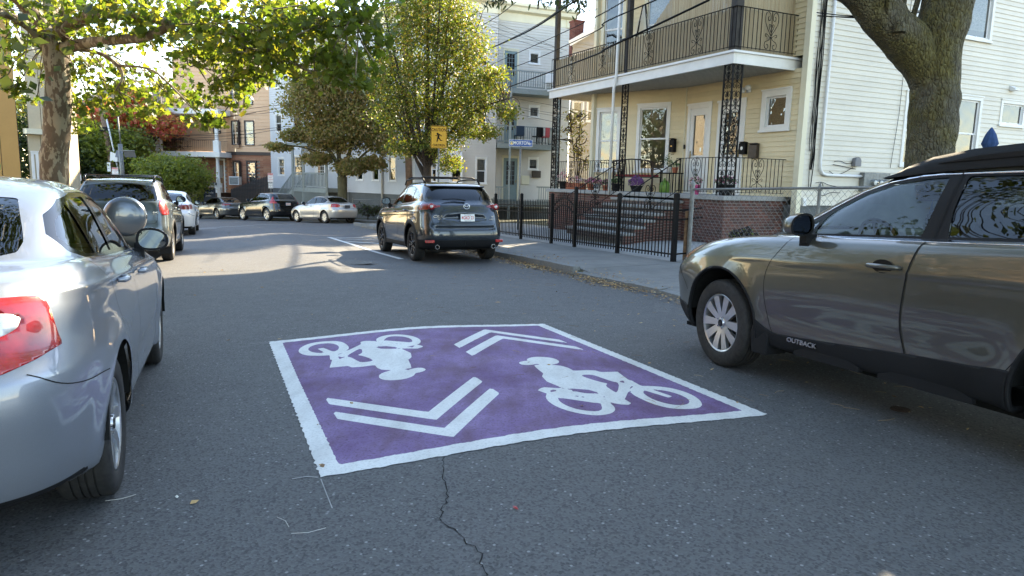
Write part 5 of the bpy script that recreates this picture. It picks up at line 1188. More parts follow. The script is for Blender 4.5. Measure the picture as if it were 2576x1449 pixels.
def opening(parent, fr, u0, u1, z0, z1, kind='sash', trim='white_trim', tw=.10, proud=.035, back='room_dark', blind=None, grid=None, depth=.35, sill=True, label=None, glassm='window_glass', detail=True):
    """a window in the wall frame fr = (origin, angle); u0..u1 z0..z1 is the outside of its casing"""
    O, an = fr[0], fr[1]
    def put(mb, name, mt, par, bevel=0, loc=True, **k):
        o = mb.build(name, M[mt], par, bevel=bevel, **k)
        if loc: o.location = O; o.rotation_euler = (0,0, an)
        return o
    b = MB(); x0, x1, y0, y1 = u0 + tw, u1 - tw, z0 + tw * .7, z1 - tw
    for a, c, d, e in ((u0, x0, z0, z1),(x1, u1, z0, z1),(x0, x1, y1, z1),(x0, x1, z0, y0)): b.box(a, c, -proud, .06, d, e)
    if sill: b.box(u0 - .03, u1 + .03,-proud - .03,-proud + .002, z0 - .02, z0 + .035)
    if sill: b.box(u0 - .02, u1 + .02,-proud - .02,-proud + .002, z1 - .005, z1 + .03)
    w_ = put(b, 'window', trim, parent)
    sh = MB(); sw = .045; zm = (y0 + y1) / 2
    if kind == 'sash':
        for a, c, yy in ((zm - .02, y1,.015),(y0, zm + .02,.04)):
            for p_ in ((x0, x0 + sw, a, c),(x1 - sw, x1, a, c),(x0 + sw, x1 - sw, c - sw, c),(x0 + sw, x1 - sw, a, a + sw)): sh.box(p_[0], p_[1], yy, yy + .025, p_[2], p_[3])
    else:
        for p_ in ((x0, x0 + sw, y0, y1),(x1 - sw, x1, y0, y1),(x0 + sw, x1 - sw, y1 - sw, y1),(x0 + sw, x1 - sw, y0, y0 + sw)): sh.box(p_[0], p_[1],.015,.04, p_[2], p_[3])
    if grid:
        nx, nz = grid
        for i in range(1, nx): xx = x0 + (x1 - x0) * i / nx; sh.box(xx - .008, xx + .008,.012,.03, y0, y1)
        for i in range(1, nz): zz = y0 + (y1 - y0) * i / nz; sh.box(x0, x1,.012,.03, zz - .008, zz + .008)
    put(sh, 'sash', 'white_plastic' if trim != 'brown_trim' else 'white_trim', w_, loc=False)
    zs = [(y0, zm),(zm, y1)] if kind == 'sash' else [(y0, y1)]
    for i, (a, c) in enumerate(zs):
        p_ = MB(); yy = .045 if i == 0 and kind == 'sash' else .028; p_.add([(x0, yy, a),(x1, yy, a),(x1, yy, c),(x0, yy, c)],[(0,1,2,3)]); put(p_, 'pane', glassm, w_, loc=False)
    r = MB(); r.add([(x0,.05, y0),(x1,.05, y0),(x1,.05, y1),(x0,.05, y1),(x0, depth, y0),(x1, depth, y0),(x1, depth, y1),(x0, depth, y1)],[(4,5,6,7),(0,1,5,4),(3,7,6,2),(0,4,7,3),(1,2,6,5)]); put(r, 'room', back, w_, loc=False)
    if blind:
        bm_, z_from = blind; q = MB()
        if bm_ == 'blind' and detail:
            z = y1
            while z > y0 + (y1 - y0) * z_from: q.add([(x0 + .01,.07, z),(x1 - .01,.07, z),(x1 - .01,.088, z - .020),(x0 + .01,.088, z - .020)],[(0,1,2,3)]); z -= .024
        else:
            n_ = 24 if detail else 8; zb = y0 + (y1 - y0) * z_from
            for i in range(n_):
                a, c = x0 + (x1 - x0) * i / n_, x0 + (x1 - x0) * (i + 1) / n_; d1, d2 = .09 + .02 * math.sin(i * 2.1),.09 + .02 * math.sin((i + 1) * 2.1); q.add([(a, d1, zb),(c, d2, zb),(c, d2, y1),(a, d1, y1)],[(0,1,2,3)])
        put(q, 'blind' if bm_ == 'blind' else 'curtain', bm_, w_, loc=False)
    return w_
def door(parent, fr, u0, u1, z0, z1, mt='white_trim', trim='white_trim', glz=(.45,.92), grid=None, number=None, knob='brass', tw=.10, glassm='door_glass', oval=False, side=1):
    O, an = fr[0], fr[1]; b = MB(); x0, x1, y1 = u0 + tw, u1 - tw, z1 - tw
    for a, c, d, e in ((u0, x0, z0, z1),(x1, u1, z0, z1),(x0, x1, y1, z1)): b.box(a, c, -.04,.08, d, e)
    b.box(u0 - .03, u1 + .03,-.06,-.038, z1 - .01, z1 + .05)
    fr_ = b.build('door_frame', M[trim], parent); fr_.location = O; fr_.rotation_euler = (0,0, an)
    d = MB(); W_, H_ = x1 - x0, y1 - z0; ga, gb = z0 + H_ * glz[0], z0 + H_ * glz[1]; gx = W_ * .19
    for q in ((x0, x0 + gx, z0, y1),(x1 - gx, x1, z0, y1),(x0 + gx, x1 - gx, z0, ga),(x0 + gx, x1 - gx, gb, y1)): d.box(q[0], q[1],-.01,.035, q[2], q[3])
    d.box(x0 + gx, x1 - gx, -.018,-.008, z0 + .15, ga - .12)
    for q in ((x0 + gx - .02, x0 + gx + .012, ga - .02, gb + .02),(x1 - gx - .012, x1 - gx + .02, ga - .02, gb + .02),(x0 + gx, x1 - gx, gb - .0, gb + .03),(x0 + gx, x1 - gx, ga - .03, ga)): d.box(q[0], q[1],-.02,-.0105, q[2], q[3])
    if grid:
        nx, nz = grid
        for i in range(1, nx): xx = x0 + gx + (W_ - 2 * gx) * i / nx; d.box(xx - .01, xx + .01,-.004,.02, ga, gb)
        for i in range(1, nz): zz = ga + (gb - ga) * i / nz; d.box(x0 + gx, x1 - gx, -.004,.02, zz - .01, zz + .01)
    do = d.build('door', M[mt], parent, bevel=0); do.location = O; do.rotation_euler = (0,0, an)
    p_ = MB(); p_.add([(x0 + gx, .012, ga),(x1 - gx, .012, ga),(x1 - gx, .012, gb),(x0 + gx, .012, gb)],[(0,1,2,3)]); p_.build('pane', M[glassm], do)
    r = MB(); r.add([(x0,.30, z0),(x1,.30, z0),(x1,.30, y1),(x0,.30, y1)],[(0,1,2,3)]); r.build('hallway', M['room_dark'], do)
    k = MB(); kx = x0 + .07 if side < 0 else x1 - .07; kz = z0 + H_ * .46
    k.box(kx - .02, kx + .02,-.022,-.012, kz - .10, kz + .10); k.tube([(kx, -.03, kz),(kx + (.05 if side < 0 else -.05),-.06, kz),(kx + (.09 if side < 0 else -.09),-.06, kz)],.010,6); k.build('door_handle', M[knob], do, smooth=True)
    if number: text_mesh('house_number', number, .09, M['black_metal'], do, M=Matrix.Translation(((x0 + x1) / 2,-.022, ga - .07)), sx=.8)
    return do
def spiral(cx, cz, r0, a0, turns, sgn=1, n=18, r1=.12):
    return [(cx + (r0 * (1 - t) + r0 * r1 * t) * math.cos(a0 + sgn * turns * 2 * math.pi * t),0, cz + (r0 * (1 - t) + r0 * r1 * t) * math.sin(a0 + sgn * turns * 2 * math.pi * t)) for t in [i / (n - 1) for i in range(n)]]
def smooth_path(pts, it=3): return [tuple(p) for p in chaikin(np.array(pts, float), it, False)]
def heart_mesh(wd, h, mt, r=.0075):
    """wrought iron heart scroll in the xz plane, wd wide and h high"""
    b = MB(); W2 = wd / 2
    for sg in (1,-1):
        top = [(0,0, h * .36),(sg * W2 * .35,0, h * .48),(sg * W2 * .92,0, h * .68),(sg * W2 * .96,0, h * .90),(sg * W2 * .55,0, h * .995),(sg * W2 * .16,0, h * .90),(sg * W2 * .20,0, h * .76),(sg * W2 * .50,0, h * .75),(sg * W2 * .56,0, h * .84),(sg * W2 * .40,0, h * .86)]
        b.tube(smooth_path(top), r, 5)
        low = [(0,0, h * .36),(sg * W2 * .32,0, h * .24),(sg * W2 * .80,0, h * .22),(sg * W2 * .92,0, h * .10),(sg * W2 * .60,0, h * .01),(sg * W2 * .30,0, h * .07),(sg * W2 * .38,0, h * .16),(sg * W2 * .58,0, h * .13)]
        b.tube(smooth_path(low), r, 5)
        sm = [(0,0, h * .44),(sg * W2 * .40,0, h * .60),(sg * W2 * .30,0, h * .68),(sg * W2 * .10,0, h * .64),(sg * W2 * .18,0, h * .59)]
        b.tube(smooth_path(sm), r * .9,5)
        lo2 = [(0,0, h * .30),(sg * W2 * .50,0, h * .40),(sg * W2 * .85,0, h * .42),(sg * W2 * .80,0, h * .34),(sg * W2 * .62,0, h * .35)]
        b.tube(smooth_path(lo2), r * .9,5)
    b.tube([(0,0,0),(0,0, h)], r * 1.2,5); return b.mesh('scroll_ornament', mt, True)
def railing(parent, A, B, z0, h, step=.105, hearts=(), hw=.27, mt='black_metal', zb=.08, r=.009, slope=0.0, top=.016, hmesh=None, skip=()):
    """iron railing with a top and a bottom rail; each baluster and each heart scroll is a part"""
    O, an, L = wall_frame(A, B); up = lambda u: slope * u
    for zz, w_ in ((h, top),(zb, .011)):
        b = MB(); b.bar((0,0, z0 + zz),(L, 0, z0 + zz + up(L)), w_ * 2, w_); o = b.build('rail', M[mt], parent); o.location = O; o.rotation_euler = (0,0, an)
    key = ('bal', round(h, 3), mt, r)
    if key not in UNIT:
        b = MB(); b.tube([(0,0, zb - .02),(0,0, h)], r, 5, cap=False); UNIT[key] = b.mesh('baluster', M[mt], True)
    n_ = max(1, int(L / step))
    for i in range(n_ + 1):
        u_ = L * i / n_
        if any(abs(u_ - c) < hw / 2 - .01 for c in hearts): continue
        if any(a < u_ < c for a, c in skip): continue
        o = link('baluster', UNIT[key], parent, (O.x + math.cos(an) * u_, O.y + math.sin(an) * u_, z0 + up(u_)))
    hm = hmesh or UNIT.setdefault(('heart', round(hw, 3), round(h, 2)), heart_mesh(hw, h - zb, M[mt]))
    for c in hearts: o = link('scroll_ornament', hm, parent, (O.x + math.cos(an) * c, O.y + math.sin(an) * c, z0 + zb + up(c))); o.rotation_euler = (0,0, an)
def brick_wall(parent, A, B, z0, z1, parts=True, t=.02, courses=.0677, bl=.203, jitter=.004, mt='brick', name='brick', keep=lambda u, z: True):
    O, an, L = wall_frame(A, B); mb = MB(); row = 0; z = z1 - courses; g = .010
    key = ('brick', bl)
    if key not in UNIT:
        b = MB(); b.box(0,1,-.012,.05,.005, courses - .005); UNIT[key] = b.mesh('brick', M['brick'])
    while z > z0 - courses:
        u_ = -(bl + g) / 2 if row % 2 else 0.0
        while u_ < L - .01:
            a, c = max(0, u_), min(L, u_ + bl)
            if c - a > .03 and keep((a + c) / 2, z):
                pr = rnd.uniform(0, jitter)
                if parts:
                    o = link(name, UNIT[key], parent, (O.x + math.cos(an) * a + math.sin(an) * pr, O.y + math.sin(an) * a - math.cos(an) * pr, z)); o.rotation_euler = (0,0, an); o.scale = (c - a, 1,1)
                else: mb.box(a, c, -.012 - pr, .05, z + .005, z + courses - .005)
            u_ += bl + g
        z -= courses; row += 1
    if mb.v: o = mb.build('brickwork', M[mt], parent, kind='stuff'); o.location = O; o.rotation_euler = (0,0, an)
    m_ = MB(); m_.box(0, L, -.002,.06, z0, z1); o = m_.build('mortar', M['mortar'], parent); o.location = O; o.rotation_euler = (0,0, an)
def boxpart(parent, name, x0, x1, y0, y1, z0, z1, mt, bevel=0, label=None):
    b = MB(); b.box(x0, x1, y0, y1, z0, z1); return b.build(name, M[mt], parent, bevel=bevel, label=label)
def sag(a, b, s, n=16):
    a = Vector(a); b = Vector(b); return [a.lerp(b, i / n) - Vector((0,0, s * 4 * (i / n) * (1 - i / n))) for i in range(n + 1)]
# ================================================================ cream two-storey house with iron porch
HC = empty('cream_house', (4.80,16.20,0), R(25.8), label='cream clapboard house with brick porch, iron scroll railings and a bamboo-screened balcony', cat='house')
FL = 1.13; CE = 4.06
E1 = .119
door_u = lambda y: 3.75 - y          # along the front wall, from its bend towards the camera
fr1 = (Vector((1.8,3.75,0)), math.atan2(-4.2,0))
ops1 = [(door_u(3.62), door_u(2.66), FL, 3.54),(door_u(2.40), door_u(1.40), FL, 3.52),(door_u(.86), door_u(-.06),2.69,3.66)]
clad_wall(HC, (1.8,3.75),(1.8,-.42), FL, CE + .02, E1, M['cream_siding'], ops1)
clad_wall(HC, (1.8,3.75),(1.8,-.42), CE + .30,9.2, E1, M['cream_siding'],[(door_u(2.9), door_u(1.9),4.4,6.7)])
door(HC, fr1, *ops1[0], number='162', side=-1); door(HC, fr1, *ops1[1], number='164', side=1)
opening(HC, fr1, *ops1[2], kind='fixed', tw=.15, proud=.05, back='lace', glassm='door_glass')
door(HC, fr1, door_u(2.9), door_u(1.9),4.4,6.7, glz=(.1,.95))
A2, B2 = (.55,6.60),(1.8,3.75); O2, an2, L2_ = wall_frame(A2, B2); fr2 = (O2, an2)
ops2 = [(.12,.98,1.70,3.60),(1.55,2.64,1.70,3.66)]
clad_wall(HC, A2, B2, FL, CE + .02, E1, M['cream_siding'], ops2)
opening(HC, fr2, *ops2[0], blind=('lace', .5)); opening(HC, fr2, *ops2[1], blind=('blind', .02))
ops2u = [(.15,1.0,4.85,7.0),(1.62,2.60,4.9,6.9)]
clad_wall(HC, A2, B2, CE + .30,9.2, E1, M['cream_siding'], ops2u)
opening(HC, fr2, *ops2u[0], trim='cream_trim'); opening(HC, fr2, *ops2u[1], trim='cream_trim', blind=('lace', .6))
clad_wall(HC, (2.9,7.6),(.55,6.60), FL - 1.5,9.2, E1, M['cream_siding'])
boxpart(HC, 'corner_board', .47,.57,6.52,6.66, FL, 9.2, 'cream_trim'); b = MB(); b.tube([(1.785,3.75, FL),(1.785,3.75, CE)],.022,6); b.build('corner_bead', M['cream_trim'], HC)
# side wall towards the camera
opsS = [(3.45,4.62,1.95,3.80),(5.35,6.54,1.95,3.86),(7.36,8.50,3.17,3.87),(3.50,4.92,5.25,7.5),(5.12,6.58,5.27,7.5)]
OS, anS, LS = wall_frame((1.8,-.42),(15.2,-.42)); frS = (OS, anS)
clad_wall(HC, (1.8,-.42),(15.2,-.42),.945,9.2, E1, M['pale_siding'], opsS)
opening(HC, frS, *opsS[0], blind=('blind', .02)); opening(HC, frS, *opsS[1], blind=('blind', .3)); opening(HC, frS, *opsS[2], kind='fixed', tw=.09)
opening(HC, frS, *opsS[3], blind=('lace', .3)); opening(HC, frS, *opsS[4], blind=('lace', .1))
boxpart(HC, 'corner_board', 1.74,1.88,-.48,-.32,.62,9.2, 'cream_trim'); boxpart(HC, 'foundation', 1.85,15.2,-.38,-.10,-1.2,.94, 'foundation'); boxpart(HC, 'foundation', 1.84,2.0,-.1,0.0,-1.2,.94, 'foundation')
boxpart(HC, 'back_wall', 15.2,15.3,-.4,7.7,-1,9.2, 'pale_siding'); boxpart(HC, 'far_wall', 2.9,15.2,7.6,7.7,-1,9.2, 'cream_siding')
rf = MB(); rf.add([(1.0,-1.0,9.15),(15.8,-1.0,9.15),(15.8,3.6,11.4),(1.0,3.6,11.4),(1.0,8.2,9.15),(15.8,8.2,9.15)],[(0,1,2,3),(3,2,5,4),(0,3,4),(1,5,2)]); rf.build('roof', M['shingle'], HC)
# porch: slab, brick base, steps
boxpart(HC, 'porch_floor', -.08,1.98,-.06,8.42, FL - .105, FL, 'concrete_light', .012)
brick_wall(HC, (0,0),(1.95,0),-.50, FL - .105, True, keep=lambda u_, z: z > -.16); brick_wall(HC, (0,1.45),(0,0),-.45, FL - .105, True, keep=lambda u_, z: z > -.16)
brick_wall(HC, (0,8.34),(0,4.15),-.75, FL - .105, False, mt='brick_joined')
nst = 7; rise = (FL - .02) / nst; run = .285
for i in range(nst - 1):
    zt = FL - rise * (i + 1); x1 = -run * i; x0 = x1 - run
    st_ = MB(); st_.box(x0 - .035, x1 + (.03 if i else 0),1.41,4.19, zt - .065, zt); s_ = st_.build('step', M['concrete_light'], HC, bevel=.012)
    brick_wall(HC, (x0,4.15),(x0,1.45), zt - rise - .02, zt - .068, False, mt='dull_brick')
    brick_wall(HC, (x0,1.45),(x1 + .001,1.45),-.30, zt - .068, False, mt='brick_joined')
boxpart(HC, 'stair_core', -run * 6 + .1,.0,1.53,4.08,-.3,.1, 'mortar')
# ceiling of the porch, fascia, balcony
boxpart(HC, 'porch_ceiling', -.02,1.8,.0,8.34, CE, CE + .03, 'soffit'); b = MB()
for i in range(14): b.box(.05 + i * .125,.058 + i * .125,.02,8.3, CE - .004, CE + .001)
b.build('ceiling_groove', M['gap_black'], HC, kind='stuff')
boxpart(HC, 'fascia', -.075,.0,-.07,8.42, CE - .02, CE + .21, 'white_trim'); boxpart(HC, 'fascia', 0.0,1.98,-.075,-.001, CE - .02, CE + .21, 'white_trim'); boxpart(HC, 'fascia', .0,1.98,8.34,8.41, CE - .02, CE + .21, 'white_trim')
boxpart(HC, 'drip_edge', -.12,.02,-.12,8.48, CE + .213, CE + .262, 'white_plastic'); boxpart(HC, 'drip_edge', .022,1.97,-.12,-.02, CE + .213, CE + .262, 'white_plastic')
boxpart(HC, 'balcony_floor', .0,1.8,.0,8.34, CE + .12, CE + .25, 'deck_grey')
BZ = CE + .27
for (x, y, w_) in ((.02,.02,.20),(.02,4.15,.14),(.02,8.2,.14)): boxpart(HC, 'balcony_post', x - w_ / 2 + .05, x + w_ / 2 + .05, y - w_ / 2 + .05, y + w_ / 2 + .05, BZ, 7.75, 'weathered_wood', .01)
boxpart(HC, 'balcony_roof', -.5,1.8,-.5,9.0,7.75,7.95, 'soffit'); b = MB(); b.prism([(-.5,7.95),(9.0,7.95),(9.0,9.2),(4.3,11.6),(-.5,9.2)],-.3,1.8, M=Matrix(((0,0,1,0),(1,0,0,0),(0,1,0,0),(0,0,0,1)))); b.build('attic', M['cream_siding'], HC)  # attic lies out of view, added to cast shade across the road
FQ = [8.34 - 7.05,8.34 - 5.32,8.34 - 3.12,8.34 - 1.24]
railing(HC, (-.05,8.34),(-.05,-.05), BZ, .93,.118, hearts=FQ, hw=.42); railing(HC, (-.05,-.05),(1.92,-.05), BZ, .93,.118, hearts=[1.04], hw=.42)
def bamboo_mat():
    n = N('bamboo'); pos = n.n('ShaderNodeNewGeometry'); r_ = pos.outputs['Random Per Island']; nn_ = n.noise(n.coord('Object', (30,30,3)),3,4)
    base = n.ramp(r_, [(0,(.34,.26,.15)),(.5,(.48,.40,.26)),(1,(.40,.33,.21))]); n.col(n.mix(n.math('MULTIPLY', nn_, .5), base, (.10,.07,.04))); n.set(Roughness=.8); M['bamboo'] = n.m
bamboo_mat()
def bamboo(A, B, z0, z1, nm='bamboo_screen', top=None):
    O, an, L = wall_frame(A, B); b = MB(); k = int(L / .022)
    for i in range(k):
        u_ = i * L / k; zt = z1 + rnd.uniform(-.02,.02) if top is None else top(u_ / L) + rnd.uniform(-.02,.02); d = rnd.uniform(0,.006); b.add([(u_, -d, z0),(u_ + L / k * .92,-d, z0),(u_ + L / k * .92,-d, zt),(u_, -d, zt)],[(0,1,2,3)])
    o = b.build(nm, M['bamboo'], HC, kind='stuff'); o.location = O; o.rotation_euler = (0,0, an)
    w_ = MB(); 
    for zz in np.arange(z0 + .12, z1,.27): w_.box(0, L, -.010,-.007, zz, zz + .008)
    w_.build('screen_wire', M['wire'], HC, kind='stuff'); bpy.data.objects[-1] if False else None
bamboo((.02,8.30),(.02,.02), BZ, BZ + .90); bamboo((.02,.03),(1.90,.03), BZ, BZ + .90)
bamboo((.06,3.3),(.06,.10), BZ, BZ + 1.9, top=lambda t: BZ + .95 + min(1.0, t * 2.4)); bamboo((.10,.07),(1.88,.07), BZ, BZ + 2.0)
for o in [k for k in bpy.data.objects if k.name.startswith('screen_wire')]: bpy.data.objects.remove(o)
# iron columns: three posts with two panels of stacked hearts
CH_ = heart_mesh(.23,.54, M['black_metal'],.008)
def iron_column(x, y, dirs):
    b = MB(); c = CE - FL
    b.bar((x, y, FL),(x, y, CE),.03)
    for dx, dy in dirs: b.bar((x + dx * .27, y + dy * .27, FL),(x + dx * .27, y + dy * .27, CE),.03)
    for zz in (.04, c * .345, c * .69, c - .02):
        for dx, dy in dirs: b.bar((x, y, FL + zz),(x + dx * .27, y + dy * .27, FL + zz),.018,.012)
    col_ = b.build('iron_column', M['black_metal'], HC)
    for dx, dy in dirs:
        for i in range(5): o = link('scroll_ornament', CH_, col_, (x + dx * .135, y + dy * .135, FL + .06 + i * .58)); o.rotation_euler = (0,0, math.atan2(dy, dx))
iron_column(-.02,-.02,[(0,1),(1,0)]); iron_column(-.02,4.0,[(0,1)]); iron_column(-.02,8.22,[(0,-1),(1,0)])
railing(HC, (-.02,8.2),(-.02,4.30), FL, .87,.125, hearts=[8.2 - 6.93,8.2 - 5.35], hw=.36); railing(HC, (-.02,1.75),(-.02,.0), FL, .87,.11, hearts=[.72], hw=.36); railing(HC, (.0,-.02),(1.82,-.02), FL, .87,.12, hearts=[.93], hw=.38)
for y in (4.12,1.62):
    b = MB(); x1 = -run * 6.1; b.bar((0, y, FL + .87),(x1, y, .12 + .87),.034,.016); b.bar((-.02, y, FL + .10),(x1, y, .12 + .10),.02,.012); b.build('hand_rail', M['black_metal'], HC)
    for i in range(14):
        t = i / 13; xx = x1 * t; zz = FL + (.12 - FL) * t
        if 5 <= i <= 8: continue
        p_ = MB(); p_.tube([(xx, y, zz + (.10 if i not in (0,13) else -.05)),(xx, y, zz + .87)],.0075 if i not in (0,13) else .014,5); p_.build('baluster', M['black_metal'], HC)
    o = link('scroll_ornament', CH_, HC, (x1 * .5, y, FL + (.12 - FL) * .5 + .11)); o.rotation_euler = (0,0,0); o.scale = (1.3,1,1.12)
# downspout on the front, sconce, letter boxes
b = MB(); b.tube([(-.16,4.5, FL - .1),(-.16,4.5, CE - .1),(-.12,4.46, CE + .3),(-.12,4.42,7.4)],.042,8); b.build('downspout', M['white_trim'], HC, smooth=True)
b = MB(); b.lathe([(.001,-.10),(.05,-.10),(.075,-.03),(.03,.0)],12, c=(1.70,1.42,3.74), axis='x'); b.lathe([(.001,-.12),(.05,-.12),(.075,-.03),(.03,.0)],12, c=(1.70,1.24,3.78), axis='x'); b.cbox((1.76,1.33,3.74),(.05,.12,.12)); b.build('flood_light', M['white_plastic'], HC, smooth=True)
def letter_box(y, z, w_, h, label, mt='black_metal', x=1.785, par=None, kind=0, d=.10):
    p = HC.matrix_world if False else (Matrix.Translation(HC.location) @ Matrix.Rotation(R(25.8),4, 'Z'))
    q = p @ Vector((x, y, z)); r = empty('letter_box', q, R(25.8), label=label, cat='mailbox'); 
    b = MB(); b.prism([(0,0),(d, 0),(d * 1.0, h * .92),(d * .5, h),(0, h)],-w_ / 2, w_ / 2, M=Matrix(((-1,0,0,0),(0,0,1,0),(0,1,0,0),(0,0,0,1)))); b.build('box', M[mt], r, bevel=.006)
    l = MB(); l.cbox((-d * .55,0, h + .008),(d * 1.15, w_ * 1.06,.012), M=Matrix.Rotation(R(8),3, 'Y')); l.build('lid', M[mt], r)
    if kind == 1:
        for s_ in (-1,1): k = MB(); k.tube([(-.02, s_ * .04,0),(-.03, s_ * .04,-.07),(-.07, s_ * .04,-.07)],.006,5); k.build('paper_hook', M[mt], r)
        e_ = MB(); e_.cbox((-d - .004,0, h * .45),(.006,.06,.025)); e_.build('emblem', M['brass'], r)
    else: e_ = MB(); e_.lathe([(.001,-.004),(.04,-.003),(.045,0)],14, c=(-d - .001,0, h * .5), axis='x'); e_.build('emblem', M['bronze' if kind == 2 else 'white_plastic'], r)
    return r
letter_box(1.36,2.16,.22,.29, 'black letter box nearest the second white door'); letter_box(.99,2.06,.28,.34, 'larger dark bronze letter box to the right of the black one', 'bronze', kind=2)
letter_box(4.02,2.28,.20,.36, 'black letter box with paper hooks between window and first white door', kind=1, x=1.66)
b = MB(); b.cbox((1.77,3.70,2.42),(.03,.05,.12)); b.build('door_bell', M['black_plastic'], HC)
# side wall services
def side_pt(x, z, off=.0): return (x, -.44 - off, z)
b = MB(); b.tube([side_pt(2.44,9.0,.05), side_pt(2.40,1.96,.05), side_pt(2.42,1.80,.05), side_pt(2.50,1.70,.05), side_pt(2.62,1.665,.05), side_pt(3.84,1.665,.05)],.036,8); b.build('conduit', M['white_plastic'], HC, smooth=True)
mtb = MB(); mtb.box(3.84,4.78,-.58,-.44,1.30,1.76); mb_ = mtb.build('meter_box', M['galv'], HC, bevel=.01)
for i in range(3):
    c = (4.18 + i * .22,-.58,1.52); b = MB(); b.lathe([(.001,-.10),(.055,-.10),(.075,-.085),(.078,0),(.088,0),(.088,.01)],18, c=c, axis='y'); b.build('electric_meter', M['lamp_clear'], mb_, smooth=True)
    b = MB(); b.lathe([(.001,-.06),(.06,-.06)],14, c=c, axis='y'); b.cbox((c[0],-.645,1.535),(.06,.004,.022)); b.build('meter_dial', M['white_plastic'], mb_)
b = MB(); b.prism([(-.11,0),(.11,0),(.11,.13),(.08,.19),(0,.22),(-.08,.19),(-.11,.13)],0,.11, M=Matrix(((1,0,0,3.62),(0,0,-1,-.44),(0,1,0,1.90),(0,0,0,1)))); b.build('wall_vent', M['grey_plastic'] if 'grey_plastic' in M else M['galv'], HC, bevel=.01)
b = MB(); b.prism([(0,0),(.16,0),(.16,.04),(0,.14)],-.10,.10, M=Matrix(((0,0,1,9.55),(-1,0,0,-.44),(0,1,0,4.12),(0,0,0,1)))); b.build('vent_hood', M['white_plastic'], HC, bevel=.008)
cb = MB(); rc = random.Random(4)
for k in range(6):
    pts = [side_pt(2.02 + k * .035 + rc.uniform(-.02,.02),8.5 - j * .42,.02 + .01 * rc.random()) for j in range(18)]
    pts = [(p[0] + rc.gauss(0,.018), p[1], p[2]) for p in pts]; pts = pts[:18 - rc.randint(0,2)]
    cb.tube(smooth_path(pts, 2), rc.choice([.008,.011,.016]),5)
for k in range(5):
    a = rc.uniform(2.15,2.9); z = rc.uniform(1.25,2.0); cb.tube(smooth_path([side_pt(a, z, .03), side_pt(a + .2, z - .15 + rc.uniform(-.1,.2),.03), side_pt(a + .45, z - .05,.03), side_pt(a + .8, z + rc.uniform(-.12,.12),.03)],2),.007,4)
loop = [side_pt(2.5 + .07 * math.cos(t),1.38 + .10 * math.sin(t),.04) for t in np.linspace(0,7,16)]; cb.tube(loop, .008,5)
cb.tube([side_pt(5.08,9,.02), side_pt(5.04,6,.02), side_pt(5.02,3.2,.02), side_pt(4.9,1.9,.02)],.007,4)
cb.build('cable_bundle', M['wire'], HC, kind='stuff')
b = MB(); b.cbox((2.0,-.47,1.02),(.10,.06,.18)); b.build('junction_box', M['white_plastic'], HC)
# ---- things on the porch
PM = Matrix.Translation(HC.location) @ Matrix.Rotation(R(25.8),4, 'Z')
def porch(x, y, z=FL): return PM @ Vector((x, y, z))
leafcol('plant_green', [(.03,.07,.015),(.06,.12,.025),(.09,.15,.04)]); leafcol('pink_flower', [(.55,.20,.28),(.70,.45,.48),(.62,.58,.50),(.50,.10,.20)]); leafcol('magenta_flower', [(.42,.05,.18),(.60,.15,.30),(.65,.50,.45)]); leafcol('purple_flower', [(.12,.04,.16),(.22,.09,.26),(.16,.05,.18)])
def potted(x, y, r, h, potm, fl, fr_, label, z=FL, fh=.22, n=260, pos=None, square=None, fc='flower pot'):
    root = empty('flower_pot', pos or porch(x, y, z), R(25.8), label=label, cat=fc)
    b = MB()
    if square: b.box(-square[0] / 2, square[0] / 2,-square[1] / 2, square[1] / 2,0, h)
    else: b.lathe([(.001,0),(r * .70,0),(r * .95, h * .82),(r * 1.05, h * .82),(r * 1.05, h),(r * .92, h),(r * .9, h * .9),(.001, h * .88)],18)
    b.build('pot', M[potm], root, bevel=.008 if square else 0)
    q = random.Random(hash(label) % 1000 + int(r * 1000)); f = MB(); g = MB(); sx = (square[0] / 2 if square else r) * 1.25; sy = (square[1] / 2 if square else r) * 1.4
    for i in range(n):
        a = q.uniform(0,6.28); e_ = q.random() ** .5; p = Vector((math.cos(a) * e_ * sx, math.sin(a) * e_ * sy, h + fh * (1 - e_ * .6) * q.random() ** .6)); s_ = q.uniform(.015,.032)
        t = Vector((q.gauss(0,1), q.gauss(0,1), q.gauss(0,.6))).normalized() * s_; o = t.orthogonal().normalized() * s_ * .8
        tgt = f if (q.random() < fr_) else g; tgt.add([p - t, p + o, p + t, p - o],[(0,1,2,3)])
    if fr_ > 0: f.build('flowers', M[fl], root, kind='stuff')
    g.build('leaves', M['plant_green'], root, kind='stuff'); return root
potted(.28,7.9,.16,.25, 'black_plastic', 'pink_flower', .8, 'tall bunch of pink and cream flowers beside the far iron column', fh=.42)
potted(.22,7.0,.3,.20, 'terracotta', 'pink_flower', .75, 'long terracotta trough of pink flowers on the porch edge', square=(.26,.85), fh=.28, n=420)
potted(.22,6.1,.13,.20, 'terracotta', 'magenta_flower', .7, 'round terracotta pot of magenta flowers right of the trough')
potted(.22,5.75,.12,.20, 'white_plastic', 'magenta_flower', .6, 'pale pot with red and white flowers between the terracotta pots')
potted(.24,5.3,.11,.16, 'terracotta', 'magenta_flower', .3, 'small terracotta pot with few blooms, left of the stair rail')
potted(.30,4.85,.14,.22, 'black_plastic', 'plant_green', 0, 'dark pot of trailing green leaves next to the stair rail', fh=.25)
potted(.30,3.85,.17,.17, 'black_plastic', 'purple_flower', .92, 'round purple mum in a dark pot behind the downspout', fh=.34, n=700)
potted(-.0,1.02,.12,.24, 'pink_plastic', 'pink_flower', .7, 'pink flowers in a bright magenta pot on the porch corner', fh=.26)
potted(.25,.25,.20,.26, 'black_plastic', 'magenta_flower', .45, 'dark urn with red flowers inside the corner column', fh=.26, n=380)
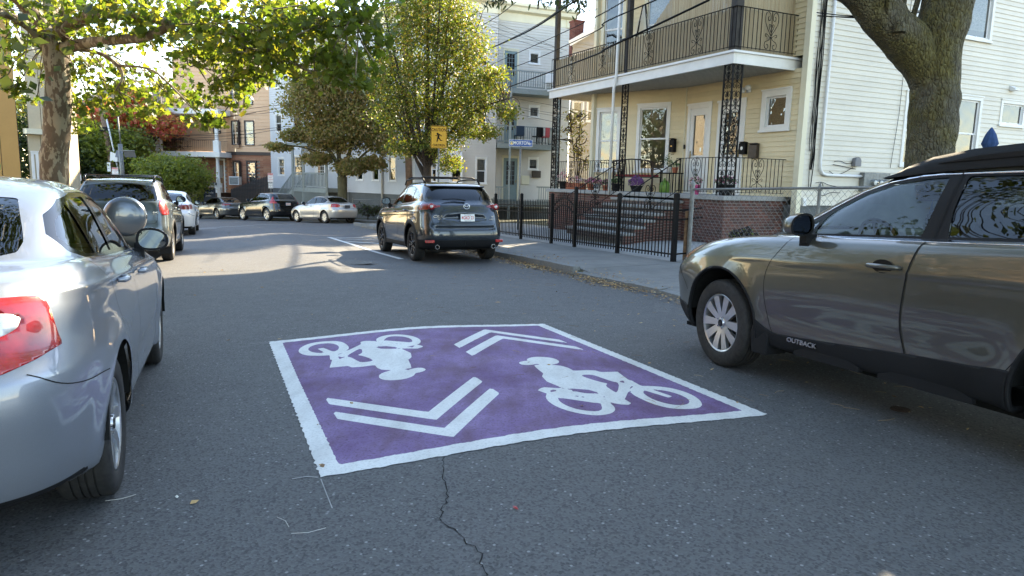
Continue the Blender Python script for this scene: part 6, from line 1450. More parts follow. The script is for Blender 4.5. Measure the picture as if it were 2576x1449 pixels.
# bench, watering can, plant table
bn = empty('bench', porch(.80,4.55), R(25.8 + 90 + 22), label='dark slatted bench with a red seat cushion under the porch window', cat='bench')
for i in range(13): b = MB(); xx = -.62 + i * .1033; b.bar((xx, .22,.45),(xx, .30,.84 + .05 * math.cos((i - 6) / 6 * 1.4)),.03,.012); b.build('back_slat', M['brown_wood'], bn)
b = MB(); b.tube([(-.68,.30,.84),(-.3,.31,.90),(0,.31,.915),(.3,.31,.90),(.68,.30,.84)],.022,6); b.build('top_rail', M['brown_wood'], bn); boxpart(bn, 'seat', -.68,.68,-.25,.24,.40,.43, 'brown_wood'); boxpart(bn, 'cushion', -.60,.60,-.22,.20,.43,.49, 'red_cloth', .02)
for sg in (-1,1):
    for yy in (-.22,.24): boxpart(bn, 'leg', sg * .66 - .02, sg * .66 + .02, yy - .02, yy + .02,0,.62 if yy < 0 else .84, 'brown_wood')
    b = MB(); b.tube([(sg * .66,.26,.62),(sg * .66,-.10,.66),(sg * .66,-.27,.60),(sg * .66,-.25,.50)],.016,6); b.build('armrest', M['brown_wood'], bn)
wc = empty('watering_can', porch(.85,3.3), R(60), label='lime green plastic watering can on the porch floor', cat='watering can')
b = MB(); b.lathe([(.001,0),(.13,0),(.14,.03),(.14,.20),(.12,.27),(.06,.33),(.001,.34)],18); b.build('can', M['green_plastic'], wc, smooth=True); b = MB(); b.tube([(.02,0,.33),(.0,0,.39),(-.09,0,.37),(-.14,0,.20)],.016,6); b.build('handle', M['green_plastic'], wc, smooth=True)
tb = empty('plant_table', porch(1.25,3.55), R(25.8), label='small black side table carrying pots beside the bench', cat='table')
boxpart(tb, 'top', -.18,.18,-.30,.30,.52,.55, 'black_metal'); [boxpart(tb, 'leg', a - .012, a + .012, c - .012, c + .012,0,.52, 'black_metal') for a in (-.15,.15) for c in (-.27,.27)]
potted(0,0,.10,.16, 'white_plastic', 'plant_green', 0, 'spiky green plant in a pale pot on the side table', pos=porch(1.22,3.68, FL + .55), fh=.42, n=120); potted(0,0,.09,.15, 'terracotta', 'plant_green', 0, 'small terracotta pot on the right of the side table', pos=porch(1.22,3.36, FL + .55), fh=.2, n=80)
# hammock chair frame behind the balcony rail
hc = empty('hanging_chair', porch(.7,4.6, BZ), R(25.8), label='white macrame hanging chair on the balcony beside the window', cat='chair')
b = MB(); b.tube([(0,.5,0),(.1,.05,2.0)],.025,6); b.tube([(0,-.6,0),(.1,-.05,2.0)],.025,6); b.build('frame', M['black_metal'], hc)
b = MB()
for i in range(16):
    a = -1 + i / 7.5; b.tube(smooth_path([(.1,0,2.0),(.05, a * .38,1.25),(.05 + .2 * (1 - a * a), a * .33,.70),(.1, a * .12,.45)],2),.006,4)
for zz in (.6,.75,.9,1.05): b.tube(smooth_path([(.05,-.36, zz + .1),(.24,0, zz - .12),(.05,.36, zz + .1)],2),.008,4)
b.build('netting', M['off_white'], hc, kind='stuff')
# ================================================================ the other houses
def hit(px, py, A, B):
    """where the sight line of a surveyed bearing meets the vertical plane through A and B: distance along it and height"""
    d = _ray(px, py); A = np.array(A[:2], float); B = np.array(B[:2], float); e = (B - A) / np.linalg.norm(B - A); n_ = np.array([-e[1], e[0]])
    t = (A @ n_) / (d[:2] @ n_); return float((t * d[:2] - A) @ e), float(CH + t * d[2])
z2 = lambda x, y: ((700 + .53 * x) * .62891,.53 * y * .62891)
z3 = lambda x, y: ((1400 + .53 * x) * .62891,.53 * y * .62891)
zr = lambda x, y: ((1400 + x / 2.8975) * .62891,(600 + y / 2.8975) * .62891)
z1 = lambda x, y: (.53 * x * .62891,.53 * y * .62891)
def rect(A, B, p0, p1):
    a = hit(*p0, A, B); b = hit(*p1, A, B); return (min(a[0], b[0]), max(a[0], b[0]), min(a[1], b[1]), max(a[1], b[1]))
def rebase(root, loc):
    loc = Vector(loc); root.location = loc
    for k in kids(root): k.location = Vector(k.location) - loc
def off(A, B, d):
    """the line A-B moved outwards (to the right of A->B) by d"""
    A = Vector(A[:2]); B = Vector(B[:2]); e = (B - A).normalized(); n_ = Vector((e.y, -e.x)); return tuple(A + n_ * d), tuple(B + n_ * d)
def wallf(root, A, B, z0, z1, e, mt, wins=(), doors=(), trim='white_trim', blinds=None, name=None, **kw):
    ops = list(wins) + [d[0] if isinstance(d[0], tuple) else d for d in doors]
    O, an, L = clad_wall(root, A, B, z0, z1, e * (1.3 if e < .2 else 1), M[mt],[o[:4] for o in ops], t=.035, parts=False)
    fr = (O, an)
    for i, w_ in enumerate(wins):
        opt = dict(w_[4]) if len(w_) > 4 else {}
        if trim == 'brown_trim': opt['sill'] = False; opt['proud'] = .05
        o = dict(trim=trim, tw=.09, detail=False, blind=('curtain', .45) if i % 2 else ('lace', .5)); o.update(opt); opening(root, fr, *w_[:4], **o)
    for d in doors: door(root, fr, *d[0], **(d[1] if len(d) > 1 else {}))
    return fr
def posts_rail(root, A, B, z, h, mt='deck_grey', step=.14, slope=0.0, base=.0, post=True, bw_=.035):
    O, an, L = wall_frame(A, B); t = Vector((math.cos(an), math.sin(an), slope))
    for zz, ww in ((h, .07),(.10,.06)): b = MB(); b.bar(O + Vector((0,0, z + zz)), O + t * L + Vector((0,0, z + zz)),.05, ww); b.build('rail', M[mt], root)
    k = max(1, int(L / step)); key = ('pk', round(h, 2), mt, bw_)
    if key not in UNIT: b = MB(); b.box(-bw_ / 2, bw_ / 2,-bw_ / 2, bw_ / 2,.10, h); UNIT[key] = b.mesh('baluster', M[mt])
    for i in range(1, k): o = link('baluster', UNIT[key], root, tuple(O + t * (L * i / k) + Vector((0,0, z)))); o.rotation_euler = (0,0, an)
# ---- grey triple-decker
e67 = Vector((.917,.399)); pF = Vector((-1.09,40.0)); n67 = Vector((.399,-.917))
GA = pF - e67 * 2.09; GB_ = pF; RA = pF - n67 * 1.3 ; 
RB = RA + e67 * 5.2
HG = empty('triple_decker', label='pale grey triple-decker with cream cornice and three stacked porches', cat='house')
Gz0, Gz1 = -.25,10.3
RA_, RB_ = tuple(RA), tuple(RB)
R1 = lambda x0, y0, x1, y1: rect(RA_, RB_, z3(x0, y0), z3(x1, y1))
def dr(x0, x1, y0, zb): r_ = R1(x0, y0, x1, y0 + 10); return (r_[0], r_[1], zb, r_[3])
zf3 = hit(*z3(1300,668), tuple(pF), tuple(pF + e67))[1]; zf2 = hit(*z3(1300,1085), tuple(pF), tuple(pF + e67))[1]; zf1 = hit(*zr(1850,545), tuple(pF), tuple(pF + e67))[1] - .25
dd = dict(mt='teal_door', trim='cream_trim', grid=(3,5), glz=(.38,.93), glassm='window_glass')
wallf(HG, RA_, RB_, Gz0, Gz1,.118, 'grey_siding', wins=[R1(1350,386,1434,492) + (dict(kind='fixed', blind=('curtain', 0)),), R1(1348,793,1430,892) + (dict(kind='fixed', blind=('lace', 0)),), R1(1343,1187,1420,1285) + (dict(kind='fixed', blind=('lace', .3)),)],
      doors=[(dr(1155,1275,368, zf3), dd),(dr(1155,1272,783, zf2), dd),(dr(1147,1276,1178, zf1), dd)])
ang_a = tuple(pF); ang_b = tuple(RA + e67 * .35)
BAYW = rect(ang_a, ang_b, z3(1090,1190), z3(1124,1400))
wallf(HG, ang_a, ang_b, Gz0, Gz1,.118, 'grey_siding', wins=[(.35,.85, BAYW[2], BAYW[3]),(.35,.85, zf2 + .7, zf2 + 2.2),(.35,.85, zf3 + .7, zf3 + 2.2)])
fA, fB = tuple(GA), tuple(GB_)
wg = [rect(fA, fB, z3(945,1183), z3(1032,1392)), rect(fA, fB, z3(960,325), z3(1024,500))]; wg[1] = (wg[0][0], wg[0][1], wg[1][2], wg[1][3]); wg.append((wg[0][0], wg[0][1], zf2 + .75, zf2 + 2.35))
wallf(HG, fA, fB, Gz0, Gz1,.118, 'grey_siding', wins=wg)
sideE = RB + Vector((-.399,.917)) * 10; wallf(HG, RB_, tuple(sideE), Gz0, Gz1,.118, 'grey_siding')
# long wall of the same block along the far street
LA = Vector(fA) + Vector((-.743,.669)) * 10.6; LA_, LB_ = tuple(LA), fA
lw = [rect(LA_, LB_, zr(*a), zr(*b)) for a, b in (((72,100),(158,352)),((256,95),(344,360)),((447,66),(540,368)),((716,160),(752,340)),((935,100),(1010,350)),((1160,95),(1300,350)))]
w0 = lw[2]; lw = [(a, b, w0[2], w0[3]) for a, b, c, d in lw]
up = [(a, b, c + k * 3.05, d + k * 3.05) for a, b, c, d in lw for k in (1,2)]
wallf(HG, LA_, LB_, hit(*zr(480,512), LA_, LB_)[1], Gz1,.118, 'blue_grey_siding', wins=lw + up)
O, an, L = wall_frame(LA_, LB_); o = boxpart(HG, 'foundation', 0, L, .05,.3,-3, hit(*zr(480,512), LA_, LB_)[1], 'foundation'); o.location = O; o.rotation_euler = (0,0, an)
for A_, B_ in ((RA_, RB_),(ang_a, ang_b),(fA, fB)): O, an, L = wall_frame(A_, B_); o = boxpart(HG, 'foundation', 0, L, .05,.3,-3, Gz0, 'foundation'); o.location = O; o.rotation_euler = (0,0, an)
for (A_, B_) in ((LA_, LB_),(fA, fB),(ang_a, ang_b),(RA_, RB_),(RB_, tuple(sideE))):
    A2_, B2_ = A_, B_; O, an, L = wall_frame(A2_, B2_)
    pr = [(-.03,10.3),(-.03,10.75),(-.28,10.85),(-.32,11.05),(-.42,11.12),(-.42,11.28),(.4,11.28),(.4,10.3)]
    b = MB(); n_ = len(pr); x0, x1 = -.10, L + .10; b.add([(x0, a, c) for a, c in pr] + [(x1, a, c) for a, c in pr],[(i, (i + 1) % n_, n_ + (i + 1) % n_, n_ + i)[::-1] for i in range(n_)]); o = b.build('cornice', M['cream_trim'], HG); o.location = O; o.rotation_euler = (0,0, an)
poly = [LA, Vector(fA), Vector(ang_a), Vector(ang_b), RB, sideE, sideE - e67 * 9, LA + Vector((.669,.743)) * 9]
rf = MB(); rf.add([(p.x, p.y, 11.0) for p in poly],[tuple(range(len(poly)))]); rf.build('flat_roof', M['shingle'], HG)
bk = MB(); q0, q1 = sideE, LA + Vector((.669,.743)) * 9; bk.add([(sideE.x, sideE.y, -2),(q1.x, q1.y, -2),(q1.x, q1.y, 11),(sideE.x, sideE.y, 11),(LA.x, LA.y, -2),(LA.x, LA.y, 11)],[(0,1,2,3),(1,4,5,2)]); bk.build('rear_wall', M['blue_grey_siding'], HG)
# porches
pA, pB = tuple(pF + e67 * .05), tuple(pF + e67 * 3.9)
for zf in (zf2, zf3):
    O, an, L = wall_frame(pA, pB); b = MB(); b.box(0, L, -.02,1.3, zf - .28, zf); o = b.build('porch_deck', M['deck_grey'], HG); o.location = O; o.rotation_euler = (0,0, an)
    posts_rail(HG, pA, pB, zf, .95); posts_rail(HG, pB, tuple(Vector(pB) - n67 * 1.25), zf, .95)
for t in (.85,3.86): p = pF + e67 * t; b = MB(); b.box(p.x - .06, p.x + .06, p.y - .06, p.y + .06,-1.0, zf3); b.build('porch_post', M['deck_grey'], HG)
posts_rail(HG, pA, tuple(pF + e67 * 1.0), zf1,.80); posts_rail(HG, tuple(pF + e67 * 2.6), pB, zf1,.85)
O, an, L = wall_frame(pA, pB); b = MB(); b.box(0, L, -.02,1.3, zf1 - .3, zf1); o = b.build('porch_deck', M['deck_grey'], HG); o.location = O; o.rotation_euler = (0,0, an)
pq = pF + e67 * .85 + n67 * .065; text_mesh('house_number', '21', .30, M['black_metal'], HG, M=Matrix.Translation((pq.x, pq.y, hit(*zr(1840,205), tuple(pF), tuple(pF + e67))[1])) @ Matrix.Rotation(R(23.5),4, 'Z'), sx=.8)
b = MB(); r_ = rect(RA_, RB_, z3(1370,1288), z3(1432,1342)); O, an, L = wall_frame(RA_, RB_); b.box(r_[0], r_[1],-.16,0, r_[2], r_[3]); lbx = b.build('letter_box', M['bronze'], HG, bevel=.02); lbx.location = O; lbx.rotation_euler = (0,0, an)
b = MB(); r_ = rect(RA_, RB_, z3(1290,1325), z3(1348,1392)); b.box(r_[0], r_[1],-.10,0, r_[2], r_[3]); lbx = b.build('utility_box', M['cream_trim'], HG, bevel=.02); lbx.location = O; lbx.rotation_euler = (0,0, an)
for px in (385,): u_, z_ = hit(*zr(px, 300), LA_, LB_); O, an, L = wall_frame(LA_, LB_); b = MB(); b.tube([(u_, -.10,-1.2),(u_, -.10,10.4)],.06,6); o = b.build('downspout', M['off_white'], HG, smooth=True); o.location = O; o.rotation_euler = (0,0, an)
rebase(HG, (pF.x, pF.y, float(gpl(pF.x, pF.y))))
for i, (px, Y, colr, lab) in enumerate(((z3(1275,1010)[0],40.3, 'navy_sign', 'dark folding chair on the middle porch, nearest the door'),(z3(1412,1010)[0],40.9, 'black_metal', 'black metal chair in the middle of the porch row'),(z3(1465,1010)[0],41.1, 'red_cloth', 'red draped chair at the right end of the middle porch'))):
    q = at(px, 1010 * .3333, Y); c_ = empty('porch_chair', (q.x, q.y, zf2), R(200 + 20 * i), label=lab, cat='chair'); 
    boxpart(c_, 'seat', -.24,.24,-.22,.22,.40,.45, colr, .01); boxpart(c_, 'back', -.24,.24,.20,.25,.45,.95, colr, .02); [boxpart(c_, 'leg', a - .015, a + .015, d_ - .015, d_ + .015,0,.4, 'black_metal') for a in (-.2,.2) for d_ in (-.2,.2)]
q = at(z3(1500,620)[0],206,41.2); c_ = empty('porch_chair', (q.x, q.y, zf3), R(190), label='white plastic chair behind the top porch rail', cat='chair'); boxpart(c_, 'seat', -.25,.25,-.25,.25,.38,.42, 'white_plastic', .01); boxpart(c_, 'back', -.25,.25,.22,.26,.42,.9, 'white_plastic', .02); [boxpart(c_, 'leg', a - .02, a + .02, d_ - .02, d_ + .02,0,.4, 'white_plastic') for a in (-.2,.2) for d_ in (-.2,.2)]
# ---- white house with the grey wooden stairs
HW = empty('white_house', label='white clapboard house with grey wooden stairs behind the brown green maple', cat='house')
WA = LA + Vector((-.743,.669)) * 9.6; WA_, WB_ = tuple(WA), tuple(LA + Vector((-.743,.669)) * .05)
ww = [rect(WA_, WB_, z2(*a), z2(*b)) for a, b in (((778,1190),(832,1328)),((893,1160),(978,1322)),((728,590),(792,655)),((756,870),(800,1000)))]
g0 = ww[0]; ww[1] = (ww[1][0], ww[1][1], g0[2], g0[3] + .15); ww[2] = (ww[3][0], ww[3][0] + .95, g0[2] + 6.2, g0[3] + 6.2); ww[3] = (ww[3][0], ww[3][0] + .95, g0[2] + 3.1, g0[3] + 3.1)
for k in (1,2): ww.append((ww[1][0], ww[1][1], g0[2] + 3.1 * k, g0[3] + 3.1 * k)); ww.append((6.2,7.1, g0[2] + 3.1 * k, g0[3] + 3.1 * k))
wz0 = hit(*z2(790,1420), WA_, WB_)[1]; pf = hit(*z2(1100,1415), WA_, WB_)[1]; dj = rect(WA_, WB_, z2(1062,1150), z2(1130,1200))
wallf(HW, WA_, WB_, wz0,10.2,.12, 'blue_grey_siding', wins=ww, doors=[((dj[0] - .1, dj[1] + .25, pf, pf + 2.25), dict(grid=(3,4), glz=(.4,.93), glassm='window_glass'))])
wallf(HW, tuple(WA + Vector((.669,.743)) * 8), WA_, wz0,10.2,.12, 'blue_grey_siding')
O, an, L = wall_frame(WA_, WB_)
for nm, a in (('foundation', (0, L, .05,.3,-3.5, wz0, 'foundation')),('cornice', (-.2, L, -.35,.3,10.2,10.7, 'white_trim')),('flat_roof', (0, L, .3,8,10.4,10.5, 'shingle'))): o = boxpart(HW, nm, *a); o.location = O; o.rotation_euler = (0,0, an)
def WL(u_, d, z): return O + Vector((math.cos(an) * u_ + math.sin(an) * d, math.sin(an) * u_ - math.cos(an) * d, z))
ua = hit(*z2(1015,1350), WA_, WB_)[0] + .4; ub = ua + 4.0
o = boxpart(HW, 'porch_deck', ua, ub, -1.5,0, pf - .25, pf, 'deck_grey'); o.location = O; o.rotation_euler = (0,0, an)
o = boxpart(HW, 'porch_roof', ua - 1.0, ub, -1.6,0, pf + 2.7, pf + 2.9, 'deck_grey'); o.location = O; o.rotation_euler = (0,0, an)
posts_rail(HW, WL(ua, 1.5,0)[:2], WL(ub, 1.5,0)[:2], pf, .95, step=.16, bw_=.045)
for u_ in (ua, ua + 1.3, ub): p = WL(u_, 1.5,0); b = MB(); b.box(p.x - .07, p.x + .07, p.y - .07, p.y + .07,-2.4, pf + 2.7); b.build('porch_post', M['deck_grey'], HW)
gsl = float(gpl(WA.x, WA.y)) + .2; drop = pf - gsl; sl_ = -drop / 3.2
for d in (.5,1.5): posts_rail(HW, WL(ua, d, 0)[:2], WL(ua - 3.2, d, 0)[:2], pf, .95, step=.17, slope=sl_, bw_=.045)
ns = 9
for i in range(ns): o = boxpart(HW, 'step', ua - (i + 1) * 3.2 / ns, ua - i * 3.2 / ns + .03,-1.5,-.5, pf - drop * (i + 1) / ns - .04, pf - drop * (i + 1) / ns, 'deck_grey'); o.location = O; o.rotation_euler = (0,0, an)
for d in (.48,1.52): b = MB(); b.bar(WL(ua, d, pf - .2), WL(ua - 3.2, d, gsl - .1),.05,.28); b.build('stringer', M['deck_grey'], HW)
posts_rail(HW, WL(ua, 1.55,0)[:2], WL(ub, 1.55,0)[:2], pf - 1.3,1.05, step=.13, bw_=.05)
o = boxpart(HW, 'letter_box', dj[1] + .3, dj[1] + .75,-.15,0, pf + 1.15, pf + 1.4, 'white_plastic'); o.location = O; o.rotation_euler = (0,0, an)
rebase(HW, (WA.x, WA.y, gsl))
# ---- peach house
HP = empty('peach_house', label='peach shingled triple-decker with sandstone ground floor and white columned porches', cat='house')
P0 = WA + Vector((-.743,.669)) * 1.3; P0 = Vector((-18.2,53.4)); d80 = Vector((-.985,.174)); P1 = P0 + d80 * 2.95; P2 = P1 + Vector((-.80,.60)) * 1.15; P3 = P2 + d80 * 2.9
PA_, PB_ = tuple(P1), tuple(P0)
wins = [rect(PA_, PB_, z2(*a), z2(*b)) for a, b in (((512,606),(592,792)),((522,908),(604,1098)),((538,1213),(620,1398)))]
zp1, zp2 = hit(*z2(600,1160), PA_, PB_)[1], hit(*z2(600,540), PA_, PB_)[1]; zbase = hit(*z2(600,1500), PA_, PB_)[1] - .6
def shingles(root, A, B, z0, z1, e=.27):
    wallf(root, A, B, z0, z1, e, 'peach_shingle')
for (A_, B_, ws) in ((PA_, PB_, wins),(tuple(P2), tuple(P1),[rect(tuple(P2), tuple(P1), z2(*a), z2(*b)) for a, b in (((418,606),(470,792)),((425,910),(485,1095)),((440,1213),(495,1385)))])):
    wallf(HP, A_, B_, zp1 + .12, zp2 + 1.6,.27, 'peach_shingle', wins=[w_ for w_ in ws[:2]], trim='brown_trim')
    O, an, L = wall_frame(A_, B_); lo_ = ws[2]; brick_wall(HP, A_, B_, zbase, zp1 - .1, False, courses=.14, bl=.55, mt='sandstone', keep=lambda u_, z: not (lo_[0] < u_ < lo_[1] and lo_[2] - .1 < z < lo_[3]))
    for mm in [k for k in kids(HP) if k.name.startswith('mortar')]: mm.data.transform(Matrix.Translation((0,.08,0))) if 'mv' not in mm else None; mm['mv'] = 1
    opening(HP, (O, an), *lo_, trim='brown_trim', tw=.12, detail=False, blind=('curtain', .35), proud=.06)
    o = boxpart(HP, 'belt_course', -.05, L + .05,-.08,.1, zp1 - .12, zp1 + .12, 'brown_trim'); o.location = O; o.rotation_euler = (0,0, an)
    o = boxpart(HP, 'cornice', -.2, L + .2,-.55,.3, zp2 + 1.6, zp2 + 2.1, 'dark_slat'); o.location = O; o.rotation_euler = (0,0, an)
P4 = P2 + d80 * 4.3
wz = wall_frame(tuple(P4), tuple(P2)); LL = wz[2]; ent = rect(tuple(P4), tuple(P2), z2(320,1215), z2(375,1420))
ent = (ent[0] - .1, ent[1] + .1, zbase + 1.0, ent[3] + .15)
wallf(HP, tuple(P4), tuple(P2), zp1 + .12, zp2 + 1.6,.27, 'peach_shingle', wins=[rect(tuple(P4), tuple(P2), z2(288,960), z2(350,1010))], trim='brown_trim', doors=[])
brick_wall(HP, tuple(P4), tuple(P2), zbase, zp1, False, courses=.14, bl=.55, mt='sandstone', keep=lambda u_, z: not (ent[0] < u_ < ent[1] and z < ent[3])); door(HP, (wz[0], wz[1]), *ent, mt='brown_door', trim='white_trim', glz=(.45,.85), number='152')
side = P0 + Vector((.9,.43)) * 6; wallf(HP, PB_, tuple(side), zbase, zp2 + 1.6,.27, 'peach_shingle'); wallf(HP, tuple(P4 + Vector((.17,.98)) * 8), tuple(P4), zbase, zp2 + 1.6,.27, 'peach_shingle')
rf = MB(); rf.add([(p.x, p.y, zp2 + 1.9) for p in (P0, P1, P2, P4, P4 + Vector((.17,.98)) * 8, side + Vector((0,3)), side)],[tuple(range(7))[::-1]]); rf.build('flat_roof', M['shingle'], HP)
def column(root, x, y, z0, z1, r=.15, ped=.7):
    b = MB(); b.box(x - r * 1.5, x + r * 1.5, y - r * 1.5, y + r * 1.5, z0, z0 + ped); b.lathe([(r * 1.2, z0 + ped),(r, z0 + ped + .12),(r * 1.02, z0 + (z1 - z0) * .5),(r * .8, z1 - .15),(r * 1.25, z1 - .05),(r * 1.3, z1)],14, c=(x, y, 0)); b.build('column', M['white_trim'], root, auto=40)
cq = [(P4 + Vector((-.17,-.98)) * 1.7 + d80 * .25),(P2 + Vector((-.17,-.98)) * 1.55 - d80 * .15)]
zfl = zbase + 1.0
for p in cq:
    column(HP, p.x, p.y, zfl, zp1 - .35,.14); column(HP, p.x, p.y, zp1 + .05, zp1 + 3.0,.14,.8)
for zz in (zp1 - .35, zp1 + 2.75):
    O, an, L = wall_frame(cq[0], cq[1]); o = boxpart(HP, 'porch_deck', -.45, L + .45,-.45,1.8, zz, zz + .38, 'white_trim', .02); o.location = O; o.rotation_euler = (0,0, an)
    railing(HP, cq[0], cq[1], zz + .38,.85,.16, hearts=[L * .5], hw=.4); railing(HP, cq[1], tuple(cq[1] + Vector((.17,.98)) * 1.5), zz + .38,.85,.16)
railing(HP, cq[0], cq[1], zfl, .85,.16); O, an, L = wall_frame(cq[0], cq[1]); o = boxpart(HP, 'porch_floor', -.3, L + .3,-.3,1.7, zbase - 2, zfl, 'red_brick_plain' if 'red_brick_plain' in M else 'brown_wood'); o.location = O; o.rotation_euler = (0,0, an)
ac = empty('air_conditioner', label='white window air conditioner in the sandstone wall of the peach house', cat='air conditioner'); q = at(z2(465,1360)[0],1360 * .3333,52.9); ac.location = (q.x - .1, q.y - .0, q.z - .35); boxpart(ac, 'case', -.36,.36,-.3,.3,0,.62, 'white_plastic', .02); boxpart(ac, 'grille', -.32,.32,-.31,-.29,.06,.56, 'galv')
rebase(HP, (P0.x, P0.y, float(gpl(P0.x, P0.y)) + .3))
# ---- house seen in the gap, with its chimney
HH = empty('rear_house', label='grey weatherboard gable house with a brick chimney seen between the pale triple-decker and the cream house', cat='house')
HH['label'] = 'grey gabled house with a red brick chimney behind the cream house'
hA = Vector((2.45,32.6)); hB = hA + e67 * 9; 
gw = [rect(tuple(hA), tuple(hB), z3(1675,750), z3(1760,930)), rect(tuple(hA), tuple(hB), z3(1785,745), z3(1845,925))]
wallf(HH, tuple(hA), tuple(hB),-.6,7.6,.115, 'gap_siding', wins=gw); wallf(HH, tuple(hA + Vector((1.3,8.0))), tuple(hA),-.6,7.6,.115, 'gap_siding')
O, an, L = wall_frame(hA, hB)
b = MB(); b.add([(-.3,-.4,7.45),(4.5,-.4,10.4),(9.4,-.4,7.45),(3.9,7.2,7.45),(6.5,7.2,10.4),(9.4,7.2,7.45)],[(0,1,4,3),(1,2,5,4),(0,3,4,1)]); o = b.build('roof', M['shingle'], HH); o.location = O; o.rotation_euler = (0,0, an)
b = MB(); b.add([(0,0,7.6),(9,0,7.6),(4.5,0,10.3)],[(0,1,2)]); o = b.build('gable', M['gap_siding'], HH); o.location = O; o.rotation_euler = (0,0, an)
for a_, b__ in (((-.4,7.35),(4.5,10.28)),((9.4,7.35),(4.5,10.28))): b = MB(); b.bar((a_[0],-.42, a_[1]),(b__[0],-.42, b__[1]),.06,.22); o = b.build('bargeboard', M['white_trim'], HH); o.location = O; o.rotation_euler = (0,0, an)
u_, z_ = hit(*z3(1700,230), tuple(hA - n67 * 2), tuple(hB - n67 * 2))
ch = empty('chimney'); ch.parent = HH
for (A_, B_) in (((u_ - .38,-2.0),(u_ + .38,-2.0)),): pass
for (xa, ya, xb, yb_) in ((u_ - .24,1.6, u_ + .24,1.6),(u_ + .24,1.6, u_ + .24,2.1),(u_ + .24,2.1, u_ - .24,2.1),(u_ - .24,2.1, u_ - .24,1.6)):
    Oa = Vector((xa, ya)); Ob = Vector((xb, yb_)); brick_wall(ch, Oa, Ob, z_ - 1.2, z_ + .33, False, mt='red_brick')
ch.location = O; ch.rotation_euler = (0,0, an)
o = boxpart(ch, 'chimney_cap', u_ - .28, u_ + .28,1.56,2.14, z_ + .33, z_ + .40, 'red_brick')
rebase(HH, (hA.x, hA.y, -.6))
# ---- mustard house at the left edge
HM = empty('mustard_house', label='mustard and tan panelled house at the left edge behind the plane tree', cat='house')
mC = at(50,400,27.5); mC = Vector((mC.x, mC.y)); mA = mC + Vector((-.92,-.39)) * 9
def panels(root, A, B, z0, z1, mt, wd=.6, wins=()):
    O, an, L = wall_frame(A, B); x = 0; i = 0
    while x < L - .01:
        x2 = min(L, x + wd); cuts = sorted([(w_[2], w_[3]) for w_ in wins if w_[0] < (x + x2) / 2 < w_[1]]); z = z0
        for a, c in cuts + [(z1, z1)]:
            if a > z: o = boxpart(root, 'wall_panel', x + .012, x2 - .012,0,.03, z, a, mt); o.location = O; o.rotation_euler = (0,0, an)
            z = c
        x = x2; i += 1
    b = MB(); b.box(0, L, .025,.05, z0, z1); o = b.build('wall_backing', M['brown_trim'], root); o.location = O; o.rotation_euler = (0,0, an)
    return O, an
panels(HM, tuple(mA), tuple(mC),-1,9, 'mustard_siding')
mD = mC + Vector((-.3827,.9239)) * 3.2; me_ = mC + Vector((.15,.30)); mF = mC + Vector((.62,.95)); 
lwz = [hit(*z1(138,1140), tuple(me_), tuple(mF)), hit(*z1(270,1365), tuple(me_), tuple(mF))]
L_m = (mF - me_).length; z_over = hit(*z1(200,1010), tuple(me_), tuple(mF))[1]
O, an = panels(HM, tuple(me_), tuple(mF),-1, z_over, 'tan_siding', .45)
O2_, an2_ = panels(HM, tuple(me_ + Vector((.12,-.06))), tuple(mF + Vector((.16,.0))), z_over + .18,9, 'tan_siding', .45)
zb_, zt_ = lwz[1][1], lwz[0][1]
opening(HM, (O, an), L_m * .08, L_m * .40, zb_, zt_, detail=False, blind=('curtain', .6)); opening(HM, (O, an), L_m * .58, L_m * .90, zb_, zt_, detail=False, blind=('lace', .5))
o = boxpart(HM, 'overhang_band', -.1, L_m + .15,-.25,.1, z_over, z_over + .2, 'cream_trim'); o.location = O; o.rotation_euler = (0,0, an)
panels(HM, tuple(mF), tuple(mF + Vector((-.38,.92)) * 6),-1,9, 'tan_siding')
rf = MB(); rf.add([(p.x, p.y, 9.0) for p in (mA, mC, me_, mF, mF + Vector((-.38,.92)) * 6, mF + Vector((-9,3)))],[tuple(range(6))]); rf.build('flat_roof', M['shingle'], HM)
rebase(HM, (mC.x, mC.y, float(gpl(mC.x, mC.y)) + .1))
# ---- pink brick building and the church-like block far behind
HK = empty('pink_building', label='pink brick building with tall teal windows behind the reddish trees', cat='building')
kA = at(392,300,74); kB = at(520,300,70); kA_, kB_ = (kA.x, kA.y),(kB.x, kB.y)
kw = [rect(kA_, kB_, z1(1310,935), z1(1410,1050)), rect(kA_, kB_, z1(1345,1060), z1(1412,1160)), rect(kA_, kB_, z1(1500,945), z1(1540,1100))]
zk = hit(450,283, kA_, kB_)[1]; brick_wall(HK, kA_, kB_, -4, zk, False, courses=.25, bl=.7, mt='pink_brick', keep=lambda u_, z: not any(w_[0] < u_ < w_[1] and w_[2] < z < w_[3] for w_ in kw))
O, an, L = wall_frame(kA_, kB_)
for w_ in kw: opening(HK, (O, an), *w_, trim='teal_door', detail=False, kind='fixed', grid=(3,3), sill=False)
o = boxpart(HK, 'parapet', -.2, L, -.3,.4, zk, zk + .5, 'grey_paint'); o.location = O; o.rotation_euler = (0,0, an)
for mm in [k for k in kids(HK) if k.name.startswith('mortar')]: mm.data.transform(Matrix.Translation((0,.3,0)))
rebase(HK, (kA.x, kA.y, -3))
HB = empty('brick_hall', label='tall brick hall with a steep grey roof rising behind the red tree', cat='building')
q = at(380,280,92); tq = at(332,205,92); tr = at(398,262,92); zb2 = q.z
b = MB(); x0, x1 = tq.x - 6, tr.x; zt2 = tq.z; ze = tr.z
b.box(x0, x1, q.y, q.y + 12,-6, ze); b.build('wall', M['red_brick'], HB)
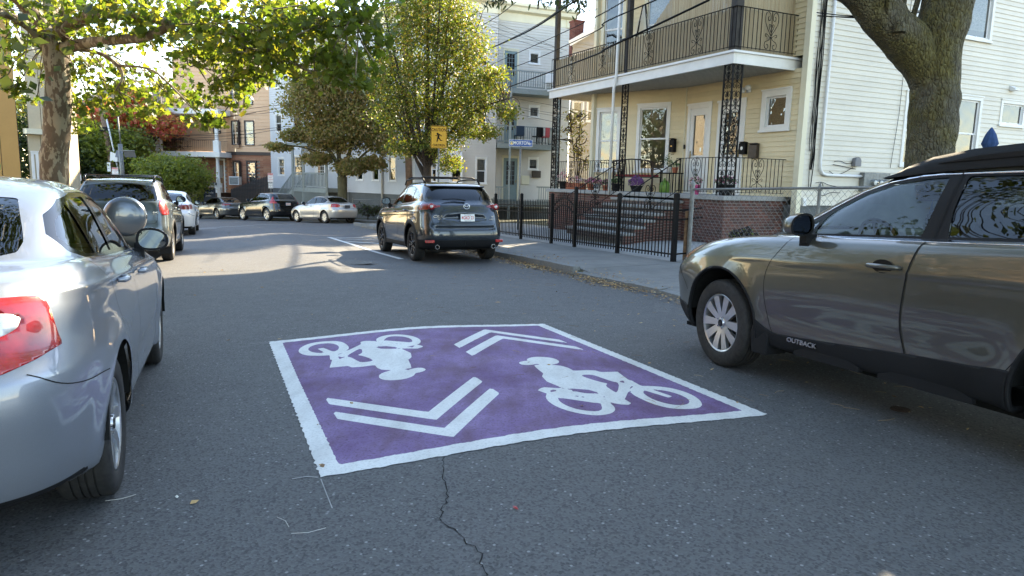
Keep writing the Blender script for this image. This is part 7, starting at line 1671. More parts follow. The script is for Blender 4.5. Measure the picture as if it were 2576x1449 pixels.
b = MB(); b.add([(x0 - .5, q.y - .6, ze),(x1 + .6, q.y - .6, ze),(x1 + .6, q.y + 12, ze),(x0 - .5, q.y + 12, ze),(x0, q.y + 5, zt2),(tq.x + 1, q.y + 5, zt2)],[(0,1,5,4),(1,2,5),(2,3,4,5),(3,0,4)]); b.build('roof', M['shingle'], HB)
boxpart(HB, 'string_course', x0, x1 + .3, q.y - .3, q.y, q.z - 1.6, q.z - 1.2, 'cream_trim'); boxpart(HB, 'eaves_board', x0 - .4, x1 + .5, q.y - .5, q.y, ze - .5, ze, 'grey_paint'); boxpart(HB, 'string_course', x0, x1 + .3, q.y - .3, q.y, q.z - 3.6, q.z - 3.3, 'cream_trim')
rebase(HB, (q.x, q.y, -4))
# ================================================================ trees and shrubs
from mathutils import noise as mnoise
def bark(key, c0, c1, c2, sc=(1,1,.25), bump=.6, patch=None, sz=9):
    n = N(key); co = n.coord('Object', sc); a = n.noise(co, sz, 7,.7); big = n.noise(n.coord(),2.2,4)
    v = n.n('ShaderNodeTexVoronoi', feature='DISTANCE_TO_EDGE'); v.inputs['Scale'].default_value = sz * 1.6; n.l(co, v.inputs['Vector'])
    base = n.ramp(a, [(.28, c0),(.52, c1),(.75, c2)])
    if patch: n2 = n.noise(n.coord('Object', (1,1,.45)),7,5,.6); base = n.mix(n.ramp(n2,[(.50,(0,) * 3),(.525,(1,) * 3)], 'LINEAR'), base, patch)
    n.col(base); n.set(Roughness=.9)
    h = n.math('ADD', a, n.math('MULTIPLY', n.ramp(v.outputs[0],[(.0,(0,) * 3),(.25,(1,) * 3)]),.8)) if not patch else n.ramp(n.noise(n.coord('Object', (1,1,.45)),7,5,.6),[(.50,(0,) * 3),(.525,(1,) * 3)])
    n.set(Normal=n.bump(h, bump, .03)); M[key] = n.m; return n
bark('elm_bark', (.04,.036,.028),(.10,.092,.06),(.19,.18,.15),(1,1,.42),1.0, sz=20)
# moss on the elm bark
def moss():
    n = bpy.data.materials['elm_bark']; t = n.node_tree; p = t.nodes['Principled BSDF']; old = p.inputs['Base Color'].links[0].from_socket
    nz = t.nodes.new('ShaderNodeTexNoise'); nz.inputs['Scale'].default_value = 2.6; nz.inputs['Detail'].default_value = 6; co = t.nodes.new('ShaderNodeTexCoord'); t.links.new(co.outputs['Object'], nz.inputs['Vector'])
    rp = t.nodes.new('ShaderNodeValToRGB'); rp.color_ramp.elements[0].position = .40; rp.color_ramp.elements[1].position = .60; t.links.new(nz.outputs[0], rp.inputs[0])
    mx = t.nodes.new('ShaderNodeMix'); mx.data_type = 'RGBA'; t.links.new(rp.outputs[0], mx.inputs[0]); t.links.new(old, mx.inputs[6]); mm = t.nodes.new('ShaderNodeMix'); mm.data_type = 'RGBA'; mm.blend_type = 'MULTIPLY'; mm.inputs[0].default_value = 1
    t.links.new(old, mm.inputs[6]); mm.inputs[7].default_value = (1.05,1.0,.42,1); t.links.new(mm.outputs[2], mx.inputs[7]); t.links.new(mx.outputs[2], p.inputs['Base Color'])
moss()
bark('plane_bark', (.10,.075,.05),(.13,.10,.07),(.17,.13,.09),(1,1,.5),.5, patch=(.30,.27,.20)); bark('dark_bark', (.018,.014,.011),(.04,.03,.024),(.07,.055,.04),(1,1,.3),.7, sz=14); bark('maple_bark', (.05,.045,.025),(.09,.085,.045),(.13,.12,.07),(1,1,.3),.7, sz=12)
def leaf_mat(key, cs, tcs, trans=.5, rough=.45):
    """leaves: a diffuse side and the light they let through; colour varies from leaf to leaf"""
    m_ = bpy.data.materials.new(key); m_.use_nodes = True; t = m_.node_tree; t.nodes.clear()
    o = t.nodes.new('ShaderNodeOutputMaterial'); g = t.nodes.new('ShaderNodeNewGeometry'); ra = t.nodes.new('ShaderNodeValToRGB'); rb = t.nodes.new('ShaderNodeValToRGB')
    for r_, c_ in ((ra, cs),(rb, tcs)):
        e = r_.color_ramp.elements
        while len(e) < len(c_): e.new(.5)
        for i, (k, c) in enumerate(zip(e, c_)): k.position = i / (len(c_) - 1); k.color = tuple(c) + (1,)
        t.links.new(g.outputs['Random Per Island'], r_.inputs[0])
    d = t.nodes.new('ShaderNodeBsdfPrincipled'); d.inputs['Roughness'].default_value = rough; tl = t.nodes.new('ShaderNodeBsdfTranslucent'); mx = t.nodes.new('ShaderNodeMixShader'); mx.inputs[0].default_value = trans
    t.links.new(ra.outputs[0], d.inputs['Base Color']); t.links.new(rb.outputs[0], tl.inputs[0]); t.links.new(d.outputs[0], mx.inputs[1]); t.links.new(tl.outputs[0], mx.inputs[2]); t.links.new(mx.outputs[0], o.inputs[0]); M[key] = m_
leaf_mat('plane_leaf', [(.05,.07,.012),(.075,.10,.015),(.11,.13,.02),(.15,.13,.025)],[(.11,.20,.015),(.20,.29,.02),(.32,.40,.03),(.42,.38,.03)],.48)
leaf_mat('pear_leaf', [(.035,.05,.010),(.055,.075,.014),(.09,.10,.02),(.14,.09,.03)],[(.12,.19,.015),(.22,.30,.02),(.38,.44,.03),(.45,.30,.05)],.42)
leaf_mat('maple_leaf', [(.12,.13,.035),(.17,.16,.05),(.24,.18,.07),(.28,.19,.09)],[(.30,.36,.05),(.38,.38,.07),(.46,.33,.10),(.34,.38,.06)],.42)
leaf_mat('red_leaf_mat', [(.55,.09,.10),(.65,.16,.13),(.55,.24,.09),(.25,.20,.06)],[(.80,.16,.12),(.85,.28,.14),(.70,.40,.08),(.45,.42,.06)],.55)
leaf_mat('rust_leaf', [(.13,.06,.05),(.18,.09,.06),(.12,.11,.04),(.10,.05,.045)],[(.25,.10,.06),(.32,.16,.06),(.25,.24,.04)],.4)
leaf_mat('bush_leaf', [(.09,.12,.025),(.14,.17,.035),(.20,.22,.05)],[(.24,.32,.03),(.38,.42,.04),(.45,.45,.05)],.45)
leaf_mat('dark_leaf', [(.015,.025,.008),(.03,.045,.012),(.05,.06,.018)],[(.08,.12,.02),(.14,.18,.03)],.35)
leaf_mat('yellow_leaf', [(.30,.27,.05),(.38,.32,.06),(.20,.24,.05)],[(.55,.48,.05),(.6,.5,.06),(.35,.4,.04)],.5)
RS = np.random.RandomState(11)
LOBED = np.array([(0,-.5),(.16,-.30),(.50,-.22),(.34,.02),(.46,.26),(.18,.22),(0,.56),(-.18,.22),(-.46,.26),(-.34,.02),(-.50,-.22),(-.16,-.30)])
OVAL = np.array([(0,-.5),(.30,-.1),(.24,.25),(0,.5),(-.24,.25),(-.30,-.1)]); DIAM = np.array([(0,-.5),(.36,0),(0,.5),(-.36,0)])
def leaf_mesh(P, size, shape, up=.6, droop=.3, vary=.35, cup=.12):
    n = len(P); k = len(shape)
    nz = RS.normal(0,1,(n, 3)); nz[:, 2] = np.abs(nz[:, 2]) * up + .25; nz /= np.linalg.norm(nz, axis=1)[:, None]
    t = RS.normal(0,1,(n, 3)); t[:, 2] -= droop * 2; t -= nz * (t * nz).sum(1)[:, None]; t /= np.linalg.norm(t, axis=1)[:, None] + 1e-9; b = np.cross(nz, t)
    s = size * (1 + RS.uniform(-vary, vary, n)); V = np.empty((n, k + 1,3)); c = cup * s[:, None]
    for i, (a, d) in enumerate(shape): V[:, i] = P + b * (a * s)[:, None] + t * (d * s)[:, None] + nz * c * (abs(a) * 1.2 - .2) * RS.uniform(.3,1.6,(n, 1))
    V[:, k] = P; base = (np.arange(n) * (k + 1))[:, None]
    F = np.concatenate([np.stack([np.full(n, k), np.full(n, i), np.full(n, (i + 1) % k)],1)[:, None] for i in range(k)],1) + base[:, None]
    return V.reshape(-1,3), F.reshape(-1,3)
def quick_mesh(name, V, F, mt, smooth=False):
    me = bpy.data.meshes.new(name); k = F.shape[1]; me.vertices.add(len(V)); me.vertices.foreach_set('co', V.ravel().astype(np.float32)); me.loops.add(F.size); me.loops.foreach_set('vertex_index', F.ravel().astype(np.int32))
    me.polygons.add(len(F)); me.polygons.foreach_set('loop_start', np.arange(0, F.size, k, dtype=np.int32)); me.update(calc_edges=True); me.materials.append(mt)
    if smooth: me.polygons.foreach_set('use_smooth', np.ones(len(F), bool))
    return me
def clumps(spec, per=1.0):
    """spec: (centre, radii, number); points thick near the outside of each ellipsoid, in small sprays"""
    out = []
    for c, r, n in spec:
        n = int(n * per); ns = max(1, n // 14); d = RS.normal(0,1,(ns, 3)); d /= np.linalg.norm(d, axis=1)[:, None]; rad = RS.uniform(.15,1, ns) ** .5
        ctr = np.array(c) + d * rad[:, None] * np.array(r); sp = RS.randint(0, ns, n); rr_ = min(r) * .22 + .05
        off_ = RS.normal(0,1,(n, 3)) * rr_ * np.array([1,1,.6]); out.append(ctr[sp] + off_)
    return np.concatenate(out)
def tree(name, label, cat, base, trunk, limbs, crown, leafn, size, shape, lmat, bmat, twigs=120, near=0, group=None, twig_r=.012, droop=.3, up=.6):
    """trunk and limbs: lists of (points, radii); crown: clump spec in world space"""
    root = empty(name, base, label=label, cat=cat, group=group); B = Vector(base)
    def put(mb, nm, mt=None, **k): o = mb.build(nm, M[mt or bmat], root, smooth=True, **k); o.location = -B; return o
    rough = trunk[1][0] > .3 and base[1] < 20
    def fine(pts, r, k):
        sp = np.array(smooth_path(pts, 2)); sg_ = np.concatenate([[0], np.cumsum(np.linalg.norm(np.diff(sp, axis=0), axis=1))]); rr_ = np.interp(np.linspace(0,1, len(sp)), np.linspace(0,1, len(r)), r); u = np.linspace(0, sg_[-1], max(len(sp), int(sg_[-1] / k)))
        return [tuple(np.interp(u_, sg_, sp[:, i]) for i in range(3)) for u_ in u],[float(np.interp(u_, sg_, rr_)) for u_ in u]
    def gnarl(b, axis, amp):
        for i, v in enumerate(b.v):
            c = Vector(axis[i // 56]) if i // 56 < len(axis) else Vector(v); d = Vector(v) - c; q = Vector(v)
            k = mnoise.fractal(q * 2.0,1.0,2.0,3) * amp * 1.3 + abs(mnoise.noise(Vector((q.x * 13, q.y * 13, q.z * 3.2)))) * amp * .55; b.v[i] = tuple(q + d.normalized() * k)
    b = MB(); sp, rr_ = fine(*trunk, .05) if rough else (smooth_path(trunk[0],2), None)
    b.tube(sp, rr_ or list(np.interp(np.linspace(0,1, len(sp)), np.linspace(0,1, len(trunk[1])), trunk[1])),56 if rough else 14)
    if rough: gnarl(b, sp, .035 if base[0] > 0 else .025)
    put(b, 'trunk')
    allp = []
    for pts, r in limbs:
        sp = smooth_path(pts, 2); rr_ = list(np.interp(np.linspace(0,1, len(sp)), np.linspace(0,1, len(r)), r)); b = MB(); big = rough and r[0] > .15 and base[0] > 0
        if big: sp2, rr2 = fine(pts, r, .05); b.tube(sp2, rr2,56); gnarl(b, sp2,.03)
        else: b.tube(sp, rr_, 12 if r[0] > .05 else 6)
        put(b, 'limb'); allp += [(Vector(p), q) for p, q in zip(sp, rr_)]
    P = clumps(crown, leafn)
    if allp and twigs:
        LP = np.array([tuple(p) for p, _ in allp]); b = MB(); idx = RS.choice(len(P), min(twigs, len(P)), False)
        for i in idx:
            q = P[i]; j = np.argmin(np.linalg.norm(LP - q, axis=1) + RS.uniform(0,.4, len(LP))); a = Vector(LP[j]); e = Vector(q); mid = a.lerp(e, .5) + Vector(RS.normal(0,.08,3)) + Vector((0,0,.12 * (e - a).length)); b.tube(smooth_path([a, mid, e],1),[twig_r * 1.6, twig_r, twig_r * .5][:1] * 1 + [twig_r] * 3 if False else twig_r, 4, cap=False)
        put(b, 'twigs', kind='stuff')
    if near:
        d = np.linalg.norm(P - np.array([0,0, CH]), axis=1); V_ = (P - np.array([0,0, CH])); zc = V_ @ _F; xs_ = np.abs(V_ @ _R / zc) * 1768; ys_ = np.abs(V_ @ _U / zc) * 1768
        vis = np.nonzero((xs_ < 1290) & (ys_ < 725) & (zc > 0))[0]; pick = vis[np.argsort(d[vis])[:near]]; keep = np.ones(len(P), bool); keep[pick] = False
        Vm, Fm = leaf_mesh(np.zeros((24,3)), size, shape, up, droop); k = len(shape) + 1; ms = [quick_mesh('leaf', Vm[i * k:(i + 1) * k], Fm[i * len(shape):(i + 1) * len(shape)] - i * k, M[lmat]) for i in range(24)]
        for n_, i in enumerate(pick): link('leaf', ms[n_ % 24], root, tuple(P[i] - np.array(B)))
        P = P[keep]
    V, F = leaf_mesh(P, size, shape, up, droop); o = link('crown', quick_mesh('crown', V, F, M[lmat]), root, kind='stuff'); o.location = -B
    return root
A_ = lambda px, py, Y: tuple(at(px, py, Y))
def cl(px, py, Y, rx, ry, rz, n): return (A_(px, py, Y),(rx, ry, rz), n)
# ---- plane tree, left
g0 = gz(-10.2,15.7); tb_ = (-10.1,15.7, g0 + .1)
trk = [tb_, A_(132,440,15.7), A_(142,330,15.7), A_(148,230,15.7), A_(143,150,15.7), A_(137,95,15.7)]
limbs = [([A_(137,110,15.7), A_(95,50,15.6), A_(40,-10,15.3), A_(-40,-80,15.0)],[.20,.15,.12,.08]),([A_(120,120,15.7), A_(80,70,15.2), A_(20,35,14.6), A_(-60,20,14)],[.13,.10,.07,.04]),
    ([A_(137,110,15.7), A_(128,50,15.9), A_(127,-30,16.2), A_(130,-160,16.5)],[.19,.17,.14,.09]),([A_(145,110,15.7), A_(160,50,15.6), A_(180,-10,15.5), A_(240,-110,15.2)],[.16,.13,.11,.07]),
    ([A_(150,95,15.7), A_(190,55,15.2), A_(245,32,14.7), A_(300,-10,14.2), A_(340,-60,13.9)],[.15,.13,.12,.09,.06]),([A_(245,32,14.7), A_(330,42,14.2), A_(470,60,13.6), A_(600,90,13.1), A_(680,130,12.8), A_(800,190,12.5)],[.11,.09,.07,.055,.04,.015]),
    ([A_(600,88,13.1), A_(700,70,12.8), A_(800,70,12.6), A_(900,60,12.2)],[.045,.035,.025,.01]),([A_(155,125,15.7), A_(210,108,15.1), A_(300,100,14.5), A_(370,95,14.1), A_(430,65,13.8), A_(470,30,13.5), A_(540,-20,13.2)],[.14,.115,.10,.09,.07,.05,.03]),
    ([A_(170,122,15.6), A_(250,130,15.3), A_(300,165,15.2), A_(312,195,15.1), A_(290,228,15)],[.05,.045,.04,.03,.015]),([A_(300,165,15.2), A_(380,170,14.8), A_(430,215,14.5), A_(500,290,14.3), A_(540,320,14.2)],[.03,.025,.02,.012,.006]),([A_(430,75,13.8), A_(470,120,13.7), A_(510,190,13.6), A_(540,230,13.6)],[.02,.016,.012,.006])]
crown = [cl(30,40,15.8,1.1,1.2,.8,420), cl(40,150,15.5,.7,.9,.45,170), cl(85,215,15.7,.45,.6,.35,110), cl(60,245,15.3,.5,.5,.25,70), cl(120,20,16.3,.9,1.4,.6,170), cl(210,60,15.9,1.0,1.3,.6,330), cl(300,60,15.1,1.0,1.2,.6,330), cl(270,20,14.4,1.2,1.6,.5,330),
    cl(240,190,16.5,.75,.8,.55,330), cl(215,290,16.5,.45,.6,.4,170), cl(330,210,15.9,.85,.9,.42,330), cl(300,270,15.8,.8,.7,.35,250), cl(370,285,15.7,.45,.5,.25,110), cl(420,200,15.5,.45,.6,.35,130), cl(455,250,15.2,.35,.4,.3,60),
    cl(400,45,14.5,1.2,1.4,.55,480), cl(500,60,13.4,1.1,1.3,.6,520), cl(590,110,13.2,1.0,1.1,.6,520), cl(660,60,13,1.2,1.3,.6,620), cl(745,120,12.7,.95,1.0,.6,560), cl(790,50,12.5,1.1,1.2,.6,560), cl(870,70,12.2,.75,1.0,.55,420), cl(920,100,12.1,.42,.6,.5,170), cl(840,170,12.2,.55,.6,.32,240), cl(905,190,12.1,.36,.4,.20,90), cl(880,215,12.2,.28,.3,.14,50),
    cl(560,190,13.8,.55,.6,.42,260), cl(590,230,13.8,.55,.6,.28,190), cl(520,270,14,.36,.5,.35,130), cl(505,300,14.1,.26,.3,.25,60), cl(550,315,14,.34,.4,.14,70), cl(700,160,13,.7,.7,.3,200), cl(490,130,13.6,.5,.6,.45,140), cl(640,200,13.6,.45,.5,.2,110),
    cl(350,-60,13,2.5,2,.8,500), cl(700,-60,12.3,2.5,2,.8,600), cl(0,-60,15,2.5,2,.8,300), cl(-80,80,15.3,1.2,1.4,1.4,300)]
tree('plane_tree', 'plane tree with flaking bark and glowing yellow green leaves behind the silver saloon', 'tree', tb_, (trk, [.33,.27,.265,.255,.25,.27]), limbs, crown, .85,.125, LOBED, 'plane_leaf', 'plane_bark', 260, near=300, droop=.5)
for (px, py, dx) in ((135,170,-.02),):
    pass
# ---- tall pear tree behind the crossover
X0, Y0 = -3.45,28.0; bz = float(gz(X0, Y0)) + .15; pb = (X0, Y0, bz)
limbs = []; 
for i in range(15):
    a = i * 2.4 + .3; r_ = RS.uniform(.5,2.3); h = RS.uniform(5.0,10.2); z0 = bz + RS.uniform(1.6,2.6); tip = Vector((X0 + math.cos(a) * r_, Y0 + math.sin(a) * r_ * .8, bz + h)); s0 = Vector((X0, Y0, z0))
    limbs.append(([s0, s0.lerp(tip, .22) + Vector((math.cos(a) * .28, math.sin(a) * .2,.1)), s0.lerp(tip, .6) + Vector((math.cos(a) * .15,0,.2)), tip],[.075,.06,.035,.012]))
limbs += [([(X0, Y0, bz + 2.2), A_(1150,300,27.6), A_(1230,262,27.2), A_(1290,245,27)],[.06,.04,.025,.01]),([(X0, Y0, bz + 2.3), A_(1010,330,28), A_(960,250,28)],[.06,.04,.015])]
crown = [cl(1070,-60,28,1.7,1.6,1.5,3000), cl(1070,40,28,1.75,1.7,1.2,3400), cl(1060,130,28,1.9,1.8,1.2,3600), cl(1075,220,28,2.0,1.9,1.1,3600), cl(1010,290,28,1.2,1.4,.8,1600), cl(1150,290,27.7,1.2,1.3,.75,1700), cl(1210,230,27.4,.95,1.1,.7,1400), cl(1245,190,27.3,.55,.8,.35,500), cl(1275,285,27.2,.45,.6,.35,330), cl(1200,330,27.4,.95,.9,.35,750), cl(1100,360,27.6,1.1,1.2,.5,1200), cl(1020,370,27.9,.7,.9,.45,650), cl(1130,410,27.4,.50,.6,.35,420), cl(1180,130,27.8,.9,1.2,.8,1200), cl(965,190,28,.55,1.1,1.1,700), cl(1160,50,27.9,.7,1,.7,700)]
tree('pear_tree', 'tall upright tree with dense small green leaves behind the warning sign', 'tree', pb, ([pb, (X0, Y0, bz + 1.4),(X0 + .02, Y0, bz + 2.4),(X0, Y0, bz + 5),(X0, Y0, bz + 9)],[.17,.15,.16,.07,.02]), limbs, crown, 2.0,.09, OVAL, 'pear_leaf', 'dark_bark', 500, twig_r=.009)
# ---- maple on the far pavement
mp = Vector((-9.75,40.2)); mz = float(gpl(mp.x, mp.y)) + .15; mb0 = (mp.x, mp.y, mz)
limbs = [([(mp.x, mp.y, mz + 2.0), A_(845,400,40), A_(820,370,39.8), A_(760,340,39.6)],[.16,.12,.08,.03]),([(mp.x, mp.y, mz + 2.2), A_(850,380,40), A_(845,310,40), A_(820,240,40)],[.15,.12,.08,.03]),([(mp.x, mp.y, mz + 2.3), A_(880,380,40), A_(900,310,40.2), A_(890,220,40.2)],[.15,.11,.07,.02]),([(mp.x, mp.y, mz + 2.3), A_(900,400,40), A_(950,360,40), A_(985,340,40)],[.10,.07,.05,.02]),([A_(845,400,40), A_(770,370,39.6), A_(690,362,39.5), A_(650,365,39.5)],[.06,.045,.03,.01])]
crown = [cl(800,270,40,1.9,1.8,1.3,2600), cl(870,210,40.2,1.9,1.8,1.2,2400), cl(780,220,40,1.2,1.4,.9,1200), cl(920,290,40.2,1.5,1.7,1.2,2200), cl(850,340,40,2.2,1.8,.9,2600), cl(960,350,40,.9,1.2,.8,1100), cl(800,400,39.8,.9,1.1,.35,600), cl(700,370,39.5,.75,.7,.22,420), cl(740,340,39.6,.8,.8,.35,500), cl(880,420,39.8,.9,1,.45,900), cl(940,410,40,.75,.8,.4,600), cl(850,140,40.3,1.2,1.4,.9,900), cl(930,190,40.3,.9,1.2,1.0,900)]
tree('maple_tree', 'rounded maple with dull green and brown leaves beside the grey wooden stairs', 'tree', mb0,([mb0,(mp.x, mp.y, mz + 1.3),(mp.x, mp.y, mz + 2.4)],[.33,.26,.28]), limbs, crown, 2.3,.15, DIAM, 'maple_leaf', 'maple_bark', 200, twig_r=.014)
# ---- big elm by the right kerb
ex, ey = 4.42,7.75; ez = float(gz(ex, ey)) + .1; eb = (ex, ey, ez)
def T(px, py, Y=7.75): return A_(px, py, Y)
trunk = ([eb, T(2333,430), T(2338,360), T(2345,250), T(2352,170), T(2362,90), T(2385,0), T(2400,-120), T(2410,-300)],[.33,.245,.238,.232,.245,.245,.225,.20,.15])
limbs = [([T(2345,210), T(2300,130), T(2240,60,7.6), T(2172,-5,7.5), T(2080,-90,7.3), T(1950,-220,7)],[.22,.22,.20,.18,.16,.10]),([T(2228,62,7.5), T(2232,20,7.35), T(2238,-30,7.3)],[.03,.022,.02])]
tree('elm_tree', 'thick forked elm trunk with mossy ridged bark behind the olive wagon', 'tree', eb, trunk, limbs, [((3.0,8.0,9.2),(4.5,4.5,1.6),3600),((7.5,9.0,10.0),(4.0,4.0,1.8),2600),((1.5,4.0,9.5),(4.0,3.5,1.4),2000),((6.5,3.5,9.5),(4.0,3.5,1.5),1600)],1.0,.17, OVAL, 'bush_leaf', 'elm_bark', 60, twig_r=.03)
kn = MB(); q = Vector(T(2262,66,7.42)); kn.lathe([(.001,.06),(.04,.05),(.065,0),(.07,-.06)],10, c=tuple(q), axis='z'); o = kn.build('knot', M['elm_bark'],[k for k in bpy.data.objects if k.name == 'elm_tree'][0], smooth=True); o.location = -Vector(eb)
# ---- hanging twigs at the top edge
hb = (-1.0,9.0,6.5)
sp_ = []
for (px, py) in ((1240,2),(1262,5),(1300,-6),(1345,-8),(1360,2),(1395,4),(1420,10),(1440,2),(1455,14),(1465,4),(1478,8),(1240,-30),(1330,-40),(1440,-40)): sp_.append(cl(px, py, 9.5,.13,.25,.07,26))
tree('overhanging_branch', 'dark drooping twigs with narrow leaves hanging in at the top edge', 'branch', A_(1700,-420,9.6),([A_(1700,-420,9.6), A_(1560,-160,9.6), A_(1420,-40,9.5), A_(1240,-20,9.5)],[.05,.03,.02,.008]),[([A_(1420,-40,9.5), A_(1445,10,9.5)],[.008,.003]),([A_(1250,-20,9.5), A_(1243,12,9.5)],[.008,.003]),([A_(1350,-30,9.5), A_(1352,4,9.5)],[.006,.002])], sp_, 1,.085, np.array([(0,-.5),(.13,-.1),(.10,.25),(0,.5),(-.10,.25),(-.13,-.1)]), 'dark_leaf', 'dark_bark', 30, twig_r=.004, droop=1.2)
# ---- background trees and shrubs
def far_tree(name, label, px, pbase, Y, spec, n, size, mt, cat='tree', tr=.25, group=None, h=3.0):
    b = at(px, pbase, Y); b.z = float(gpl(b.x, b.y)); tp = b + Vector((0,0, h)); top = b + Vector((.1,0, h * 1.8))
    lb = [([tuple(tp), tuple(tp.lerp(Vector(c[0]),.5) + Vector((0,0,.2))), tuple(c[0])],[tr * .5, tr * .3,.03]) for c in spec[:5]]
    return tree(name, label, cat, tuple(b),([tuple(b), tuple(tp), tuple(top)],[tr, tr * .8, tr * .3]), lb, spec, n, size, DIAM, mt, 'dark_bark', 60, group=group, twig_r=.02)
far_tree('red_tree', 'tree with scarlet and orange top leaves behind the leaning pole', 330,470,52,[cl(300,285,52,2.4,2,1.0,2300), cl(250,300,52,1.6,2,1.0,1300), cl(370,300,52,2.0,2,1.0,1700), cl(420,320,52,1.1,1.5,.8,700), cl(345,255,52,1.1,1.3,.8,700), cl(230,330,52,1.2,1.6,.8,700)],1.1,.26, 'red_leaf_mat')
far_tree('green_brown_tree', 'broad green and russet tree below the scarlet one', 270,480,50,[cl(250,370,50,2.4,2,1.5,2700), cl(310,370,50,2.0,2,1.5,2200), cl(210,410,50,1.6,2,1.0,1500), cl(290,425,50,2.2,2,.9,1800), cl(200,350,50,1.2,1.5,1.3,1000)],1.4,.24, 'bush_leaf')
far_tree('maroon_tree', 'dark maroon leaved tree in front of the pink brick building', 400,470,56,[cl(400,340,56,2.2,2,1.3,2400), cl(440,360,56,1.4,1.6,1.1,1300), cl(355,370,56,1.8,2,1.2,1700)],1.3,.24, 'rust_leaf')
far_tree('round_bush', 'rounded sunlit green bush left of the white porch column', 430,480,46,[cl(400,425,46,1.7,1.8,.9,2300), cl(450,430,46,1.6,1.8,1.0,2200), cl(490,450,46.4,1.1,1.5,.8,1300), cl(360,455,46,1.2,1.5,.6,1100), cl(430,470,46,2.2,1.7,.6,1800)],1.4,.16, 'bush_leaf', cat='bush', h=.8)
far_tree('dark_tree', 'dark green tree between the mustard house and the plane trunk', 95,470,48,[cl(90,400,48,1.8,2,2.0,2400), cl(110,330,48,1.6,2,1.8,1800), cl(180,430,48,1.6,2,1.2,1400), cl(190,370,52,1.6,2,1.6,1400)],1.3,.25, 'dark_leaf')
far_tree('yellow_tree', 'yellow green tree crown behind the plane trunk', 130,470,58,[cl(110,270,58,2.6,2,1.8,2000), cl(190,300,58,2.0,2,1.4,1400), cl(60,300,58,2,2,2,1000)],1.3,.26, 'yellow_leaf')
far_tree('distant_tree', 'distant yellow green tree on the skyline beyond the pink building', 440,400,96,[cl(430,265,96,2.4,2,1.6,1400), cl(470,262,96,2.2,2,1.6,1300), cl(405,280,96,1.6,2,.8,600)],1.0,.24, 'yellow_leaf')
far_tree('slender_tree', 'thin open tree with sparse leaves in the gap beside the porch', 1450,520,26.5,[cl(1450,350,26.5,.55,.6,.9,420), cl(1435,310,26.5,.4,.5,.5,180), cl(1475,400,26.5,.4,.5,.5,180), cl(1460,290,26.5,.3,.4,.3,70)],1.2,.075, 'maple_leaf', tr=.05, h=1.6)
far_tree('hedge_shrub', 'low dark green shrub behind the far wire fence', 925,545,41.2,[cl(920,528,41.2,.9,.6,.35,800), cl(945,530,41.0,.6,.5,.3,400)],1.2,.07, 'dark_leaf', cat='shrub', tr=.04, h=.3)
far_tree('small_shrub', 'leafy shrub by the for sale sign', 500,520,50.5,[cl(498,500,50.5,.7,.6,.5,700), cl(520,490,51,.5,.6,.5,400)],1.2,.09, 'bush_leaf', cat='shrub', tr=.04, h=.4)
far_tree('weed', 'small weeds at the foot of the brick porch wall', 1890,600,14.0,[cl(1890,585,14.0,.12,.1,.12,80), cl(1850,590,14,.08,.1,.06,40)],1.2,.04, 'bush_leaf', cat='weed', tr=.008, h=.05)
for i, (x, y, sx, sz, n) in enumerate(((-9.6,8.0,3.0,3.0,5200),(-10.5,2.5,2.6,2.2,3600),(-8.2,-6.0,2.8,2.5,3600))):  # out-of-view trees, put in so car glass mirrors leaves instead of open sky
    z = float(gz(x, y)); sky_screen = [((-4.6,5.0, z + 9.6),(4.6,5.0,2.6),7000)] if i == 0 else []  # extra crown away from the trunk, added to screen the sky overhead
    tree('street_tree', ['dense dark tree on the left pavement level with the painted panel', 'dense low tree in the yard left of the silver saloon', 'dense tree on the left side behind the silver saloon'][i], 'tree', (x, y, z),([(x, y, z),(x, y, z + 2),(x, y, z + 4)],[.2,.16,.1]),[([(x, y, z + 2),(x + .8, y, z + 4)],[.1,.03])],[((x, y, z + 4.4),(sx, sx, sz), n),((x, y, z + 1.4),(sx * .8, sx, 1.0), n // 3)] + sky_screen, 1.3,.19, DIAM, 'dark_leaf', 'dark_bark', 30)
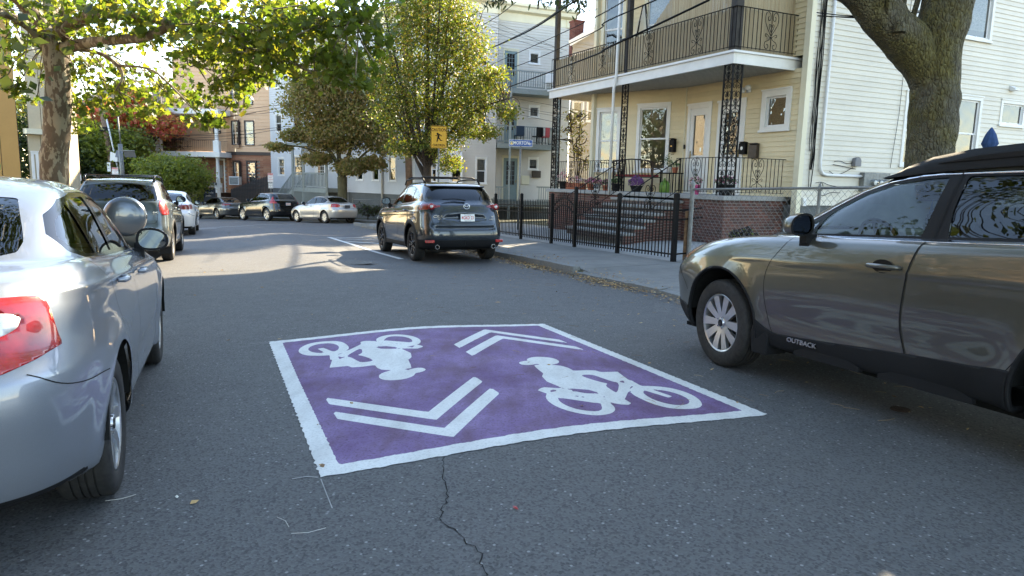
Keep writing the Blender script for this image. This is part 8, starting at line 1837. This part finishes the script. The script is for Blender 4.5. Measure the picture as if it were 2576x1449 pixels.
# ---- across the street, outside the picture: what the car paint and the windows mirror
for (x, y, r_, lab, mt) in ((-9.5,-1.5,2.6, 'street tree beyond the silver saloon on the left pavement', 'bush_leaf'),(-4.5,-9.0,2.8, 'street tree on the left pavement behind the viewpoint', 'yellow_leaf'),(5.2,-4.5,2.8, 'street tree on the right pavement behind the viewpoint', 'bush_leaf')):
    z = float(gz(x, y)); far = ((x, y, z + 6.0),(r_, r_, 2.2),2200)
    tree('street_tree', lab, 'tree', (x, y, z),([(x, y, z),(x, y, z + 3),(x, y, z + 5)],[.2,.16,.1]),[([(x, y, z + 2.8),(x + 1.2, y + .5, z + 5),(x + 2, y + .6, z + 6)],[.1,.06,.02]),([(x, y, z + 2.8),(x - 1.2, y - .5, z + 5),(x - 2, y, z + 6)],[.1,.06,.02])],[far],1,.2, DIAM, mt, 'dark_bark', 40)
for (x0, y0, L_, mt, lab) in ((-17.0,12.0,13, 'peach_shingle', 'peach house on the left side of the street, left of the picture'),(-11.0,-2.5,12, 'grey_siding', 'grey house on the left side of the street, behind the viewpoint')):
    h_ = empty('neighbour_house', label=lab, cat='house'); A1 = Vector((x0, y0)); B1 = A1 + Vector((.3827,-.9239)) * L_; A1, B1 = B1, A1
    wins = [(1.2 + 2.3 * i, 2.2 + 2.3 * i, 1.4 + 3 * k, 3.1 + 3 * k) for i in range(int(L_ / 2.4)) for k in range(3)]
    wallf(h_, tuple(A1), tuple(B1),.2,9.6,.15, mt, wins=wins); C1 = A1 + Vector((-.9239,-.3827)) * 9; wallf(h_, tuple(C1), tuple(A1),.2,9.6,.15, mt); O, an, L = wall_frame(A1, B1)
    o = boxpart(h_, 'roof', -.3, L + .3,-.5,9,9.6,10.1, 'shingle'); o.location = O; o.rotation_euler = (0,0, an); o = boxpart(h_, 'foundation', 0, L, .02,.3,-1,.2, 'foundation'); o.location = O; o.rotation_euler = (0,0, an); rebase(h_, (A1.x, A1.y, 0))
# ================================================================ fences, signs, poles, wires, people
def sw_pt(u, v, dz=0.0):
    x = UX * u + UY * v; y = UY * u - UX * v; return Vector((x, y, float(gpl(x, y)) + (sw_h(u, v) if v <= FV else .165 + .19 * min(1, max(0,(v - FV) / 1.5))) + dz))
def fence_uv(px, v=8.05):
    d = _ray(px, 560); k = d[0] / d[1]; Y = v / (UY * k - UX); return tost(k * Y, Y)
# ---- black iron fence
FE = empty('iron_fence', label='black iron picket fence with an arched gate in front of the brick steps', cat='fence')
us = {p: fence_uv(p)[0] for p in (1246,1311,1388,1447,1556,1699)}
V0 = 8.05; hp = 1.30
pk_ = MB(); pk_.tube([(0,0,.07),(0,0,1.10)],.0125,4); pk_.lathe([(.0135,1.10),(.001,1.16)],4); pkm = pk_.mesh('picket', M['black_metal'])
def fpost(u, h, r_=.037, v=V0):
    p = sw_pt(u, v); b = MB(); b.box(-r_, r_, -r_, r_, 0, h); b.add([(-r_ * 1.15,-r_ * 1.15, h),(r_ * 1.15,-r_ * 1.15, h),(r_ * 1.15, r_ * 1.15, h),(-r_ * 1.15, r_ * 1.15, h),(0,0, h + .03)],[(0,1,4),(1,2,4),(2,3,4),(3,0,4),(3,2,1,0)]); o = b.build('post', M['black_metal'], FE); o.location = p; o.rotation_euler = (0,0, HEAD)
def fpanel(ua, ub, v=V0, arch=0.0, n=None, h=1.10, rails=(.14,.80,.98), v2=None):
    a, b_ = sw_pt(ua, v), sw_pt(ub, v if v2 is None else v2); L = (b_ - a).length; n = n or max(2, int(L / .112))
    for i in range(n):
        t = (i + .5) / n; p = a.lerp(b_, t); lift = arch * math.sin(math.pi * t); o = link('picket', pkm, FE, p + Vector((0,0, h - 1.10))); o.scale = (1,1,(1.16 + lift) / 1.16)
    for k, zz in enumerate(rails):
        bb = MB(); ar = arch if k > 0 else 0
        pts = [a.lerp(b_, i / 12) + Vector((0,0, zz + ar * math.sin(math.pi * i / 12) + h - 1.10)) for i in range(13)] if ar else [a + Vector((0,0, zz + h - 1.1)), b_ + Vector((0,0, zz + h - 1.1))]
        for q0, q1 in zip(pts[:-1], pts[1:]): bb.bar(q0, q1,.028,.028)
        bb.build('rail', M['black_metal'], FE)
kk = sorted(us.values(), reverse=True)   # far to near
names = [us[1246], us[1311], us[1388], us[1447], us[1556], us[1699]]
for u_ in names: fpost(u_, hp if u_ != us[1447] else 1.46,.037 if u_ != us[1699] else .042)
fpanel(us[1246], us[1311]); fpanel(us[1311], us[1388]); fpanel(us[1388] - .05, us[1447] + .05, arch=.22); fpanel(us[1447], us[1556]); fpanel(us[1556], us[1699]); fpanel(us[1699], us[1699] - .16, v2=8.55, n=1)
fpanel(us[1246] + 3.0, us[1246]); fpost(us[1246] + 3.0, hp); fpanel(us[1246] + 6.2, us[1246] + 3.0); fpost(us[1246] + 6.2, hp)
b = MB(); q = sw_pt(us[1447] + .06, V0); b.cbox(q + Vector((0,0,1.02)),(.07,.07,.12)); b.cbox(q + Vector((0,0,.25)),(.06,.06,.10)); b.build('gate_latch', M['black_plastic'], FE)
# ---- chain link fence with galvanised posts
CL = empty('chain_link_fence', label='galvanised chain link fence between the brick porch and the olive wagon', cat='fence')
def mesh_panel(root, A, B, h, cell=.062, r=.0015, mt='galv', z0=.03):
    A = Vector(A); B = Vector(B); L = (B - A).length; d = (B - A) / L; b = MB(); nx = int(L / cell); up = Vector((0,0,1)); nrm = Vector((d.y, -d.x, 0)) * .004
    # zig-zag wires: each runs bottom to top, swinging half a cell either side of its line
    rows = int((h - z0) / cell)
    for i in range(nx + 1):
        pts = []
        for j in range(rows * 1 + 1):
            s = cell * (i + (.5 if (j + i) % 2 else -.5)) ; s = min(max(s, 0), L); pts.append(A + d * s + up * (z0 + j * cell) + nrm * (1 if j % 2 else -1))
        for p, q in zip(pts[:-1], pts[1:]): b.bar(p, q, r * 2, r * 2)
    return b.build('wire_mesh', M[mt], root, kind='stuff')
def gpost(root, p, h, r=.03, mt='galv', cap=True):
    b = MB(); b.tube([p, p + Vector((0,0, h))], r, 10)
    if cap: b.lathe([(r * 1.25,0),(r * 1.25,.03),(r * .6,.07),(r * .25,.10),(.001,.11)],10, c=tuple(p + Vector((0,0, h))))
    b.build('post', M[mt], root, auto=40)
uc0 = fence_uv(1737,8.3)[0]; uc = [uc0, fence_uv(2055,8.3)[0]]; uc += [uc[1] - 2.6, uc[1] - 5.2, uc[1] - 7.8, uc[1] - 10.4]
P_ = [sw_pt(k, 8.3) for k in uc]
gpost(CL, P_[0],1.44,.042); gpost(CL, sw_pt(uc0 + .10,8.28),.95,.035, 'rust', False)
for p in P_[1:]: gpost(CL, p, 1.34,.026)
for a, c in zip(P_[:-1], P_[1:]):
    b = MB(); b.tube([a + Vector((0,0,1.36)), c + Vector((0,0,1.36))],.021,8); b.build('top_rail', M['galv'], CL, smooth=True); mesh_panel(CL, a, c, 1.35)
b = MB()
for k in range(3): q = P_[0] + Vector((0,0,.95 + .2 * k)); b.lathe([(.046,-.012),(.049,0),(.046,.012)],10, c=tuple(q))
b.build('tension_band', M['galv'], CL, kind='stuff')
# ---- wire fences along the far pavement
FW = empty('far_wire_fence', label='low chain link fence in front of the blue grey long wall on the far pavement', cat='fence')
def fpt(t, n_, dz=0): p = K48 + D48 * t + N48 * n_; return Vector((p.x, p.y, float(gpl(p.x, p.y)) + .15 + dz))
for a, c in ((-7.6,-4.6),(-4.6,-1.6),(-1.6,1.4),(1.4,4.2)):
    A, B = fpt(a, 2.75), fpt(c, 2.75); mesh_panel(FW, A, B, 1.15,.11,.003); gpost(FW, A, 1.2,.03); b = MB(); b.tube([A + Vector((0,0,1.18)), B + Vector((0,0,1.18))],.022,6); b.build('top_rail', M['galv'], FW, smooth=True)
gpost(FW, fpt(4.2,2.75),1.2,.03); rebase(FW, fpt(-1.6,2.75)) if False else None
PF = empty('picket_fence', label='dark wooden picket fence sloping down between the peach and white houses', cat='fence')
A = at(585,545,50.5); B = at(683,440,49.0); B2 = Vector((B.x, B.y)); n_p = 26
for i in range(n_p):
    t = i / (n_p - 1); p = Vector((A.x, A.y, 0)).lerp(Vector((B.x, B.y, 0)), t); top = at(585 + 98 * t, 470 - 37 * t + 8,50.5 - 1.5 * t).z; b = MB(); b.prism([(-.05,0),(.05,0),(.05, top + 2.6),(0, top + 2.72),(-.05, top + 2.6)],-.012,.012, M=Matrix(((1,0,0,0),(0,0,-1,0),(0,1,0,0),(0,0,0,1)))); o = b.build('picket', M['weathered_wood'], PF); o.location = (p.x, p.y, -2.6)
b = MB(); p0, p1 = at(585,496,50.6), at(683,460,49.1); b.bar(p0, p1,.05,.09); b.build('rail', M['weathered_wood'], PF)
# ---- signs
def sign_post(name, label, top, Y, px_bottom, r, mt='galv', h_ground=None, cat='sign'): pass
def perforated(root, p, h, w_=.045):
    b = MB(); b.box(-w_ / 2, w_ / 2,-.012,.012,0, h); o = b.build('post', M['galv'], root, loc=p)
    k = MB()
    for i in range(int(h / .05)): k.cbox((0,-.0125,.05 * i + .03),(.011,.003,.016))
    k.build('post_hole', M['gap_black'], root, loc=p, kind='stuff')
q = at(1104,345,20.0); gq = float(gpl(q.x, q.y)) + .15
s1 = empty('warning_sign', (q.x, q.y, gq), R(4), label='yellow CAUTION CHILDREN sign with a running child on a perforated post', cat='sign')
perforated(s1, Vector((0,.02,0)), q.z - gq + .3)
hz_ = q.z - gq; b = MB(); pr = chaikin([(-.222,-.305),(.222,-.305),(.222,.305),(-.222,.305)],0); rr2 = []
def rrect(w_, h_, r_): 
    o = []
    for cx_, cz_, a0 in ((w_ - r_, -h_ + r_, -90),(w_ - r_, h_ - r_, 0),(-w_ + r_, h_ - r_, 90),(-w_ + r_, -h_ + r_, 180)):
        for i in range(5): a = R(a0 + 22.5 * i); o.append((cx_ + r_ * math.cos(a), cz_ + r_ * math.sin(a)))
    return o
SM = lambda y, z: Matrix(((1,0,0,0),(0,0,-1, y),(0,1,0, z),(0,0,0,1)))
def plate_sign(root, w_, h_, z, mats_, y=0.0, r_=.03, x=0.0):
    out = []
    for i, (mt, inset) in enumerate(mats_):
        b = MB(); b.prism(rrect(w_ - inset, h_ - inset, max(.008, r_ - inset)), y + .0 - i * .0,0, M=None) if False else b.prism(rrect(w_ - inset, h_ - inset, max(.008, r_ - inset)),.0015 * i, .0015 * i + .003, M=Matrix(((1,0,0, x),(0,0,-1, y),(0,1,0, z),(0,0,0,1))))
        out.append(b.build('sign_plate' if i == 0 else ('sign_border' if i < len(mats_) - 1 else 'sign_face'), M[mt], root))
    return out
plate_sign(s1,.222,.305, hz_, [('yellow_sign', 0),('black_metal', .009),('yellow_sign', .019)])
Tm = lambda x, z, y=-.0085: Matrix.Translation((x, y, z))
text_mesh('lettering', 'CAUTION', .118, M['black_metal'], s1, M=Tm(0, hz_ + .195), sx=.78, bold=.0015); text_mesh('lettering', 'CHILDREN', .095, M['black_metal'], s1, M=Tm(0, hz_ - .225), sx=.76, bold=.001)
b = MB(); Mx = Matrix(((1,0,0,0),(0,0,-1,-.0065),(0,1,0, hz_ - .02),(0,0,0,1)))
b.prism([(-.035 + .030 * math.cos(a),.112 + .030 * math.sin(a)) for a in np.linspace(0,2 * math.pi, 15)[:-1]],0,.002, M=Mx)
b.prism([(-.030,.072),(.015,.080),(.050,.062),(.078,.038),(.088,.050),(.060,.082),(.020,.104),(-.035,.095),(-.070,.060),(-.095,.075),(-.102,.062),(-.072,.040),(-.045,.060)][::-1],0,.002, M=Mx)
b.prism([(-.030,.072),(-.045,.0),(-.055,-.055),(-.062,-.122),(-.042,-.126),(-.030,-.062),(-.008,-.022),(.018,-.048),(.040,-.080),(.095,-.080),(.098,-.062),(.055,-.056),(.035,-.015),(.010,.015),(.020,.075)],0,.002, M=Mx)
b.build('running_child', M['black_metal'], s1)
# street name sign
q = at(1310,360,23.5); gq = float(gpl(q.x, q.y)) + .15
s2 = empty('street_sign', (q.x, q.y, gq), R(3), label='blue MORTON ST name sign on a thin grey pole', cat='sign'); h2 = q.z - gq
b = MB(); b.tube([(-.01,.03,0),(.0,.03, h2 - .08)],.028,10); b.build('post', M['galv'], s2, smooth=True); b = MB(); b.cbox((0,.02, h2 - .12),(.06,.05,.06)); b.build('bracket', M['galv'], s2)
plate_sign(s2,.385,.112, h2,[('white_sign', 0),('blue_sign', .010)], y=0, r_=.012)
text_mesh('lettering', 'MORTON', .150, M['white_sign'], s2, M=Tm(.02, h2,-.006), sx=.80, bold=.003); text_mesh('lettering', 'ST', .085, M['white_sign'], s2, M=Tm(.315, h2 - .03,-.006), sx=.85, bold=.002)
b = MB(); b.lathe([(.001,-.006),(.072,-.006)],22, c=(-.300,0, h2), axis='y'); b.build('city_seal', M['white_sign'], s2); b = MB(); b.lathe([(.001,-.0075),(.060,-.0075)],22, c=(-.300,0, h2), axis='y'); b.build('seal_disc', M['teal_door'], s2)
b = MB(); b.cbox((-.300,-.009, h2 - .005),(.03,.002,.05)); b.cbox((-.300,-.009, h2 - .035),(.08,.002,.015)); b.build('seal_figure', M['brass'], s2)
def parking_sign(px, py, Y, w_, h_, label, lines, base_off=.15, post='galv', band='red_sign', second=None, pr=.025, tilt=0):
    q = at(px, py, Y); gq = float(gpl(q.x, q.y)) + base_off; s_ = empty('parking_sign', (q.x, q.y, gq), R(tilt), label=label, cat='sign'); hh = q.z - gq
    b = MB(); b.tube([(0,.03,0),(0,.03, hh + h_ * .9)], pr, 8); b.build('post', M[post], s_, smooth=True)
    plate_sign(s_, w_, h_, hh, [('white_sign', 0)], r_=.02)
    if band: b = MB(); b.cbox((0,-.004, hh + h_ * .80),(w_ * 1.96,.003, h_ * .34)); b.build('red_band', M[band], s_)
    n = len(lines)
    for i, t in enumerate(lines): text_mesh('lettering', t, h_ * .26, M['white_sign'] if (i == 0 and band) else M['red_sign'], s_, M=Matrix.Translation((0,-.0062, hh + h_ * (.80 - i * 1.55 / max(1, n - 1)))), sx=.9)
    if second:
        plate_sign(s_, w_ * .9, h_ * .62, hh - h_ * 1.75,[('white_sign', 0),('dark_slat', .02),('white_sign', .035)], r_=.02)
        for i, t in enumerate(second): text_mesh('lettering', t, h_ * .24, M['black_metal'], s_, M=Matrix.Translation((0,-.0085, hh - h_ * (1.40 + .33 * i))), sx=.8)
    return s_
parking_sign(680.5,447,46.5,.175,.29, 'red headed TOW ZONE sign with a smaller permit sign below, by the picket fence', ['TOW ZONE', 'NO PARKING', 'STREET', 'CLEANING', '8AM-12'], second=['PERMIT', 'PARKING', 'ONLY'])
parking_sign(289.5,433,47.5,.20,.30, 'red headed TOW ZONE sign strapped to the leaning pole', ['TOW ZONE', 'NO PARKING', 'STREET', 'CLEANING', '8AM-12'])
parking_sign(199.5,446,40,.11,.19, 'small red headed parking sign right of the plane trunk', ['TOW ZONE', 'NO', 'PARKING'])
q = at(274,420,47.9); s_ = empty('hanging_sign', (q.x, q.y, q.z), R(8), label='narrow white sign hung left of the leaning pole', cat='sign'); plate_sign(s_, .11,.30,0,[('white_sign', 0)], r_=.02); text_mesh('lettering', 'P', .16, M['black_metal'], s_, M=Tm(0,.1,-.005)); text_mesh('lettering', 'R 2', .10, M['black_metal'], s_, M=Tm(0,-.1,-.005))
# for sale board
zf = lambda x, y: ((780 + x / 3.4125) * .62891,(620 + y / 3.4125) * .62891)
q = at(*zf(325,430),47.5); gq = float(gpl(q.x, q.y)) + .2; s_ = empty('for_sale_sign', (q.x, q.y, gq), R(8), label='navy FOR SALE board hanging from a white post before the peach house', cat='sign'); hq = q.z - gq
b = MB(); b.box(-.09,.09,-.09,.09,0, hq + .38); b.lathe([(.11, hq + .38),(.12, hq + .43),(.07, hq + .47),(.09, hq + .53),(.001, hq + .62)],10); b.build('post', M['white_trim'], s_); b = MB(); b.box(-1.08,.20,-.06,.06, hq - .06, hq + .06); b.build('arm', M['white_trim'], s_)
b = MB(); b.box(-.98,-.22,-.03,.03, hq - 1.02, hq - .12); b.build('board', M['navy_sign'], s_); b = MB(); b.box(-.98,-.12,-.03,.03, hq + .08, hq + .26); b.build('rider_board', M['navy_sign'], s_)
text_mesh('lettering', 'FOR SALE', .19, M['white_sign'], s_, M=Matrix.Translation((-.55,-.035, hq + .17)), sx=.85, bold=.003); text_mesh('lettering', 'Michelle', .17, M['white_sign'], s_, M=Matrix.Translation((-.62,-.035, hq - .42)), sx=.95); text_mesh('lettering', 'Joslin', .17, M['white_sign'], s_, M=Matrix.Translation((-.68,-.035, hq - .62)), sx=.95)
# ---- poles
def pole(name, label, cat, bot, top, r0, r1, mt, extra=None):
    r_ = empty(name, tuple(bot), label=label, cat=cat); b = MB(); B = Vector(bot); b.tube([B - B, Vector(top) - B],[r0, r1],12); b.build('shaft', M[mt], r_, smooth=True); return r_, B
b0 = at(292,446,48.5); b0.z = float(gpl(b0.x, b0.y)); tp = at(248,225,48.5); lp_, B0 = pole('leaning_pole', 'leaning wooden utility pole with cables in front of the red tree', 'utility pole', at(297,500,48.5), at(246,225,48.5),.19,.14, 'pole_wood')
b = MB(); b.tube([at(300,440,48.2) - B0, at(268,300,48.2) - B0],.05,6); b.build('riser_pipe', M['white_plastic'], lp_, smooth=True); b = MB(); b.cbox(at(289,395,48.2) - B0,(.52,.3,.62), M=Matrix.Rotation(R(7),3, 'Y')); b.build('equipment_box', M['white_plastic'], lp_, bevel=.03)
b = MB(); b.cbox(at(263,325,48.3) - B0,(.5,.3,.3)); b.build('splice_case', M['black_plastic'], lp_, bevel=.05)
b0 = at(313,500,40); sp_, B0 = pole('solar_pole', 'thin grey steel pole carrying two small solar panels', 'pole', b0, at(302,362,40),.12,.11, 'galv'); b = MB(); b.tube([at(304,366,40) - B0, at(296,292,40) - B0],.035,6); b.build('mast', M['galv'], sp_, smooth=True)
for px, dx, ang in ((326,.45,25),(299,.25,-25)):
    b = MB(); b.cbox(at(px, 387,39.9 + (px < 300) * .4) - B0,(.62 if dx > .3 else .34,.04,.42), M=Matrix.Rotation(R(ang),3, 'X')); b.build('solar_panel', M['grey_plastic'], sp_, bevel=.01)
b = MB(); b.cbox(at(318,379,39.8) - B0,(.95,.05,.03)); b.build('panel_rail', M['galv'], sp_)
q0, q1 = at(1031,520,40.5), at(1022,300,40.5); pole('utility_pole', 'brown wooden utility pole hidden behind the pear tree', 'utility pole', q0, at(1015,-40,40.5),.20,.16, 'pole_wood')
# ---- overhead wires
WI = []
def wire(pts, r, label, group='overhead cables', smooth_it=2):
    b = MB(); b.tube(smooth_path(pts, smooth_it), r, 5, cap=False); return b.build('overhead_cable', M['wire'], label=label, cat='cable', group=group)
W3 = lambda x, y, Y: at(*z3(x, y), Y); W4 = lambda x, y, Y: at((2100 + .53 * x) * .62891,.53 * y * .62891, Y)
wire([W3(985,395,36), W3(1250,285,30), W3(1450,180,24), W3(1660,25,18), at(1560,-60,13)],.028, 'thick twisted cable climbing rightwards over the grey triple-decker')
wire([W3(1010,388,36), W3(1250,275,30), W3(1450,168,24), W3(1660,12,18), at(1560,-78,13)],.012, 'thin strand running beside the thick twisted cable')
wire([W3(1060,490,34), W3(1400,340,27), W3(1700,205,21), W3(1932,90,17), W4(760,0,14.3)],.013, 'upper single cable crossing the chimney')
wire([W3(1000,590,34), W3(1400,450,27), W3(1700,310,21), W3(1932,200,17), W4(560,180,15), W4(990,0,13.5)],.014, 'middle cable crossing the balcony from the pear tree')
wire([W3(960,740,33), W3(1250,640,27), W3(1600,510,20), W3(1932,385,16), W4(560,390,14.5), W4(930,220,13.4), W4(1390,0,12.3)],.020, 'lowest thick cable crossing the balcony railing')
for i, (a, b_, c) in enumerate((((835,55),(1200,215),(1560,360)),((905,130),(1250,270),(1640,385)),((905,178),(1270,310),(1600,400)),((1140,722),(1500,790),(1830,850)),((1140,780),(1480,850),(1825,890)),((1150,800),(1500,870),(1800,905)),((1140,835),(1400,890),(1540,920)))):
    wire([W3(*a, 37), W3(*b_, 34), W3(*c, 31)],.007,['highest thin', 'middle thin', 'lower thin', 'highest', 'second', 'third', 'lowest'][i] + (' wire sloping down across the top porch of the triple-decker' if i < 3 else ' of the four wires sloping across the middle porch of the triple-decker'))
wire([W3(940,225,36), W3(1070,150,32), W3(1170,85,30), W3(1290,-20,27)],.016, 'kinked cable rising steeply to the top edge')
for i, (pts, Y0_, Y1_) in enumerate((([(490,1030),(740,965)],42,47),([(500,1055),(760,985)],42,47),([(790,965),(1100,1010),(1500,1028),(1932,1010)],48,44),([(790,985),(1200,1045),(1500,1060),(1932,1035)],48,44),([(790,880),(1280,915),(1600,905),(1932,850)],48,43),([(1235,465),(1500,420),(1700,380)],46,43),([(1260,490),(1500,450),(1700,400)],46,43),([(1260,500),(1500,465),(1720,425)],46,43),([(0,355),(330,450),(900,480),(1300,520)],14,45),([(0,420),(330,505),(900,560),(1400,545)],14,45),([(960,1080),(1200,1110),(1450,1105)],48,46),([(250,1070),(330,1068)],40,40),([(860,930),(1300,1020),(1500,1060)],48,46))):
    n = len(pts); wire([at(*z1(*p), Y0_ + (Y1_ - Y0_) * k / (n - 1)) for k, p in enumerate(pts)],.012 if Y0_ > 20 else .010, 'thin overhead wire %s' % ['left of the leaning pole', 'just under the first one left of the leaning pole', 'from the leaning pole to the peach house', 'lower line from the leaning pole to the peach house', 'upper line past the white porch columns', 'against the sky, topmost of three', 'against the sky, middle of three', 'against the sky, lowest of three', 'behind the plane trunk, upper', 'behind the plane trunk, lower', 'drooping over the maroon tree', 'short one beside the plane trunk', 'crossing down over the maroon tree'][i], 'wires left of the peach house')
for i, pts in enumerate(([(430,840),(700,800),(1000,780)],[(380,885),(700,830),(1050,770)],[(0,1025),(430,1000),(900,950)],[(0,1050),(480,1025),(830,970),(1300,900)],[(350,605),(800,640),(1150,650)],[(370,570),(800,575),(1000,575)],[(430,1110),(780,1095),(950,1070)],[(420,870),(800,850),(1100,700)])):
    n = len(pts); wire([at(*z2(*p),44 - 3 * k / (n - 1)) for k, p in enumerate(pts)],.012, 'overhead wire crossing the peach house front, %s' % ['second from the upper window sill', 'below the upper balcony', 'at the middle window heads', 'through the middle windows', 'at the top window heads', 'above the top windows', 'below the middle windows', 'slanting up to the maple'][i], 'wires before the peach house')
z5 = lambda x, y: ((3072 + .53 * x) * .62891,.53 * y * .62891)
for k, (pts) in enumerate(([(370,95),(600,122),(900,125),(1215,70)],[(375,120),(600,130),(980,125),(1240,75)],[(420,120),(700,140),(1000,118),(1230,80)])):
    wire([at(*z5(*p),15.9 - .9 * i) for i, p in enumerate(pts)],.011,['service cable from the cable bundle to behind the elm, top strand', 'service cable from the bundle to the elm, middle strand', 'service cable from the bundle to the elm, lowest strand'][k], 'service drop cables')
# ---- side yard things
q = at(2487,385,16.0); um = empty('patio_umbrella', (q.x, q.y, q.z - 1.9), label='closed dark blue patio umbrella above the wagon roof rail', cat='umbrella')
b = MB(); b.tube([(0,0,0),(0,0,2.42)],.02,8); b.build('pole', M['galv'], um); b = MB(); vs_ = []; n = 24
for (r_, z) in ((.17,1.0),(.14,1.6),(.105,2.02),(.15,2.10),(.095,2.30),(.045,2.40),(.01,2.46)):
    for j in range(n): a = 2 * math.pi * j / n; k = r_ * (1 + .16 * math.cos(8 * a)); vs_.append((k * math.cos(a), k * math.sin(a), z))
b.add(vs_, [(i * n + j, i * n + (j + 1) % n, (i + 1) * n + (j + 1) % n, (i + 1) * n + j) for i in range(6) for j in range(n)]); b.build('canopy', M['blue_cloth'], um, smooth=True)
q = at(2210,572,11.6); bh = empty('bird_house', (q.x, q.y, q.z), R(35), label='small white wooden bird house seen through the wagon window', cat='bird house')
boxpart(bh, 'post', -.05,.05,-.05,.05,-(q.z + .1),0, 'weathered_wood'); b = MB(); b.prism([(-.16,0),(.16,0),(.16,.22),(0,.38),(-.16,.22)],-.15,.15, M=Matrix(((1,0,0,0),(0,0,-1,0),(0,1,0,0),(0,0,0,1)))); b.build('house_box', M['white_trim'], bh, bevel=.004)
for sg in (-1,1): b = MB(); b.bar((0,0,.40),(sg * .21,0,.19),.36,.015, up=(0,1,0)); b.build('roof_board', M['grey_paint'], bh)
for x in (-.08,0,.08): b = MB(); b.cbox((x, -.152,.11),(.03,.006,.05)); b.build('window', M['gap_black'], bh)
# ---- two people far off
def person(name, label, loc, rz, col, h=1.7):
    r_ = empty(name, loc, rz, label=label, cat='person'); k = h / 1.75
    V_ = [(0,0,.95),(0,0,1.2),(0,0,1.42),(0,0,1.52),(0,0,1.64),(.19,0,1.40),(.25,.03,1.12),(.22,-.08,.90),(-.19,0,1.40),(-.25,.02,1.12),(-.22,-.08,.90),(.09,0,.90),(.10,.03,.50),(.10,.08,.08),(.10,-.06,.03),(-.09,0,.90),(-.10,-.05,.50),(-.10,.02,.08),(-.10,-.12,.03)]
    E_ = [(0,1),(1,2),(2,3),(3,4),(2,5),(5,6),(6,7),(2,8),(8,9),(9,10),(0,11),(11,12),(12,13),(13,14),(0,15),(15,16),(16,17),(17,18)]
    rad = [.14,.15,.14,.06,.095,.075,.055,.035,.075,.055,.035,.095,.07,.045,.04,.095,.07,.045,.04]
    me = bpy.data.meshes.new('body'); me.from_pydata([tuple(k * c for c in p) for p in V_], E_, []); o = bpy.data.objects.new('body', me); COL.objects.link(o); o.parent = r_
    sk = o.modifiers.new('skin', 'SKIN'); me.skin_vertices[0].data[0].use_root = True
    for i, q_ in enumerate(rad): me.skin_vertices[0].data[i].radius = (q_ * k, q_ * k * .8)
    sb = o.modifiers.new('sub', 'SUBSURF'); sb.levels = 1; sb.render_levels = 1; me.materials.append(M[col])
    hb_ = MB(); hb_.lathe([(.001,1.80),(.08,1.77),(.115,1.70),(.12,1.62),(.10,1.50),(.06,1.46)],12, c=(0,.015,0)); ho = hb_.build('hair', M['gloss_black'], r_, smooth=True); ho.scale = (k, k, k)
    f_ = MB(); f_.lathe([(.001,-.105),(.06,-.09),(.085,-.03),(.08,.02)],10, c=(0,0,1.63), axis='y'); fo = f_.build('face', M['skin'], r_, smooth=True); fo.scale = (k, k, k)
simple('skin', (.35,.20,.14),.6,0,.05,3); simple('dark_coat', (.012,.012,.014),.9,0,.2,9)
for px, rz, lb in ((167,10, 'person in dark clothes with long dark hair, left of two walking far off'),(176,-25, 'person in a black coat, right of two walking far off')):
    q = at(px, 463,46); person('person', lb, (q.x, q.y, q.z - 1.66), R(rz), 'dark_coat')
bi = at(*(((1400 * 0 + 700 + 1520 / 2.8975) * .62891),(600 + 560 / 2.8975) * .62891),42.5); bk_ = empty('bicycle', (bi.x, bi.y, float(gpl(bi.x, bi.y)) + .15), R(60), label='bicycle leaning by the stairs behind the pale silver saloon', cat='bicycle')
for x in (-.52,.52):
    b = MB(); cir = [(x + .33 * math.cos(a),0,.34 + .33 * math.sin(a)) for a in np.linspace(0,2 * math.pi, 29)]; b.tube(cir, .02,6, cap=False); w_ = b.build('wheel', M['tyre'], bk_, smooth=True); b = MB(); [b.tube([(x, 0,.34),(x + .32 * math.cos(a),0,.34 + .32 * math.sin(a))],.0025,3, cap=False) for a in np.linspace(0,6.28,19)[:-1]]; b.build('spokes', M['galv'], w_, kind='stuff')
b = MB(); [b.tube(p, .017,6) for p in ([(-.52,0,.34),(-.12,0,.30),(-.22,0,.82)],[(-.12,0,.30),(.36,0,.80)],[(-.20,0,.76),(.34,0,.84)],[(.52,0,.34),(.36,0,.80),(.33,0,.98)],[(-.52,0,.34),(-.20,0,.74)])]; b.build('frame', M['gloss_black'], bk_, smooth=True)
b = MB(); b.tube([(.30,-.24,1.0),(.36,-.2,1.03),(.33,0,.98),(.36,.2,1.03),(.30,.24,1.0),(.42,.24,.95)],.014,6); b.build('handlebar', M['white_plastic'], bk_, smooth=True); boxpart(bk_, 'saddle', -.36,-.12,-.06,.06,.86,.90, 'black_plastic', .02)
